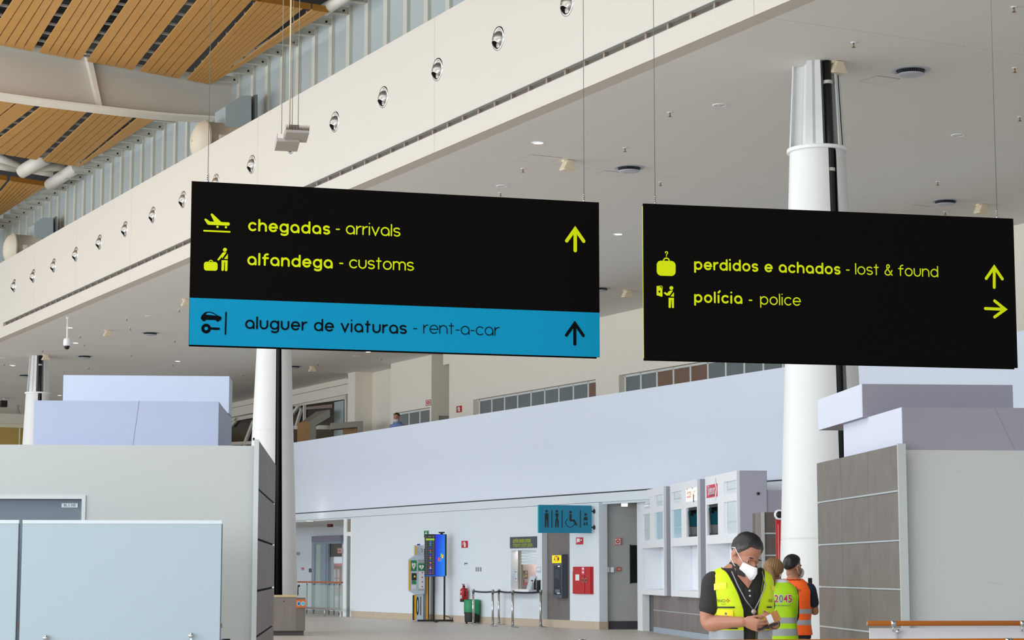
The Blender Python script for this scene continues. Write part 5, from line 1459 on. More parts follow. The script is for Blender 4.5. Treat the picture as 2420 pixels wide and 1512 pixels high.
# ticket hatch
t = Thing('ticket_hatch', 'ticket hatch with half-lowered roller shutter and pinkish room behind', 'hatch', HALL, ((HX0 + HX1) / 2, YP, HZ0))
yr = YP + .9
m = t.mb(); m.box(HX0 - 2.6, yr, HZ0 - .6, HX1 + .4, yr + .05, HZ1 + .3); m.box(HX1 + .4, YP + .26, HZ0 - .6, HX1 + .45, yr, HZ1 + .3); m.box(HX0 - 2.65, YP + .26, HZ0 - .6, HX0 - 2.6, yr, HZ1 + .3); m.box(HX0 - 2.6, YP + .26, HZ1 + .25, HX1 + .4, yr, HZ1 + .3); m.box(HX0 - 2.6, YP + .26, HZ0 - .65, HX1 + .4, yr, HZ0 - .6); t.part('room_shell', m, mat('hatch_room', (206, 186, 180), .7))
m = t.mb(); zs = W(1240, 1330, YP + .15).z
i = 0; z = HZ1
while z > zs:
    m.box(HX0 + .35, YP + .15, z - .075, HX1, YP + .165, z - .006); z -= .08
t.part('roller_shutter', m, mat('shutter_pale', (212, 228, 232), .5))
m = t.mb(); m.box(HX0 + .28, YP + .14, HZ0, HX0 + .35, YP + .2, HZ1); m.box(HX0 + .12, YP + .16, HZ0, HX0 + .16, YP + .2, HZ1); t.part('shutter_guide', m, mat('guide_olive', (150, 150, 138), .5))
m = t.mb(); m.box(HX0 + .35, YP + .18, HZ0 + .02, HX1, YP + .19, zs); t.part('pane', m, mat('hatch_glass', (230, 238, 240), .03, alpha=.06))
m = t.mb(); a, b = W(1188, 1387, YP - .30), W(1251, 1397, YP - .30); e_ = W(1270, 1390, YP)
m.box(a.x, YP - .3, HZ0 - .1, HX1 + .12, YP - .001, HZ0 - .005); t.part('shelf', m, M_white)
pl_ = bpy.data.lights.new('hatch_room_lamp', 'POINT'); pl_.energy = 22; pl_.shadow_soft_size = .15; pl_.color = (1, .95, .9)
po_ = bpy.data.objects.new('hatch_room_lamp', pl_); COL.objects.link(po_); po_.location = hall((HX0 + HX1) / 2 - .7, YP + .5, HZ1 + .1)
t2 = Thing('hatch_notice', 'pale paper notice with red print on the hatch glass', 'notice', HALL, W(1218, 1373, YP + .13))
m = t2.mb(); wrect(m, 1213, 1347, 1222.5, 1373, YP + .13, 0, .003); t2.part('sheet', m, mat('paper_blue', (196, 222, 232), .6))
m = t2.mb(); wrect(m, 1215, 1350, 1221, 1352, YP + .13, -.003, 0); wrect(m, 1218, 1366, 1221, 1369, YP + .13, -.003, 0); t2.part('print', m, mat('print_red', (190, 90, 110), .6))
for k, (q, lab) in enumerate((((1224.5, 1349, 1236, 1367), 'left yellow and black poster on the hatch room wall'), ((1236.5, 1348, 1247.5, 1367), 'right yellow and black poster on the hatch room wall'))):
    t2 = Thing('poster', lab, 'poster', HALL, W(q[0], q[3], yr), 'posters in the hatch room')
    m = t2.mb(); wrect(m, *q, yr, -.01, -.002); t2.part('sheet', m, mat('poster_dark', (44, 38, 26), .6))
    m = t2.mb()
    for (u0, v0, u1, v1) in ((.08, .1, .4, .42), (.5, .16, .9, .5), (.1, .55, .45, .62), (.55, .6, .9, .9)):
        X0, X1 = q[0] + u0 * (q[2] - q[0]), q[0] + u1 * (q[2] - q[0]); Y0, Y1 = q[3] - v1 * (q[3] - q[1]), q[3] - v0 * (q[3] - q[1])
        wrect(m, X0, Y0, X1, Y1, yr, -.014, -.011)
    t2.part('yellow_blocks', m, mat('poster_yellow', (196, 172, 44), .6))
t2 = Thing('desk_phone', 'small dark device on the hatch room wall under the posters', 'device', HALL, W(1236, 1374, yr)); m = t2.mb(); wrect(m, 1231, 1369, 1240, 1375, yr, -.08, 0); t2.part('body', m, mat('device_dark', (70, 66, 62), .5)); m = t2.mb(); wrect(m, 1232, 1370, 1236, 1373, yr, -.09, -.081); t2.part('screen', m, M_black)
t2 = Thing('red_box', 'red box behind the hatch glass near the counter', 'box', HALL, W(1248, 1383, yr)); m = t2.mb(); wrect(m, 1239, 1376, 1243.5, 1382, yr, -.15, 0); wrect(m, 1244.5, 1375, 1252, 1382, yr, -.16, 0); t2.part('body', m, mat('box_red', (170, 40, 44), .5)); m = t2.mb(); wrect(m, 1245, 1377, 1248, 1380, yr, -.165, -.161); t2.part('label', m, mat('label_rose', (220, 180, 180), .5))
p = W(1254, 1387, YP - .1)
t2 = Thing('tilted_monitor', 'white tilted tablet monitor standing on the hatch shelf', 'monitor', HALL, (p.x, YP - .12, HZ0 - .005))
zb = HZ0 - .004; zt_ = W(1262, 1361, YP - .1).z
m = t2.mb(); m.hex8([(p.x - .06, YP - .2, zb), (p.x + .06, YP - .1, zb), (p.x + .08, YP - .12, zb), (p.x - .04, YP - .22, zb), (p.x + .02, YP - .12, zt_), (p.x + .18, YP - .02, zt_), (p.x + .2, YP - .04, zt_), (p.x + .04, YP - .14, zt_)]); t2.part('tablet', m, mat('tablet_pale', (196, 206, 212), .4))
m = t2.mb(); m.box(p.x + .12, YP - .06, zb, p.x + .16, YP - .02, zt_ - .05); m.box(p.x + .02, YP - .12, zb, p.x + .2, YP - .005, zb + .015); t2.part('stand', m, M_black)
p = W(1266, 1386, YP - .12)
t2 = Thing('sanitiser_bottle', 'clear squat sanitiser bottle on the right end of hatch shelf', 'bottle', HALL, (p.x, YP - .12, zb))
m = t2.mb(); m.lathe([(.001, zb), (.045, zb), (.045, zb + .16), (.02, zb + .2), (.02, zb + .23)], (p.x - .06, YP - .2, 0), 16, (0, 0, 1)); t2.part('bottle', m, mat('bottle_clear', (180, 190, 196), .1))
m = t2.mb(); m.box(p.x - .09, YP - .22, zb + .231, p.x - .03, YP - .18, zb + .26); t2.part('pump', m, M_black)
p = W(1210.5, 1386, YP + .1)
t2 = Thing('pen_pot', 'small dark pot with pens in the left corner of hatch', 'pot', HALL, (p.x, YP + .08, HZ0))
m = t2.mb(); m.lathe([(.001, HZ0 + .002), (.04, HZ0 + .002), (.042, HZ0 + .1), (.036, HZ0 + .1), (.034, HZ0 + .02)], (p.x, YP + .08, 0), 14, (0, 0, 1)); t2.part('pot', m, M_black)
m = t2.mb(); m.tube([(p.x, YP + .08, HZ0 + .03), (p.x + .01, YP + .09, HZ0 + .22)], .008, 6); m.tube([(p.x + .015, YP + .08, HZ0 + .03), (p.x + .03, YP + .08, HZ0 + .19)], .008, 6); t2.part('pen', m, mat('pen_brown', (150, 100, 70), .5))
p = W(1274.5, 1398, YP)
t2 = Thing('wall_notice', 'pale printed notice on the wall right of the ticket hatch', 'notice', HALL, W(1273, 1353)); m = t2.mb(); wrect(m, 1268.5, 1339, 1278, 1353, YP, -.004, 0); t2.part('sheet', m, mat('notice_pale', (186, 196, 212), .6)); m = t2.mb(); wrect(m, 1270, 1341, 1277, 1348, YP, -.007, -.004); t2.part('printed_box', m, mat('paper_white', (232, 236, 238), .6))
t2 = Thing('dispenser', 'narrow black dispenser on the wall at the right end of hatch shelf', 'dispenser', HALL, p); m = t2.mb(); wrect(m, 1272.5, 1371, 1277.5, 1397, YP, -.06, 0); t2.part('body', m, M_black); m = t2.mb(); wrect(m, 1272, 1370, 1278, 1372, YP, -.07, 0); t2.part('lid', m, mat('lid_grey', (110, 112, 116), .5))
# hatch sign
a, b = W(1205, 1269, YP - .03), W(1267, 1294, YP - .03)
t2 = Thing('hatch_sign', 'dark grey sign with two lime lines above the ticket hatch', 'sign', HALL, ((a.x + b.x) / 2, YP, b.z))
m = t2.mb(); m.box(a.x, YP - .03, b.z, b.x, YP, a.z); bd = t2.part('board', m, mat('hatch_sign_grey', (74, 78, 86), .5))
for wd, fx0, fx1, fz, bo in (('cartões acesso pontual', .12, .80, .68, .014), ('temporary airport passes', .12, .87, .30, .0)):
    x0 = a.x + (b.x - a.x) * fx0; w_ = (b.x - a.x) * (fx1 - fx0); cz = b.z + (a.z - b.z) * fz
    vv, ff = fontmesh(wd, .19, lambda x, y: (x0 + x, YP - .034, cz + y), width=w_, bold=bo, align='LEFT')
    m = t2.mb(); m.add(vv, ff); t2.part('sign_text', m, mat('hatch_lime', (176, 196, 40), .5), bd)
# cash machine in its brown strip
m = MB(); m.box(XA0 + .0, YP + .16, 0.2, XA1, YP + .2, ZL); struct('wall_niche', HALL, m, mat('niche_brown', (118, 110, 108), .55, noise=.18, nscale=6))
ym = YP + .02
t = Thing('cash_machine', 'grey cash machine with yellow lit top in the brown wall strip', 'cash machine', HALL, W(1318, 1412, ym))
m = t.mb(); wrect(m, 1305.5, 1310, 1331, 1413, ym, 0, .13)
t.part('housing', m, mat('atm_grey', (86, 94, 110), .45))
a, b = W(1306, 1312, ym), W(1327, 1330, ym)
m = t.mb(); m.box(a.x, ym - .015, b.z, b.x, ym - .001, a.z); tp = t.part('lit_header', m, mat('atm_yellow', (255, 212, 0), .5, emit=.55))
c = (a + b) / 2
vv, ff = fontmesh('ATM', .2, lambda x, y: (c.x + x, ym - .018, c.z + y * 1.1), width=(b.x - a.x) * .62, bold=.01)
m = t.mb(); m.add(vv, ff); t.part('header_text', m, mat('atm_purple', (120, 30, 90), .5), tp)
m = t.mb(); wrect(m, 1309, 1336, 1325.5, 1405, ym, -.004, -.001); t.part('recess', m, mat('atm_recess', (22, 28, 40), .3))
m = t.mb(); wrect(m, 1312, 1346, 1324, 1366, ym, -.008, -.005); t.part('screen', m, mat('atm_screen', (40, 50, 66), .2))
m = t.mb(); wrect(m, 1314, 1392, 1325, 1400, ym, -.03, -.005); t.part('keypad_shelf', m, mat('atm_shelf', (96, 106, 122), .4))
m = t.mb(); wrect(m, 1317, 1400, 1324, 1403, ym, -.012, -.005); t.part('cash_slot', m, mat('slot_white', (220, 224, 228), .4))
m = t.mb(); wrect(m, 1319, 1337, 1323, 1339, ym, -.01, -.005); t.part('lamp', m, mat('atm_lamp', (255, 255, 255), .4, emit=1.5))
m = t.mb(); wrect(m, 1327.5, 1310, 1331, 1413, ym, -.012, -.0005); t.part('side_trim', m, mat('atm_dark', (50, 54, 64), .5))
# fire hose cabinet
t = Thing('fire_cabinet', 'red two-door fire hose cabinet on the white wall', 'fire cabinet', HALL, W(1380, 1403))
m = t.mb(); wrect(m, 1358, 1339, 1402.5, 1403.5, YP, -.06, 0); t.part('body', m, M_red)
m = t.mb(); wrect(m, 1359, 1340, 1387.5, 1402.5, YP, -.075, -.061); t.part('door', m, mat('cabinet_red', (188, 22, 32), .45))
m = t.mb(); wrect(m, 1388.5, 1340, 1401.5, 1402.5, YP, -.075, -.061); t.part('door', m, mat('cabinet_red', (0, 0, 0)))
for px in (1382, 1388.5):
    m = t.mb(); wrect(m, px, 1366, px + 4, 1376, YP, -.085, -.076); h = t.part('handle', m, mat('handle_tan', (170, 130, 116), .5)); m = t.mb(); wrect(m, px + 1, 1368, px + 3, 1374.5, YP, -.089, -.086); t.part('handle_grip', m, M_black, h)
m = t.mb(); wrect(m, 1366, 1357, 1375, 1371.5, YP, -.079, -.076); t.part('paper_label', m, mat('paper_white', (0, 0, 0)))
m = t.mb(); wrect(m, 1380.5, 1339.5, 1388, 1357.5, YP, -.079, -.076); lb = t.part('pictogram_label', m, mat('label_pink', (232, 70, 96), .5))
m = t.mb(); wrect(m, 1382, 1341, 1386.5, 1346, YP, -.083, -.08); wrect(m, 1382, 1350, 1386, 1354, YP, -.083, -.08); t.part('pictogram', m, mat('paper_white', (0, 0, 0)), lb)
m = t.mb(); wrect(m, 1358.2, 1339, 1360, 1350, YP, -.079, -.0755); t.part('white_corner', m, mat('paper_white', (0, 0, 0)))

# ------------------------------------------------------------------ toilet sign on two black arms
ang = 0
yw = YP
P1 = W(1406, 1208, YP); world_p = RH @ P1
yt_ = (rz(KIO).transposed() @ world_p).y
Ts = lambda px, py: onp(px, py, KIO, 1, yt_)
a, b = Ts(1271.5, 1193), Ts(1398.5, 1259)
t = Thing('toilet_sign', 'teal toilet sign with four black pictograms on two black arms', 'sign', KIO, ((a.x + b.x) / 2, yt_, b.z))
m = t.mb(); m.hex8([Ts(1274, 1259), Ts(1398.5, 1259.5), Ts(1398.5, 1259.5) + V((0, .06, 0)), Ts(1274, 1259) + V((0, .06, 0)), Ts(1274, 1192.5), Ts(1398.5, 1194.5), Ts(1398.5, 1194.5) + V((0, .06, 0)), Ts(1274, 1192.5) + V((0, .06, 0))])
bd = t.part('panel', m, mat('toilet_teal', (0, 124, 158), .5))
m = t.mb(); m.box(a.x, yt_ - .004, b.z, Ts(1274, 1200).x, yt_ + .07, a.z); t.part('edge_strip', m, mat('edge_cyan', (0, 178, 190), .5))
for py in (1208, 1246):
    p, q = Ts(1398.6, py), Ts(1405.5, py); m = t.mb(); m.cyl(p + V((0, .03, 0)), q + V((0, .03, 0)), .022, 10); m.cyl(q + V((-.03, .03, 0)), q + V((.01, .03, 0)), .06, 14); t.part('arm', m, M_black)
Zt = lambda *p: [(1260 + u / 9.3077, 1180 + w_ / 9.3077) for u, w_ in p]
pxp = lambda m, *p: pxpoly(Ts, yt_, .006, Zt(*p), m)
pxd = lambda m, c, r: pxdisc(Ts, yt_, .006, Zt(c)[0], r / 9.3077, m)
pxs = lambda m, w_, *p: pxstroke(Ts, yt_, .006, Zt(*p), w_ / 9.3077, m)
m = t.mb(); pxd(m, (296, 257), 28)
pxp(m, (256, 320), (268, 304), (296, 300), (326, 304), (338, 320), (338, 440), (336, 605), (325, 618), (310, 610), (304, 460), (292, 460), (284, 610), (270, 618), (258, 605)); t.part('man_icon', m, M_black, bd)
m = t.mb(); pxd(m, (520, 258), 27); pxp(m, (535, 255), (552, 290), (528, 285))
pxp(m, (488, 315), (500, 304), (545, 304), (560, 316), (548, 380), (540, 400), (562, 470), (562, 600), (550, 620), (535, 612), (528, 470), (518, 470), (508, 612), (495, 620), (484, 605), (486, 470), (508, 395), (494, 365)); t.part('woman_icon', m, M_black, bd)
m = t.mb(); pxd(m, (822, 277), 28); pxs(m, 46, (822, 340), (822, 460)); pxs(m, 40, (822, 460), (895, 462), (945, 552)); pxs(m, 14, *[(815 + 98 * math.cos(math.radians(q)), 508 + 100 * math.sin(math.radians(q))) for q in range(20, 245, 15)]); t.part('wheelchair_icon', m, M_black, bd)
m = t.mb(); pxd(m, (1152, 332), 29); pxp(m, (1110, 458), (1112, 410), (1130, 386), (1152, 380), (1178, 386), (1194, 410), (1196, 458)); pxp(m, (1112, 485), (1142, 515), (1140, 565), (1125, 575), (1112, 560)); pxp(m, (1196, 485), (1164, 515), (1166, 565), (1182, 575), (1196, 560)); t.part('baby_icon', m, M_black, bd)
for q in (410, 636, 1038):
    m = t.mb(); pxs(m, 18, (q, 240), (q, 615)); t.part('divider', m, M_black, bd)

# ------------------------------------------------------------------ grey passage wall to the right
cw = rz(KIO).transposed() @ (RH @ V((XC, YP + .02, 0)))
yg = cw.y + .25
Gr = lambda px, py, y=yg: onp(px, py, KIO, 1, y)
xl = Gr(1416.5, 1300).x
m = MB(); m.box(xl - .05, yg, .0, xl + 5, yg + .2, 4.4); m.box(xl + 5, yg + .001, 0, xl + 14, yg + .2, 3.3); struct('wall_right', KIO, m, M_greywall)
m = MB(); m.box(xl - .04, yg - .012, 0, Gr(1438, 1480).x, yg - .001, .21); struct('baseboard_right', KIO, m, M_tan)
m = MB(); m.box(Gr(1438.2, 1480).x, yg - .012, 0, xl + 4, yg - .001, .21); struct('baseboard_right', KIO, m, mat('skirt_dark', (62, 60, 66), .5))
def grs(name, label, cat, px0, py0, px1, py1, d, mtl, extra=None):
    a, b = Gr(px0, py0, yg - d), Gr(px1, py1, yg - d)
    t = Thing(name, label, cat, KIO, ((a.x + b.x) / 2, yg, b.z))
    m = t.mb(); m.box(a.x, yg - d, b.z, b.x, yg, a.z); t.part('body', m, mtl)
    return t, a, b
a, b = Gr(1452, 1270, yg - .06), Gr(1468, 1288, yg - .06)
t = Thing('fire_alarm_sign', 'white box sign with red ring on the grey passage wall', 'sign', KIO, ((a.x + b.x) / 2, yg, b.z)); build_sign_face(t, a, b, yg - .06, .06, 'ring')
t, a, b = grs('wall_opening', 'dark recessed panel on the grey wall beside the tour desks', 'panel', 1490, 1288, 1520, 1377, .03, M_void)
m = t.mb(); m.box(a.x - .02, yg - .035, b.z - .02, a.x, yg, a.z + .02); t.part('frame', m, mat('frame_dark', (52, 52, 54), .5))
for px, lab in ((1432.5, 'left white soap dispenser on the grey passage wall'), (1443, 'right white soap dispenser on the grey passage wall')):
    t, a, b = grs('soap_dispenser', lab, 'dispenser', px, 1340, px + 8, 1352, .10, M_white)
    m = t.mb(); m.box(a.x + .02, yg - .11, b.z - .012, b.x - .02, yg - .02, b.z - .001); t.part('nozzle', m, mat('disp_grey', (150, 154, 158), .4))
a, b = Gr(1458.5, 1340, yg - .04), Gr(1467.5, 1349, yg - .04)
t = Thing('alarm_call_point', 'small red alarm call point right of the two soap dispensers', 'call point', KIO, ((a.x + b.x) / 2, yg, b.z)); build_sign_face(t, a, b, yg - .04, .04, 'call')
a, b = Gr(1469.5, 1184, yg - .6), Gr(1483.5, 1196.5, yg - .6)
t = Thing('emergency_light', 'bright white emergency light box hanging at the top of grey passage', 'light', KIO, ((a.x + b.x) / 2, yg - .6, b.z))
m = t.mb(); m.box(a.x, yg - .6, b.z, b.x, yg - .5, a.z); t.part('housing', m, mat('emergency_glow', (240, 244, 255), .4, emit=1.2))
m = t.mb(); m.box(a.x + .06, yg - .57, a.z, b.x - .06, yg - .53, ZL); t.part('hanger', m, M_white)

# ------------------------------------------------------------------ mezzanine: slanted glazing, boxes and signs
yq = 30.32
Q = lambda px, py, y=yq: onp(px, py, HALL, 1, y)
t = Thing('shopfront', 'dark glazed shopfront with slanting white frames on the mezzanine, left', 'shopfront', HALL, (-80, yq, 4.5))
m = t.mb(); m.box(-100, yq + .12, 4.5, -71.76, yq + .16, 8.27); t.part('pane', m, mat('front_glass', (34, 24, 24), .15, spec=.4))
M_fr = mat('front_frame', (226, 222, 208), .5)
def bar(p, q, wd, name='frame_bar'):
    a, b = Q(*p), Q(*q); m = t.mb(); d = (b - a).normalized(); n = V((-d.z, 0, d.x)) * wd / 2
    m.hex8([a - n, a + n, a + n + V((0, .1, 0)), a - n + V((0, .1, 0)), b - n, b + n, b + n + V((0, .1, 0)), b - n + V((0, .1, 0))]); t.part(name, m, M_fr)
for p, q, wd in (((694, 954), (818, 936), .22), ((816, 936), (816, 1000), .16), ((717, 955), (717, 995), .12), ((690, 976), (706, 956), .14), ((697, 1008), (710, 965), .14), ((694, 1010), (860, 1010), .14),
                 ((545, 992), (600, 982), .16), ((545, 1006), (562, 985), .14), ((575, 1050), (596, 996), .18), ((543, 1048), (600, 1046), .14), ((750, 1008), (870, 1010), .12)):
    bar(p, q, wd)
m = t.mb(); a, b = Q(790, 950, yq + .1), Q(811, 1060, yq + .1); m.box(a.x, yq + .1, 4.55, b.x, yq + .118, a.z); t.part('pale_panel', m, mat('pale_pane', (0, 0, 0)))
m = t.mb(); a, b = Q(720, 962, yq + .1), Q(785, 962, yq + .1); m.hex8([(a.x, yq + .1, a.z - .1), (b.x, yq + .1, Q(788, 953).z - .14), (b.x, yq + .118, Q(788, 953).z - .14), (a.x, yq + .118, a.z - .1), (a.x, yq + .1, a.z), (b.x, yq + .1, Q(788, 953).z), (b.x, yq + .118, Q(788, 953).z), (a.x, yq + .118, a.z)]); t.part('tan_soffit', m, mat('soffit_tan', (150, 130, 118), .6))
yk = 29.0
K2 = lambda px, py, y=yk: onp(px, py, HALL, 1, y)
M_conc = mat('portal_grey', (150, 146, 134), .7, noise=.06); M_ply = mat('plywood_tan', (176, 132, 84), .6, noise=.1, nscale=4)
t = Thing('stair_portal', 'sloping grey portal with plywood end on the mezzanine behind parapet', 'portal', HALL, K2(730, 1040))
bz = 4.5
def X(px, py): return onp(px, py, KIO, 1, yk_k)
pc = rz(KIO).transposed() @ (RH @ K2(717, 1010)); yk_k = pc.y
tk = Thing('stair_portal', 'sloping grey portal with plywood end on the mezzanine behind parapet', 'portal', KIO, X(730, 1040))
bpy.data.objects.remove(t.o); t = tk
m = t.mb(); A_, B_ = X(703, 1000), X(732, 996); m.prism([(A_.x, yk_k, bz), (B_.x, yk_k, bz), (B_.x, yk_k, B_.z), (X(716, 996).x, yk_k, B_.z), (A_.x, yk_k, A_.z)], (0, .25, 0)); t.part('plywood_end', m, M_ply)
m = t.mb(); c_, d_ = X(735, 996), X(780, 968); e_ = X(780, 985); g_ = X(747, 1005)
m.prism([(B_.x + .001, yk_k, bz), (X(747, 1000).x, yk_k, bz), (X(747, 1000).x, yk_k, g_.z), (e_.x, yk_k, e_.z), (d_.x, yk_k, d_.z), (X(774, 968).x, yk_k, d_.z), (B_.x + .001, yk_k, X(733, 995).z)], (0, .8, 0)); t.part('side_arm', m, M_conc)
m = t.mb(); m.prism([(A_.x + .03, yk_k + .255, A_.z - .02), (B_.x, yk_k + .255, B_.z - .03), (X(772, 966).x, yk_k + .81, d_.z + .06), (X(748, 975).x, yk_k + .81, d_.z - .02)], (0, .01, -.15)); t.part('sloped_lid', m, mat('lid_brown', (150, 138, 126), .7))
yk_k = (rz(KIO).transposed() @ (RH @ K2(820, 1005, 28.5))).y - .3
t = Thing('canopy_portal', 'grey box canopy with tan inside on the mezzanine left of the man', 'portal', KIO, X(820, 1030))
m = t.mb(); p0, p1, p2 = X(782, 998), X(859, 993), X(859, 1013)
m.prism([(p0.x, yk_k + .3, X(782, 998).z), (p1.x, yk_k + .3, X(858, 993).z), (p1.x, yk_k + .3, bz), (X(846, 1000).x, yk_k + .3, bz), (X(846, 1000).x, yk_k + .3, X(846, 1007).z), (p0.x, yk_k + .3, X(782, 1013).z)], (0, .8, 0)); t.part('shell', m, M_conc)
m = t.mb(); a, b = X(812, 1009), X(845, 1030); m.box(a.x, yk_k + .75, bz, b.x, yk_k + .78, a.z); t.part('inner_panel', m, M_ply)
def msign(name, label, px0, py0, px1, py1, y, kind):
    a, b = onp(px0, py0, HALL, 1, y), onp(px1, py1, HALL, 1, y)
    t = Thing(name, label, 'sign', HALL, ((a.x + b.x) / 2, y, b.z)); build_sign_face(t, a, b, y, .02, kind)
msign('fire_alarm_sign', 'red ring alarm sign above the small office window on the mezzanine', 1006, 945, 1018, 957.5, YM - .021, 'ring')
msign('extinguisher_sign', 'red extinguisher sign on the cream mezzanine wall corner', 1078.5, 960, 1090.5, 973, YM - .021, 'extinguisher')
m = MB(); a, b = onp(1037, 984, HALL, 0, XP1 + .012), onp(1078, 985, HALL, 0, XP1 + .012); m.box(XP1 + .001, a.y, 4.5, XP1 + .02, a.y + .05, a.z); m.box(XP1 + .001, a.y, a.z - .03, XP1 + .02, b.y, a.z + .03); m.box(XP1 + .001, a.y + .05, 4.5, XP1 + .01, b.y, a.z - .04)
struct('door_1', HALL, m, mat('door_frame_grey', (150, 150, 140), .5))
# ------------------------------------------------------------------ people
def fuse(mb, name, voxel, smooth=2):
    """closed overlapping lofts -> one continuous skin"""
    me = mb.mesh(name); fixnormals(me)
    o = bpy.data.objects.new('tmp', me); COL.objects.link(o)
    r = o.modifiers.new('r', 'REMESH'); r.mode = 'VOXEL'; r.voxel_size = voxel; r.use_smooth_shade = True
    if smooth:
        s = o.modifiers.new('s', 'SMOOTH'); s.factor = .5; s.iterations = smooth
    dg = bpy.context.evaluated_depsgraph_get()
    out = bpy.data.meshes.new_from_object(o.evaluated_get(dg)); out.name = name
    bpy.data.objects.remove(o); bpy.data.meshes.remove(me)
    for p in out.polygons: p.use_smooth = True
    return out

PROF = [(.84, .17, .125), (.92, .178, .128), (1.00, .172, .122), (1.10, .164, .120), (1.20, .170, .126), (1.30, .182, .130), (1.38, .186, .122), (1.44, .172, .104), (1.49, .128, .080), (1.525, .078, .064), (1.56, .058, .058)]
class Torso:
    def __init__(s, yaw, cx=0, cy=0, sx=1, lean=(0, 0), prof=PROF):
        s.yaw = math.radians(yaw); s.cx = cx; s.cy = cy; s.sx = sx; s.lean = lean; s.p = prof
    def ab(s, z):
        p = s.p
        if z <= p[0][0]: return p[0][1] * s.sx, p[0][2]
        for (z0, a0, b0), (z1, a1, b1) in zip(p[:-1], p[1:]):
            if z <= z1:
                t = (z - z0) / (z1 - z0); t = t * t * (3 - 2 * t) if False else t
                return (a0 + (a1 - a0) * t) * s.sx, b0 + (b1 - b0) * t
        return p[-1][1] * s.sx, p[-1][2]
    def P(s, ph, z, off=0):
        a, b = s.ab(z); a += off; b += off
        sn, cs = math.sin(ph), math.cos(ph); e = 2 / 2.35
        x = a * math.copysign(abs(sn) ** e, sn); y = -b * math.copysign(abs(cs) ** e, cs)
        c, q = math.cos(s.yaw), math.sin(s.yaw)
        k = max(0, z - 1.0)
        return V((s.cx + x * c - y * q + s.lean[0] * k, s.cy + x * q + y * c + s.lean[1] * k, z))
    def dirs(s):
        c, q = math.cos(s.yaw), math.sin(s.yaw)
        return V((c, q, 0)), V((q, -c, 0))      # his left, his front

class Head:
    def __init__(s, c, yaw, pitch, k=1.0, roll=0):
        ps, th = math.radians(yaw), math.radians(pitch)
        fh = V((math.sin(ps), -math.cos(ps), 0)); z = V((0, 0, 1))
        s.f = fh * math.cos(th) - z * math.sin(th); s.u = fh * math.sin(th) + z * math.cos(th); s.l = s.u.cross(s.f); s.c = V(c); s.k = k
        if roll:
            q = Quaternion(s.f, math.radians(roll)); s.u = q @ s.u; s.l = q @ s.l
    def __call__(s, x, y, z):
        return s.c + (s.l * x - s.f * y + s.u * z) * s.k
    def ell(s, mb, c, r, n=24, m=16):
        rings = []
        for i in range(m + 1):
            t = -pi / 2 + pi * i / m; t = max(-pi / 2 + .04, min(pi / 2 - .04, t))
            rings.append([s(c[0] + r[0] * math.cos(t) * math.cos(2 * pi * j / n), c[1] + r[1] * math.cos(t) * math.sin(2 * pi * j / n), c[2] + r[2] * math.sin(t)) for j in range(n)])
        mb.loft(rings, True)

def skull(mb, H):
    H.ell(mb, (0, .012, .030), (.076, .097, .090))
    H.ell(mb, (0, -.034, -.030), (.062, .062, .082))
    H.ell(mb, (0, -.052, -.092), (.040, .040, .030))
    H.ell(mb, (0, -.010, -.070), (.056, .055, .045))
    H.ell(mb, (0, -.088, .016), (.046, .014, .010))
    H.ell(mb, (0, -.103, -.026), (.012, .020, .028)); H.ell(mb, (0, -.112, -.044), (.016, .014, .011))
    for s in (-1, 1):
        H.ell(mb, (.036 * s, -.070, -.036), (.020, .016, .016))
        H.ell(mb, (.078 * s, .014, -.008), (.010, .021, .033))
        H.ell(mb, (.080 * s, .020, -.002), (.008, .016, .024))
    H.ell(mb, (0, -.090, -.072), (.024, .010, .007)); H.ell(mb, (0, -.088, -.083), (.020, .010, .007))

def hair_cap(t, H, parent, m, name='hair', front=62, side=8, back=-42, thick=.010, bumps=.0025, strand=0.0):
    mb = t.mb(); n = 56 if not strand else 140; k = 14; rings = []
    for i in range(k + 1):
        ring = []
        for j in range(n):
            ph = 2 * pi * j / n            # 0 = his left, 90 = back, 270 = front
            c = math.sin(ph)               # +1 back, -1 front
            lat = (side + (back - side) * max(0, c) ** .7) if c > 0 else side + (front - side) * (min(1, -c * 1.25)) ** 1.6
            la = math.radians(90 + (lat - 90) * i / k)
            th = thick * (1 if i < k - 1 else (.5 if i == k - 1 else -.15)) + random.uniform(-bumps, bumps) * (1 if i < k else 0) + (strand * math.sin(j * 2 * pi * 5.3 / 28 + .4 * math.sin(i)) if 1 < i < k else 0)
            ring.append(H((.076 + th) * math.cos(la) * math.cos(ph), .012 + (.097 + th) * math.cos(la) * math.sin(ph), .030 + (.090 + th) * math.sin(la)))
        rings.append(ring)
    mb.loft(rings, False)
    return t.part(name, mb, m, parent)

def limb(mb, pts, rad, n=16):
    """smooth tapering tube with rounded ends"""
    P = [V(p) for p in pts]; out = []; rr = []
    k = 6
    for i in range(len(P) - 1):
        p0 = P[max(i - 1, 0)]; p1 = P[i]; p2 = P[i + 1]; p3 = P[min(i + 2, len(P) - 1)]
        for j in range(k):
            u = j / k
            out.append(.5 * ((2 * p1) + (p2 - p0) * u + (2 * p0 - 5 * p1 + 4 * p2 - p3) * u * u + (3 * p1 - p0 - 3 * p2 + p3) * u ** 3))
            rr.append(rad[i] + (rad[i + 1] - rad[i]) * u)
    out.append(P[-1]); rr.append(rad[-1])
    d0 = (out[0] - out[1]).normalized(); d1 = (out[-1] - out[-2]).normalized()
    out = [out[0] + d0 * rr[0] * .7, out[0] + d0 * rr[0] * .45] + out + [out[-1] + d1 * rr[-1] * .45, out[-1] + d1 * rr[-1] * .7]
    rr = [rr[0] * .35, rr[0] * .8] + rr + [rr[-1] * .8, rr[-1] * .35]
    mb.tube(out, rr, n)

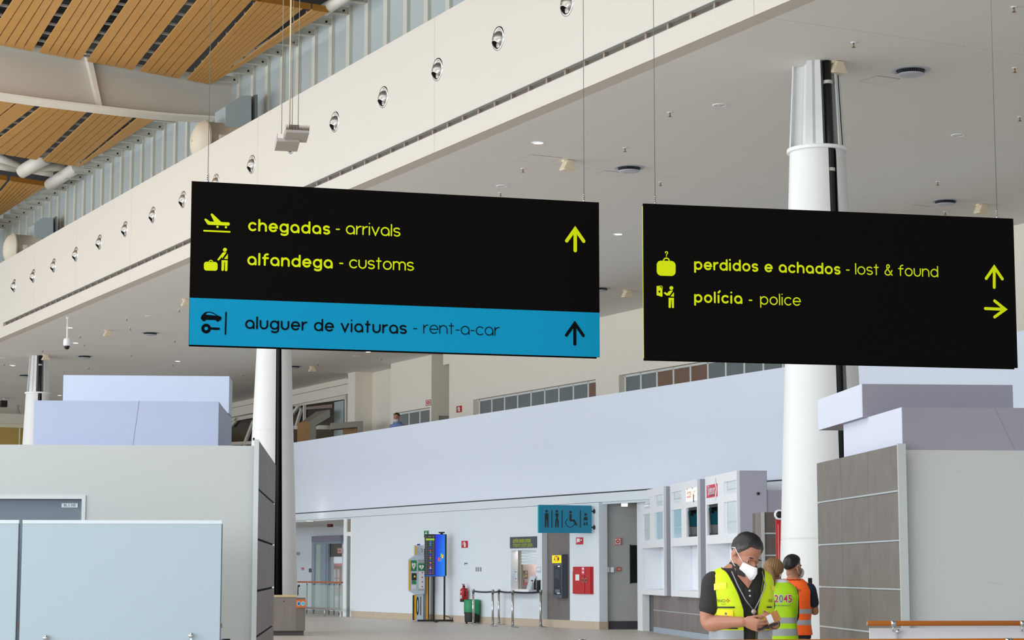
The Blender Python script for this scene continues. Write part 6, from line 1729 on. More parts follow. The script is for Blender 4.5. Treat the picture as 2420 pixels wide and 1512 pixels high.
def hand(mb, w, d, side, curl, bend=(.35, .5, .35), thumb=None, sc=1.0):
    """palm and five bent fingers: w wrist, d towards the knuckles, side index to little finger, curl palm side"""
    d = V(d).normalized(); side = V(side); side = (side - d * side.dot(d)).normalized(); curl = V(curl); curl = (curl - d * curl.dot(d) - side * curl.dot(side)).normalized()
    rings = []
    for u, hw, ht in ((-.02, .024, .019), (.0, .026, .019), (.03, .036, .017), (.06, .041, .015), (.084, .041, .013), (.092, .036, .008)):
        c = w + d * u * sc
        rings.append([c + side * hw * sc * math.cos(2 * pi * k / 16) + curl * ht * sc * math.sin(2 * pi * k / 16) for k in range(16)])
    mb.loft(rings, True)
    for i, (ln, off) in enumerate(((.072, -.031), (.080, -.0105), (.074, .0105), (.058, .031))):
        p = w + d * (.080 - abs(i - 1.2) * .004) * sc + side * off * sc; a = .12; pts = [p - d * .01 * sc]
        dd = d
        for b, f in zip(bend, (.45, .31, .24)):
            a += b * (1 + .06 * i)
            dd = d * math.cos(a) + curl * math.sin(a)
            p = p + dd * ln * f * sc; pts.append(p)
        pts.insert(1, w + d * .084 * sc + side * off * sc)
        limb(mb, pts, [.0088 * sc, .0088 * sc, .0082 * sc, .0076 * sc, .0066 * sc], 10)
    th = thumb or (d * .6 - side * .7 + curl * .35)
    th = V(th).normalized(); b = w + d * .018 * sc - side * .026 * sc
    limb(mb, [b, b + th * .03 * sc, b + th * .055 * sc + curl * .006 * sc, b + (th * .75 + d * .25) * .082 * sc + curl * .012 * sc], [.013 * sc, .011 * sc, .0095 * sc, .0075 * sc], 10)

def vest(t, T, parent, z0, z1, off, gap, armw, ac, bands, body_m, pipe_m, band_m, name='safety_vest', nz=60):
    """open waistcoat: per height the panels run from the front edge to the armhole and around the back"""
    body, band, pipe = t.mb(), t.mb(), t.mb()
    zs = sorted(set([z0 + (z1 - z0) * i / nz for i in range(nz + 1)] + [q for bnd in bands for q in bnd]))
    w = lambda ph, z, o=0: T.P(ph, z, off - o + (.004 * math.sin(ph * 5 + z * 17) * (1 if z < 1.4 else .3) if o == 0 else 0))
    def spans(z):
        g = gap(z); a = max(0, armw(z)); lo = max(g, ac - a)
        return [(g, lo), (ac + a, 2 * pi - ac - a), (2 * pi - lo, 2 * pi - g)]
    for za, zb in zip(zs[:-1], zs[1:]):
        zc = (za + zb) / 2
        tgt = band if any(b0 <= zc <= b1 for b0, b1 in bands) else body
        for k, (sa, sb) in enumerate(zip(spans(za), spans(zb))):
            n = 60 if k == 1 else 26
            if sa[1] - sa[0] < 1e-4 and sb[1] - sb[0] < 1e-4: continue
            for j in range(n):
                p = lambda s_, q: s_[0] + (s_[1] - s_[0]) * q / n
                q = [(p(sa, j), za), (p(sa, j + 1), za), (p(sb, j + 1), zb), (p(sb, j), zb)]
                tgt.add([w(*c_) for c_ in q], [(0, 1, 2, 3)], True)
                body.add([w(c_[0], c_[1], .007) for c_ in q], [(3, 2, 1, 0)], True)
    for sg in (1, -1):
        pipe.tube([w(gap(z) if sg > 0 else 2 * pi - gap(z), z) for z in zs if gap(z) < ac - max(0, armw(z))], .0042, 6)
        za = [z for z in zs if armw(z) > 0]
        if za:
            up = [w(sg * (ac - armw(z)), z) for z in za if ac - armw(z) > gap(z)]; dn = [w(sg * (ac + armw(z)), z) for z in reversed(za)]
            pipe.tube(up + dn + [up[0]], .0042, 6)
    vo = None
    for nm, b_, mm in ((name, body, body_m), ('piping', pipe, pipe_m), ('reflective_band', band, band_m)):
        if not b_.v: continue
        me = b_.mesh(nm); bm = bmesh.new(); bm.from_mesh(me); bmesh.ops.remove_doubles(bm, verts=bm.verts, dist=.0003); bm.to_mesh(me); bm.free()
        for q in me.polygons: q.use_smooth = True
        o = link(nm, me, mm, vo or parent)
        vo = vo or o
    return vo

def on_torso(T, ph0, z0, off):
    """maps a flat (u, v) in metres onto the garment around (ph0, z0) by arc length"""
    tab = [(0, ph0)]; 
    for sg in (1, -1):
        L_, ph = 0, ph0
        for i in range(120):
            q = ph + sg * .012; L_ += (T.P(q, z0, off) - T.P(ph, z0, off)).length; ph = q; tab.append((sg * L_, ph))
    tab.sort()
    def fn(u, v_):
        u = max(tab[0][0], min(tab[-1][0], u))
        for (a0, p0), (a1, p1) in zip(tab[:-1], tab[1:]):
            if u <= a1: return T.P(p0 + (p1 - p0) * (u - a0) / max(1e-9, a1 - a0), z0 + v_, off)
    return fn

def legs(mb, T, foot_y=0, r=1.0):
    l, f = T.dirs(); c = V((T.cx, T.cy, 0))
    for s in (-1, 1):
        hip = c + l * .085 * s + V((0, 0, .88)); kn = c + l * .095 * s + f * .015 + V((0, 0, .48)); an = c + l * .10 * s + V((0, 0, .09))
        limb(mb, [hip, kn, an], [.095 * r, .072 * r, .058 * r], 18)
    rings = [[T.P(2 * pi * k / 24, z, -.004) for k in range(24)] for z in (.80, .84, .90, .96, 1.02)]
    mb.loft(rings, True)
def shoes(t, T, m):
    l, f = T.dirs(); c = V((T.cx, T.cy, 0)); mb = t.mb()
    for s in (-1, 1):
        a = c + l * .10 * s
        rings = []
        for u, hw, h in ((-.09, .03, .05), (-.07, .042, .075), (0, .045, .085), (.08, .047, .06), (.15, .045, .045), (.19, .03, .03)):
            rings.append([a + f * u + l * hw * math.cos(q) + V((0, 0, .0 + h * .5 + h * .5 * math.sin(q))) for q in [2 * pi * k / 14 for k in range(14)]])
        mb.loft(rings, True)
    return t.part('shoes', mb, m)

def shirt_mesh(T, sleeves, voxel, z0=.9, z1=1.535, off=.008):
    mb = MB()
    zs = [z0 + (z1 - z0) * i / 18 for i in range(19)]
    mb.loft([[T.P(2 * pi * k / 40, z, off) for k in range(40)] for z in zs], True)
    for pts, rad in sleeves: limb(mb, pts, rad, 20)
    return fuse(mb, 'shirt', voxel, 3)

def skin_mat(name, rgb): 
    m = mat(name, rgb, .5, noise=.07, nscale=14)
    m.node_tree.nodes['Principled BSDF'].inputs['Subsurface Weight'].default_value = .06
    m.node_tree.nodes['Principled BSDF'].inputs['Subsurface Radius'].default_value = (.02, .008, .004)
    return m
def finish(t, mbody, mt, name='body'):
    o = link(name, mbody, mt, t.o); return o
M_yellow = mat('hi_vis_yellow', (214, 238, 0), .6); M_yellow2 = mat('hi_vis_lime', (176, 226, 0), .6); M_orange = mat('hi_vis_orange', (255, 100, 8), .6)
M_refl = mat('reflective_grey', (160, 164, 168), .4); M_mask = mat('mask_white', (240, 242, 242), .7); M_skin = skin_mat('skin_tan', (178, 122, 98)); M_trouser = mat('trouser_navy', (30, 34, 46), .8); M_shoe = mat('shoe_black', (24, 22, 22), .5)
M_shirt = mat('polo_dark', (44, 42, 38), .85)
M_ink = mat('vest_ink', (60, 62, 30), .6)

def hair_mat(name, top, low, zmid):
    m = mat(name, top, .55)
    nt = m.node_tree; b = nt.nodes['Principled BSDF']; tc = nt.nodes.new('ShaderNodeTexCoord'); sp = nt.nodes.new('ShaderNodeSeparateXYZ'); rp = nt.nodes.new('ShaderNodeValToRGB'); nz = nt.nodes.new('ShaderNodeTexNoise'); ad = nt.nodes.new('ShaderNodeMath'); ad.operation = 'MULTIPLY_ADD'
    nz.inputs['Scale'].default_value = 90; nz.inputs['Detail'].default_value = 3
    nt.links.new(tc.outputs['Object'], sp.inputs[0]); nt.links.new(tc.outputs['Object'], nz.inputs['Vector'])
    nt.links.new(nz.outputs['Fac'], ad.inputs[0]); ad.inputs[1].default_value = .09
    nt.links.new(sp.outputs['Z'], ad.inputs[2])
    rp.color_ramp.elements[0].position = 0; rp.color_ramp.elements[1].position = 1
    mr = nt.nodes.new('ShaderNodeMapRange'); mr.inputs['From Min'].default_value = zmid - .03; mr.inputs['From Max'].default_value = zmid + .06
    nt.links.new(ad.outputs[0], mr.inputs['Value']); nt.links.new(mr.outputs['Result'], rp.inputs['Fac'])
    rp.color_ramp.elements[0].color = srgb(low) + (1,); rp.color_ramp.elements[1].color = srgb(top) + (1,)
    nt.links.new(rp.outputs['Color'], b.inputs['Base Color'])
    return m

def mask(t, H, parent, straps=True):
    m = t.mb()
    pt_ = lambda x, y, z: H(x * .90, y * 1.03 - .006, (z + .06) * .88 - .06)
    rows = [[(-.064, -.066, -.022), (-.040, -.095, -.016), (-.014, -.122, -.012), (0, -.128, -.008), (.014, -.122, -.012), (.040, -.095, -.016), (.064, -.066, -.022)],
            [(-.066, -.068, -.045), (-.044, -.104, -.040), (-.018, -.140, -.042), (0, -.152, -.044), (.018, -.140, -.042), (.044, -.104, -.040), (.066, -.068, -.045)],
            [(-.064, -.062, -.070), (-.042, -.102, -.072), (-.017, -.138, -.076), (0, -.150, -.078), (.017, -.138, -.076), (.042, -.102, -.072), (.064, -.062, -.070)],
            [(-.056, -.050, -.098), (-.034, -.086, -.112), (-.014, -.112, -.118), (0, -.122, -.122), (.014, -.112, -.118), (.034, -.086, -.112), (.056, -.050, -.098)],
            [(-.046, -.038, -.112), (-.028, -.062, -.130), (-.012, -.080, -.134), (0, -.084, -.136), (.012, -.080, -.134), (.028, -.062, -.130), (.046, -.038, -.112)]]
    m.loft([[pt_(*p) for p in r] for r in rows], False, closed=False)
    m.loft([[pt_(p[0] * .96, p[1] + .006, p[2]) for p in r] for r in rows], False, closed=False)
    o = t.part('face_mask', m, M_mask, parent)
    m = t.mb(); m.tube([pt_(0, -.129, -.008), pt_(0, -.153, -.044), pt_(0, -.151, -.078), pt_(0, -.123, -.122)], .0022, 6); t.part('mask_seam', m, mat('mask_seam_grey', (214, 218, 220), .7), o)
    for s in (-1, 1):
        m = t.mb(); m.tube([pt_(.063 * s, -.066, -.024), pt_(.081 * s, -.035, -.004), pt_(.094 * s, -.004, .016), pt_(.102 * s, .018, .032), pt_(.102 * s, .042, .016)], .0022, 6); m.tube([pt_(.058 * s, -.056, -.090), pt_(.080 * s, -.012, -.075), pt_(.092 * s, .022, -.048), pt_(.102 * s, .042, .0)], .0022, 6); t.part('ear_loop', m, M_mask, o)
    return o
def eyes(t, H, parent, half=True):
    for s in (-1, 1):
        m = t.mb(); H.ell(m, (.031 * s, -.079, -.007), (.0110, .006, .0060), 14, 10); e = t.part('eye', m, mat('eye_white', (214, 206, 200), .3), parent)
        m = t.mb(); H.ell(m, (.031 * s, -.0835, -.0105), (.0052, .003, .0050), 12, 8); t.part('iris', m, mat('iris_dark', (40, 26, 20), .2), e)
        m = t.mb(); H.ell(m, (.031 * s, -.081, .0005), (.0150, .0085, .0085), 14, 8); t.part('eyelid', m, M_skin, e)
        m = t.mb(); H.ell(m, (.032 * s, -.0935, .0205), (.020, .006, .0036), 14, 8); t.part('eyebrow', m, mat('brow_dark', (62, 50, 44), .9), parent)

# ---- man in the foreground
YM_ = 12.5
X0 = (1739 - 1210) / FPX * YM_ / math.cos(PITCH) * 1.0
t = Thing('person', 'person with grey hair and white mask in yellow safety vest, looking down at a wallet', 'person', 0, (X0, YM_, 0))
O = V((X0, YM_, 0)); t.off = V((0, 0, 0))
PROF_MAN = [(.84, .17, .125), (.92, .178, .128), (1.00, .172, .122), (1.10, .164, .120), (1.20, .168, .126), (1.30, .178, .130), (1.38, .184, .124), (1.44, .184, .108), (1.475, .174, .090), (1.50, .145, .078), (1.53, .085, .064), (1.56, .058, .058)]
T = Torso(17, .004, 0, 1, (0, 0), PROF_MAN)
H = Head((.039, -.040, 1.604), 28, 31, 1.0, -11)
SR, ER, WR = V((-.168, -.058, 1.44)), V((-.200, -.085, 1.195)), V((.000, -.235, 1.205))
SL, EL, WL = V((.135, .06, 1.44)), V((.176, .035, 1.19)), V((.190, -.170, 1.190))
mb = MB()
skull(mb, H)
limb(mb, [(.0, .0, 1.47), (.012, -.005, 1.53), H(0, .035, -.055)], [.062, .058, .056], 20)
mb.loft([[T.P(2 * pi * k / 36, z, -.004) for k in range(36)] for z in [.86 + .69 * i / 16 for i in range(17)]], True)
limb(mb, [SR, (SR + ER) / 2 + V((-.010, -.004, 0)), ER, ER.lerp(WR, .3), ER.lerp(WR, .7), WR], [.056, .050, .043, .046, .034, .027], 20)
limb(mb, [SL, (SL + EL) / 2, EL, EL.lerp(WL, .35), WL], [.052, .046, .041, .040, .026], 18)
hand(mb, WR, (.80, -.36, -.22), (.1, .25, -1), (.35, .9, -.1), (.25, .45, .3), thumb=V((.75, -.1, .15)))
hand(mb, WL, (-.30, -.62, .42), (.55, -.30, -.78), (-.8, .35, .1), (.5, .55, .4), thumb=V((-.55, -.3, .75)))
for s in ():
    pass
body = fuse(mb, 'body', .0045, 2)
bo = finish(t, body, M_skin)
hair_cap(t, H, bo, hair_mat('hair_grey_dark', (24, 21, 20), (112, 110, 109), 1.648), front=30, side=-30, back=-55, thick=.012)
eyes(t, H, bo)
mask(t, H, bo)
sh = shirt_mesh(T, [([SR + V((.02, .008, .004)), SR + V((-.002, 0, -.012)), SR.lerp(ER, .35), SR.lerp(ER, .66)], [.062, .065, .064, .067]), ([SL + V((-.03, 0, 0)), SL.lerp(EL, .35), SL.lerp(EL, .62)], [.058, .060, .062])], .006, z1=1.52)
so = link('polo_shirt', sh, M_shirt, t.o)
# collar flaps
m = t.mb(); l, f = T.dirs(); nc = V((.014, -.012, 0))
for sgn in (-1, 1):
    rings = []
    for i in range(17):
        ph = sgn * (.22 + i / 16 * (pi - .22)); d_ = l * math.sin(ph) + f * math.cos(ph); drop = (1 - i / 16) ** 1.5
        a0 = nc + d_ * .066 + V((0, 0, 1.562 - .030 * drop)); a1 = nc + d_ * (.098 + .012 * drop) + V((0, 0, 1.522 - .055 * drop))
        rings.append([a0, a1, a1 + V((0, 0, .006)), a0 + d_ * .003 + V((0, 0, .004))])
    m.loft(rings, True, smooth=False)
t.part('collar', m, M_shirt, so)
m = t.mb(); m.loft([[T.P(-.11, z, .014), T.P(.0, z, .019), T.P(.11, z, .014)] for z in (1.30, 1.34, 1.38, 1.405)], False, closed=False); t.part('placket', m, M_shirt, so)
m = t.mb(); m.add([T.P(-.55, 1.52, .010), T.P(-.25, 1.47, .017), T.P(-.02, 1.40, .021), T.P(.22, 1.47, .017), T.P(.5, 1.52, .010), T.P(0, 1.50, .030)], [(0, 1, 5), (1, 2, 5), (2, 3, 5), (3, 4, 5)]); t.part('open_neck_skin', m, M_skin, so)
for z in (1.385, 1.355):
    m = t.mb(); c = T.P(.0, z, .022); l, f = T.dirs(); m.lathe([(.001, .003), (.006, .002), (.0065, -.002)], c, 12, f); t.part('button', m, mat('button_pale', (206, 204, 196), .4), so)
def gapf(z):
    pts = [(.9, .034), (1.12, .034), (1.27, .038), (1.36, .062), (1.45, .092), (1.53, .112)]
    g = .112
    for (z0, g0), (z1, g1) in zip(pts[:-1], pts[1:]):
        if z <= z1: g = g0 + (g1 - g0) * max(0, z - z0) / (z1 - z0); break
    return math.asin(min(.99, (g / T.ab(z)[0]) ** (2.35 / 2)))
def armf(z):
    if z < 1.27 or z > 1.495: return 0
    return .30 * math.sqrt(max(0, 1 - ((1.40 - z) / .13) ** 2)) if z < 1.40 else .30 * math.sqrt(max(0, 1 - ((z - 1.40) / .095) ** 2))
vo = vest(t, T, t.o, .90, 1.522, .026, gapf, armf, pi / 2 + .26, [(1.092, 1.152)], M_yellow, M_black, M_refl, nz=80)
# vest furniture on his right front: shoulder patch, print, zip pocket
f1 = on_torso(T, -.90, 1.412, .0335)
m = t.mb(); m.add([f1(-.038, -.024), f1(.042, -.012), f1(.044, .026), f1(-.036, .014)], [(0, 1, 2, 3)]); t.part('shoulder_patch', m, mat('patch_yellow', (250, 232, 0), .35), vo)
f1 = on_torso(T, -.84, 1.325, .0335)
vv, ff = fontmesh('VINCI', .026, lambda x, y: f1(x - .012, y), width=.062, bold=.004); m = t.mb(); m.add(vv, ff); t.part('print', m, M_ink, vo)
m = t.mb(); vv, ff = fontmesh('AIRPORTS', .010, lambda x, y: f1(x + .006, y - .019), width=.032); m.add(vv, ff); t.part('print', m, M_ink, vo)
m = t.mb()
for dx, dz in ((0, .016), (.012, .004), (0, -.008), (-.012, .004)):
    m.add([f1(.034 + dx * .62 + q[0] * .62, dz * .62 + q[1] * .62) for q in ((0, .008), (.007, 0), (0, -.008), (-.007, 0))], [(0, 1, 2, 3)])
t.part('emblem', m, mat('emblem_rust', (200, 70, 20), .5), vo)
for ph0, w_ in ((-.78, .124), (.62, .05)):
    f1 = on_torso(T, ph0, 1.288, .0325)
    m = t.mb(); n = 8; m.loft([[f1(-w_ / 2 + w_ * i / n, .004), f1(-w_ / 2 + w_ * i / n, -.005)] for i in range(n + 1)], False, closed=False); t.part('zip_slit', m, M_black, vo)
    f1 = on_torso(T, ph0, 1.155, .0325)
    m = t.mb(); m.loft([[f1(-w_ / 2 - .02 + (w_ + .03) * i / n, .012), f1(-w_ / 2 - .02 + (w_ + .03) * i / n, .004)] for i in range(n + 1)], False, closed=False); t.part('pocket_edge', m, M_black, vo)
f1 = on_torso(T, -.78, 1.252, .0335)
m = t.mb(); n = 8; m.loft([[f1(-.05 + .1 * i / n, .022), f1(-.05 + .1 * i / n, -.02)] for i in range(n + 1)], False, closed=False); t.part('pocket_flap', m, mat('patch_yellow', (0, 0, 0)), vo)
f1 = on_torso(T, -.74, 1.250, .0355); m = t.mb(); m.face([f1(.007 * math.cos(k * pi / 6), .007 * math.sin(k * pi / 6)) for k in range(12)]); t.part('snap_button', m, mat('snap_grey', (90, 96, 110), .4), vo)
f1 = on_torso(T, .66, 1.325, .0335); vv, ff = fontmesh('ANA', .03, lambda x, y: f1(x, y), width=.045); m = t.mb(); m.add(vv, ff); t.part('print', m, M_ink, vo)
f1 = on_torso(T, .85, 1.40, .0335); m = t.mb(); m.add([f1(-.02, -.015), f1(.02, -.02), f1(.02, .012), f1(-.02, .016)], [(0, 1, 2, 3)]); t.part('shoulder_patch', m, mat('patch_yellow', (0, 0, 0)), vo)
# lanyard with badge reel
m = t.mb()
m.tube([T.P(-.50, 1.50, .034), T.P(-.30, 1.42, .040), T.P(-.12, 1.33, .038), T.P(.02, 1.275, .040)], .0035, 8)
m.tube([T.P(.55, 1.50, .034), T.P(.42, 1.42, .040), T.P(.22, 1.34, .038), T.P(.06, 1.275, .040)], .0035, 8)
la = t.part('lanyard', m, mat('lanyard_grey', (148, 150, 158), .6))
m = t.mb(); l, f = T.dirs(); c = T.P(.04, 1.262, .040); m.lathe([(.001, .006), (.014, .005), (.0155, 0), (.0155, -.004)], c, 20, f); t.part('badge_reel', m, mat('reel_silver', (196, 176, 160), .35, .3), la)
m = t.mb(); m.tube([c + V((0, 0, -.015)), c + V((.002, -.002, -.075))], .004, 8); t.part('strap_clip', m, M_chrome, la)
mb = MB(); legs(mb, T); link('trousers', fuse(mb, 'trousers', .012, 3), M_trouser, t.o); shoes(t, T, M_shoe)
t.o.location = O
HANDL = WL + V((-.03, -.07, .05))
# bracelet
m = t.mb(); dd = (WL - EL).normalized(); m.lathe([(.029, -.006), (.033, -.006), (.033, .006), (.029, .006)], WL - dd * .01, 20, dd); t.part('wrist_band', m, mat('band_brown', (92, 60, 44), .5), bo)
# wallet and phone he holds
wc = O + V((.165, -.262, 1.228))
t = Thing('wallet', 'open tan leather wallet with white card held by the man in yellow vest', 'wallet', 0, wc)
e1 = V((.80, .10, .34)).normalized(); e2 = V((-.42, -.05, .88)); e2 = (e2 - e1 * e2.dot(e1)).normalized(); e3 = e1.cross(e2)
def slab(mb, c, w, h, th):
    mb.hex8([c + e1 * sx * w / 2 + e2 * sy * h / 2 + e3 * sz * th / 2 for sx, sy, sz in ((-1, -1, -1), (1, -1, -1), (1, 1, -1), (-1, 1, -1), (-1, -1, 1), (1, -1, 1), (1, 1, 1), (-1, 1, 1))])
m = t.mb(); slab(m, wc, .085, .062, .008); t.part('leather_cover', m, mat('leather_tan', (178, 122, 66), .55, noise=.1, nscale=30))
m = t.mb(); slab(m, wc + V((0, -.007, 0)) - e1 * .018 , .034, .050, .003); t.part('card', m, mat('card_white', (226, 230, 232), .5))
pc_ = O + V((.132, -.268, 1.178))
t = Thing('phone', 'dark phone held flat under the tan wallet by the man', 'phone', 0, pc_)
e1 = V((.92, .05, .30)).normalized(); e2 = V((0, 1, .1)); e2 = (e2 - e1 * e2.dot(e1)).normalized(); e3 = e1.cross(e2)
m = t.mb(); slab(m, pc_, .125, .065, .010); t.part('case', m, mat('phone_dark', (38, 34, 36), .35))
m = t.mb(); slab(m, pc_ + e3 * .006, .118, .058, .001); t.part('screen', m, mat('phone_glass', (16, 16, 20), .1))

# ---- woman seen from behind
def digits(t, T, parent, s, ph0, z0, off, size, width, m1, name='print', bold=.02, du=0):
    fn = on_torso(T, ph0, z0, off); vv, ff = fontmesh(s, size, lambda x, y: fn(x + du, y), width=width, bold=bold); m = t.mb(); m.add(vv, ff); return t.part(name, m, m1, parent)
YW = 18.6
XW = (1836 - 1210) / FPX * YW
t = Thing('person', 'person with blonde ponytail in lime vest printed 2045, seen from behind', 'person', 0, (0, 0, 0))
k = .925
T = Torso(172, 0, 0, .87)
hc = V((-.050, .03, 1.615))
H = Head(hc, 150, 8, .98, 8)
mb = MB(); skull(mb, H); limb(mb, [(-.01, 0, 1.46), (-.03, .01, 1.52), H(0, .03, -.055)], [.055, .050, .050], 18)
mb.loft([[T.P(2 * pi * q / 36, z, -.004) for q in range(36)] for z in [.86 + .69 * i / 16 for i in range(17)]], True)
l, f = T.dirs()
for s in (-1, 1):
    S = l * .135 * s + V((0, 0, 1.43)); E_ = l * .135 * s + f * .05 + V((0, 0, 1.17)); Wr = l * .06 * s + f * .24 + V((0, 0, 1.12))
    limb(mb, [S, E_, Wr], [.048, .038, .025], 16); hand(mb, Wr, f - l * .4 * s, V((0, 0, -1)), -l * s, (.4, .5, .4))
bo = finish(t, fuse(mb, 'body', .007, 2), M_skin)
M_blonde = mat('hair_blonde', (138, 104, 68), .5, noise=.45, nscale=40, stretch=(1, 1, .25))
hp = hair_cap(t, H, bo, M_blonde, 'hair', front=55, side=-35, back=-72, thick=.022, bumps=.0008, strand=.0028)
m = t.mb(); a = H(.0, .115, .02); limb(m, [a, a + V((.012, -.022, -.03)), a + V((.02, -.035, -.10)), a + V((.022, -.02, -.17)), a + V((.026, .0, -.215))], [.030, .036, .038, .028, .010], 14); t.part('ponytail', m, M_blonde, hp)
m = t.mb(); m.lathe([(.022, -.01), (.030, -.006), (.030, .006), (.022, .01)], a, 16, V((.1, -1, -.5))); t.part('hair_tie', m, M_blonde, hp)
mask(t, H, bo)
M_darks = mat('jacket_dark', (40, 36, 42), .8)
sl = []
for s in (-1, 1):
    S = l * .135 * s + V((0, 0, 1.43)); E_ = l * .135 * s + f * .05 + V((0, 0, 1.17)); Wr = l * .06 * s + f * .24 + V((0, 0, 1.12))
    sl.append(([S - l * .01 * s, S.lerp(E_, .4), E_, Wr], [.060, .056, .048, .036]))
so = link('dark_top', shirt_mesh(T, sl, .009, z1=1.50), M_darks, t.o)
m = t.mb(); m.loft([[T.P(2 * pi * q / 28, z, o_) for q in range(28)] for z, o_ in ((1.49, .012), (1.545, .012), (1.545, .006), (1.49, .004))], False); t.part('white_collar', m, mat('collar_white', (226, 228, 236), .7), so)
def gap2(z): return .25 if z < 1.3 else .25 + (z - 1.3) * 3
def arm2(z):
    if z < 1.22 or z > 1.485: return 0
    return .36 * math.sqrt(max(0, 1 - ((1.37 - z) / .15) ** 2)) if z < 1.37 else .36 * math.sqrt(max(0, 1 - ((z - 1.37) / .115) ** 2))
zz = lambda y: (1.5 + (1350 - y) * YW / FPX) / k
vo = vest(t, T, t.o, .86, 1.515, .026, gap2, arm2, pi / 2, [(zz(1470), zz(1456)), (zz(1498.5), zz(1482))], M_yellow2, mat('vest_piping_lime', (150, 196, 20), .6), M_refl)
M_dred = mat('digit_red', (178, 16, 40), .5); M_dgrey = mat('digit_grey', (96, 100, 110), .5); M_dw = mat('digit_white', (226, 228, 224), .5)
zc = zz(1413.7)
for i, (s, mm) in enumerate((('2', M_dred), ('0', M_dgrey), ('4', M_dred), ('5', M_dred))):
    ph0 = pi
    digits(t, T, vo, s, ph0, zc, .0335, .105, .047, M_dw, 'digit_outline', .045, du=-.026 + i * .0445)
    digits(t, T, vo, s, ph0, zc, .0350, .100, .039, mm, 'digit', .012, du=-.026 + i * .0445)
digits(t, T, vo, 'SEGURANÇA', pi, zc - .062, .0345, .018, .165, M_dgrey, 'print', .008, du=.03)
mb = MB(); legs(mb, T); link('trousers', fuse(mb, 'trousers', .014, 3), M_trouser, t.o); shoes(t, T, M_shoe)
t.o.location = (XW, YW, 0); t.o.scale = (k, k, k)

# ---- man in the orange vest, from behind
YO = 20.6
XO = (1870 - 1210) / FPX * YO
k = .935
t = Thing('person', 'person with short black hair in orange vest beside the column, seen from behind', 'person', 0, (0, 0, 0))
T = Torso(158, 0, 0, .96)
H = Head((.005, .04, 1.652), 128, 0, 1.0)
l, f = T.dirs()
mb = MB(); skull(mb, H); limb(mb, [(0, 0, 1.46), (0, .015, 1.53), H(0, .035, -.055)], [.060, .056, .056], 18)
mb.loft([[T.P(2 * pi * q / 36, z, -.004) for q in range(36)] for z in [.86 + .69 * i / 16 for i in range(17)]], True)
SRo = -l * .175 + V((0, 0, 1.435)); ERo = V((.225, .035, 1.19)); WRo = V((.17, .22, 1.36))
limb(mb, [SRo, ERo, ERo.lerp(WRo, .3), WRo], [.054, .043, .044, .028], 18); hand(mb, WRo, (.2, .3, .9), (.8, .3, -.2), (-.3, .9, -.1), (.4, .5, .4))
SLo = l * .175 + V((0, 0, 1.435)); ELo = l * .215 + V((0, 0, 1.16)); WLo = l * .15 + f * .22 + V((0, 0, 1.18))
limb(mb, [SLo, ELo, WLo], [.054, .042, .028], 16); hand(mb, WLo, f - l * .4, V((0, 0, -1)), -l, (.4, .5, .4))
M_skin2 = skin_mat('skin_warm', (170, 118, 92))
bo = finish(t, fuse(mb, 'body', .007, 2), M_skin2)
hair_cap(t, H, bo, mat('hair_black', (20, 18, 20), .45, noise=.3, nscale=60), 'hair', front=48, side=-2, back=-46, thick=.016, bumps=.004)
mask(t, H, bo)
so = link('navy_tshirt', shirt_mesh(T, [([SRo + l * .012 + V((0, 0, .004)), SRo.lerp(ERo, .12), SRo.lerp(ERo, .35), SRo.lerp(ERo, .70)], [.060, .066, .066, .064]), ([SLo - l * .012 + V((0, 0, .004)), SLo.lerp(ELo, .12), SLo.lerp(ELo, .35), SLo.lerp(ELo, .68)], [.060, .064, .062, .062])], .009, z1=1.52), mat('tshirt_navy', (24, 30, 50), .85), t.o)
zz = lambda y: (1.5 + (1350 - y) * YO / FPX) / k
vo = vest(t, T, t.o, zz(1497), 1.528, .022, gap2, arm2, pi / 2, [(zz(1447.5), zz(1437)), (zz(1473.5), zz(1462))], M_orange, mat('piping_orange', (226, 84, 10), .6), M_refl)
digits(t, T, vo, 'SINALIZAÇÃO', pi, zz(1394), .030, .034, .19, mat('print_dark_orange', (96, 40, 16), .6), 'print', .006, du=.02)
digits(t, T, vo, 'AEROPORTO', pi, zz(1386), .030, .016, .11, mat('print_dark_orange', (0, 0, 0)), 'print', du=.02)
m = t.mb(); m.tube([T.P(pi - .9 + .2 * i, 1.515 + .004 * (i % 2), .028) for i in range(10)], .004, 6); t.part('lanyard', m, mat('lanyard_dark', (60, 26, 24), .6))
mb = MB(); legs(mb, T); link('trousers', fuse(mb, 'trousers', .014, 3), M_trouser, t.o); shoes(t, T, M_shoe)
t.o.location = (XO, YO, 0); t.o.scale = (k, k, k)
pc_ = V((XO, YO, 0)) + V((.20, .26, 1.47)) * k
t = Thing('phone', 'black phone held up by the man in orange vest', 'phone', 0, pc_)
m = t.mb(); m.box(pc_.x - .008, pc_.y - .03, pc_.z - .07, pc_.x + .03, pc_.y - .0, pc_.z + .06); t.part('case', m, M_black)
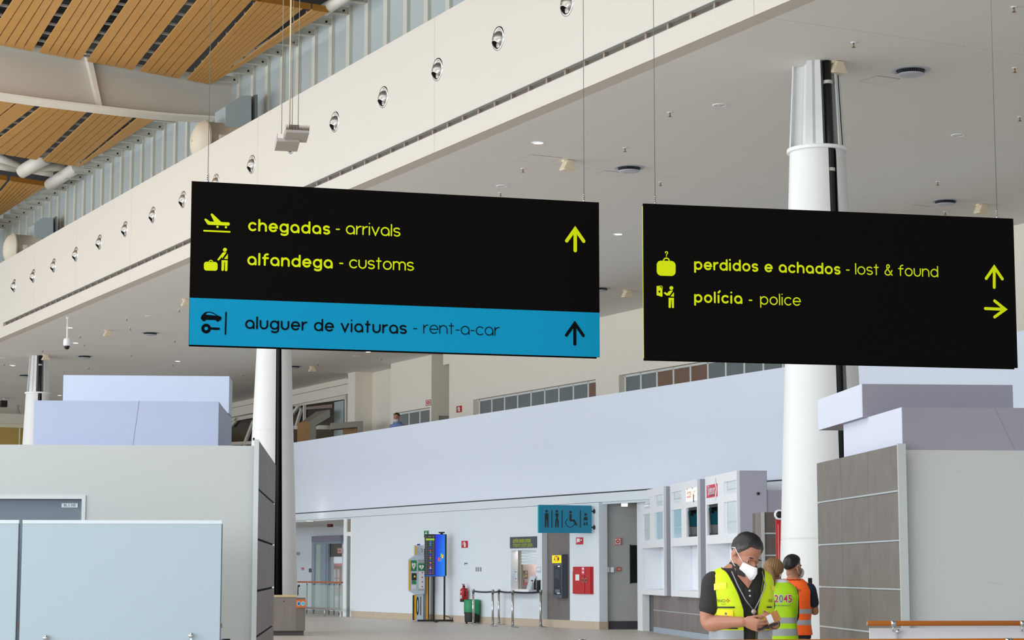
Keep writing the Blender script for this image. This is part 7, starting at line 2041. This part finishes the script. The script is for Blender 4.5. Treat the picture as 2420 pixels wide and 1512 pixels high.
m = t.mb(); m.box(pc_.x - .005, pc_.y + .001, pc_.z - .06, pc_.x + .027, pc_.y + .003, pc_.z + .05); t.part('screen', m, mat('phone_glass', (0, 0, 0)))

# ---- man leaning on the mezzanine parapet
pm = RH @ onp(940, 1000, HALL, 1, 27.15)
t = Thing('person', 'person with white mask and blue shirt leaning on the mezzanine parapet', 'person', 0, (0, 0, 0))
k = 1.2
T = Torso(-15, 0, 0, 1.0, (0, -.10))
H = Head((-.02, -.10, 1.655), -22, 20, 1.0)
l, f = T.dirs()
mb = MB(); skull(mb, H); limb(mb, [(0, -.03, 1.46), (-.005, -.05, 1.53), H(0, .035, -.055)], [.060, .056, .056], 18)
mb.loft([[T.P(2 * pi * q / 36, z, -.004) for q in range(36)] for z in [.86 + .69 * i / 16 for i in range(17)]], True)
sl = []
for s in (-1, 1):
    S = l * .18 * s + V((0, -.04, 1.43)); E_ = l * .24 * s + V((0, -.0, 1.2)); Wr = l * .08 * s + f * .20 + V((0, -.02, 1.22))
    limb(mb, [S, E_, Wr], [.054, .042, .028], 16); hand(mb, Wr, f - l * .5 * s, V((0, 0, -1)), -l * s, (.4, .5, .4)); sl.append(([S - l * .03 * s, S.lerp(E_, .4), E_, E_.lerp(Wr, .7)], [.060, .062, .056, .046]))
bo = finish(t, fuse(mb, 'body', .009, 2), M_skin2)
hair_cap(t, H, bo, mat('hair_brown_dark', (40, 32, 28), .6), 'hair', front=50, side=2, back=-40, thick=.011)
eyes(t, H, bo); mask(t, H, bo)
so = link('blue_shirt', shirt_mesh(T, sl, .010, z1=1.53), mat('shirt_blue', (110, 128, 178), .8, noise=.12, nscale=40, stretch=(3, 3, .3)), t.o)
m = t.mb()
for sgn in (-1, 1):
    m.loft([[T.P(sgn * (.2 + i / 6 * 2.6), 1.545, .012), T.P(sgn * (.2 + i / 6 * 2.6), 1.505, .028)] for i in range(7)], False, closed=False)
t.part('collar', m, mat('shirt_blue', (0, 0, 0)), so)
mb = MB(); legs(mb, T); link('trousers', fuse(mb, 'trousers', .02, 3), M_trouser, t.o); shoes(t, T, M_shoe)
t.o.location = (pm.x, pm.y, 4.5); t.o.scale = (k, k, k)
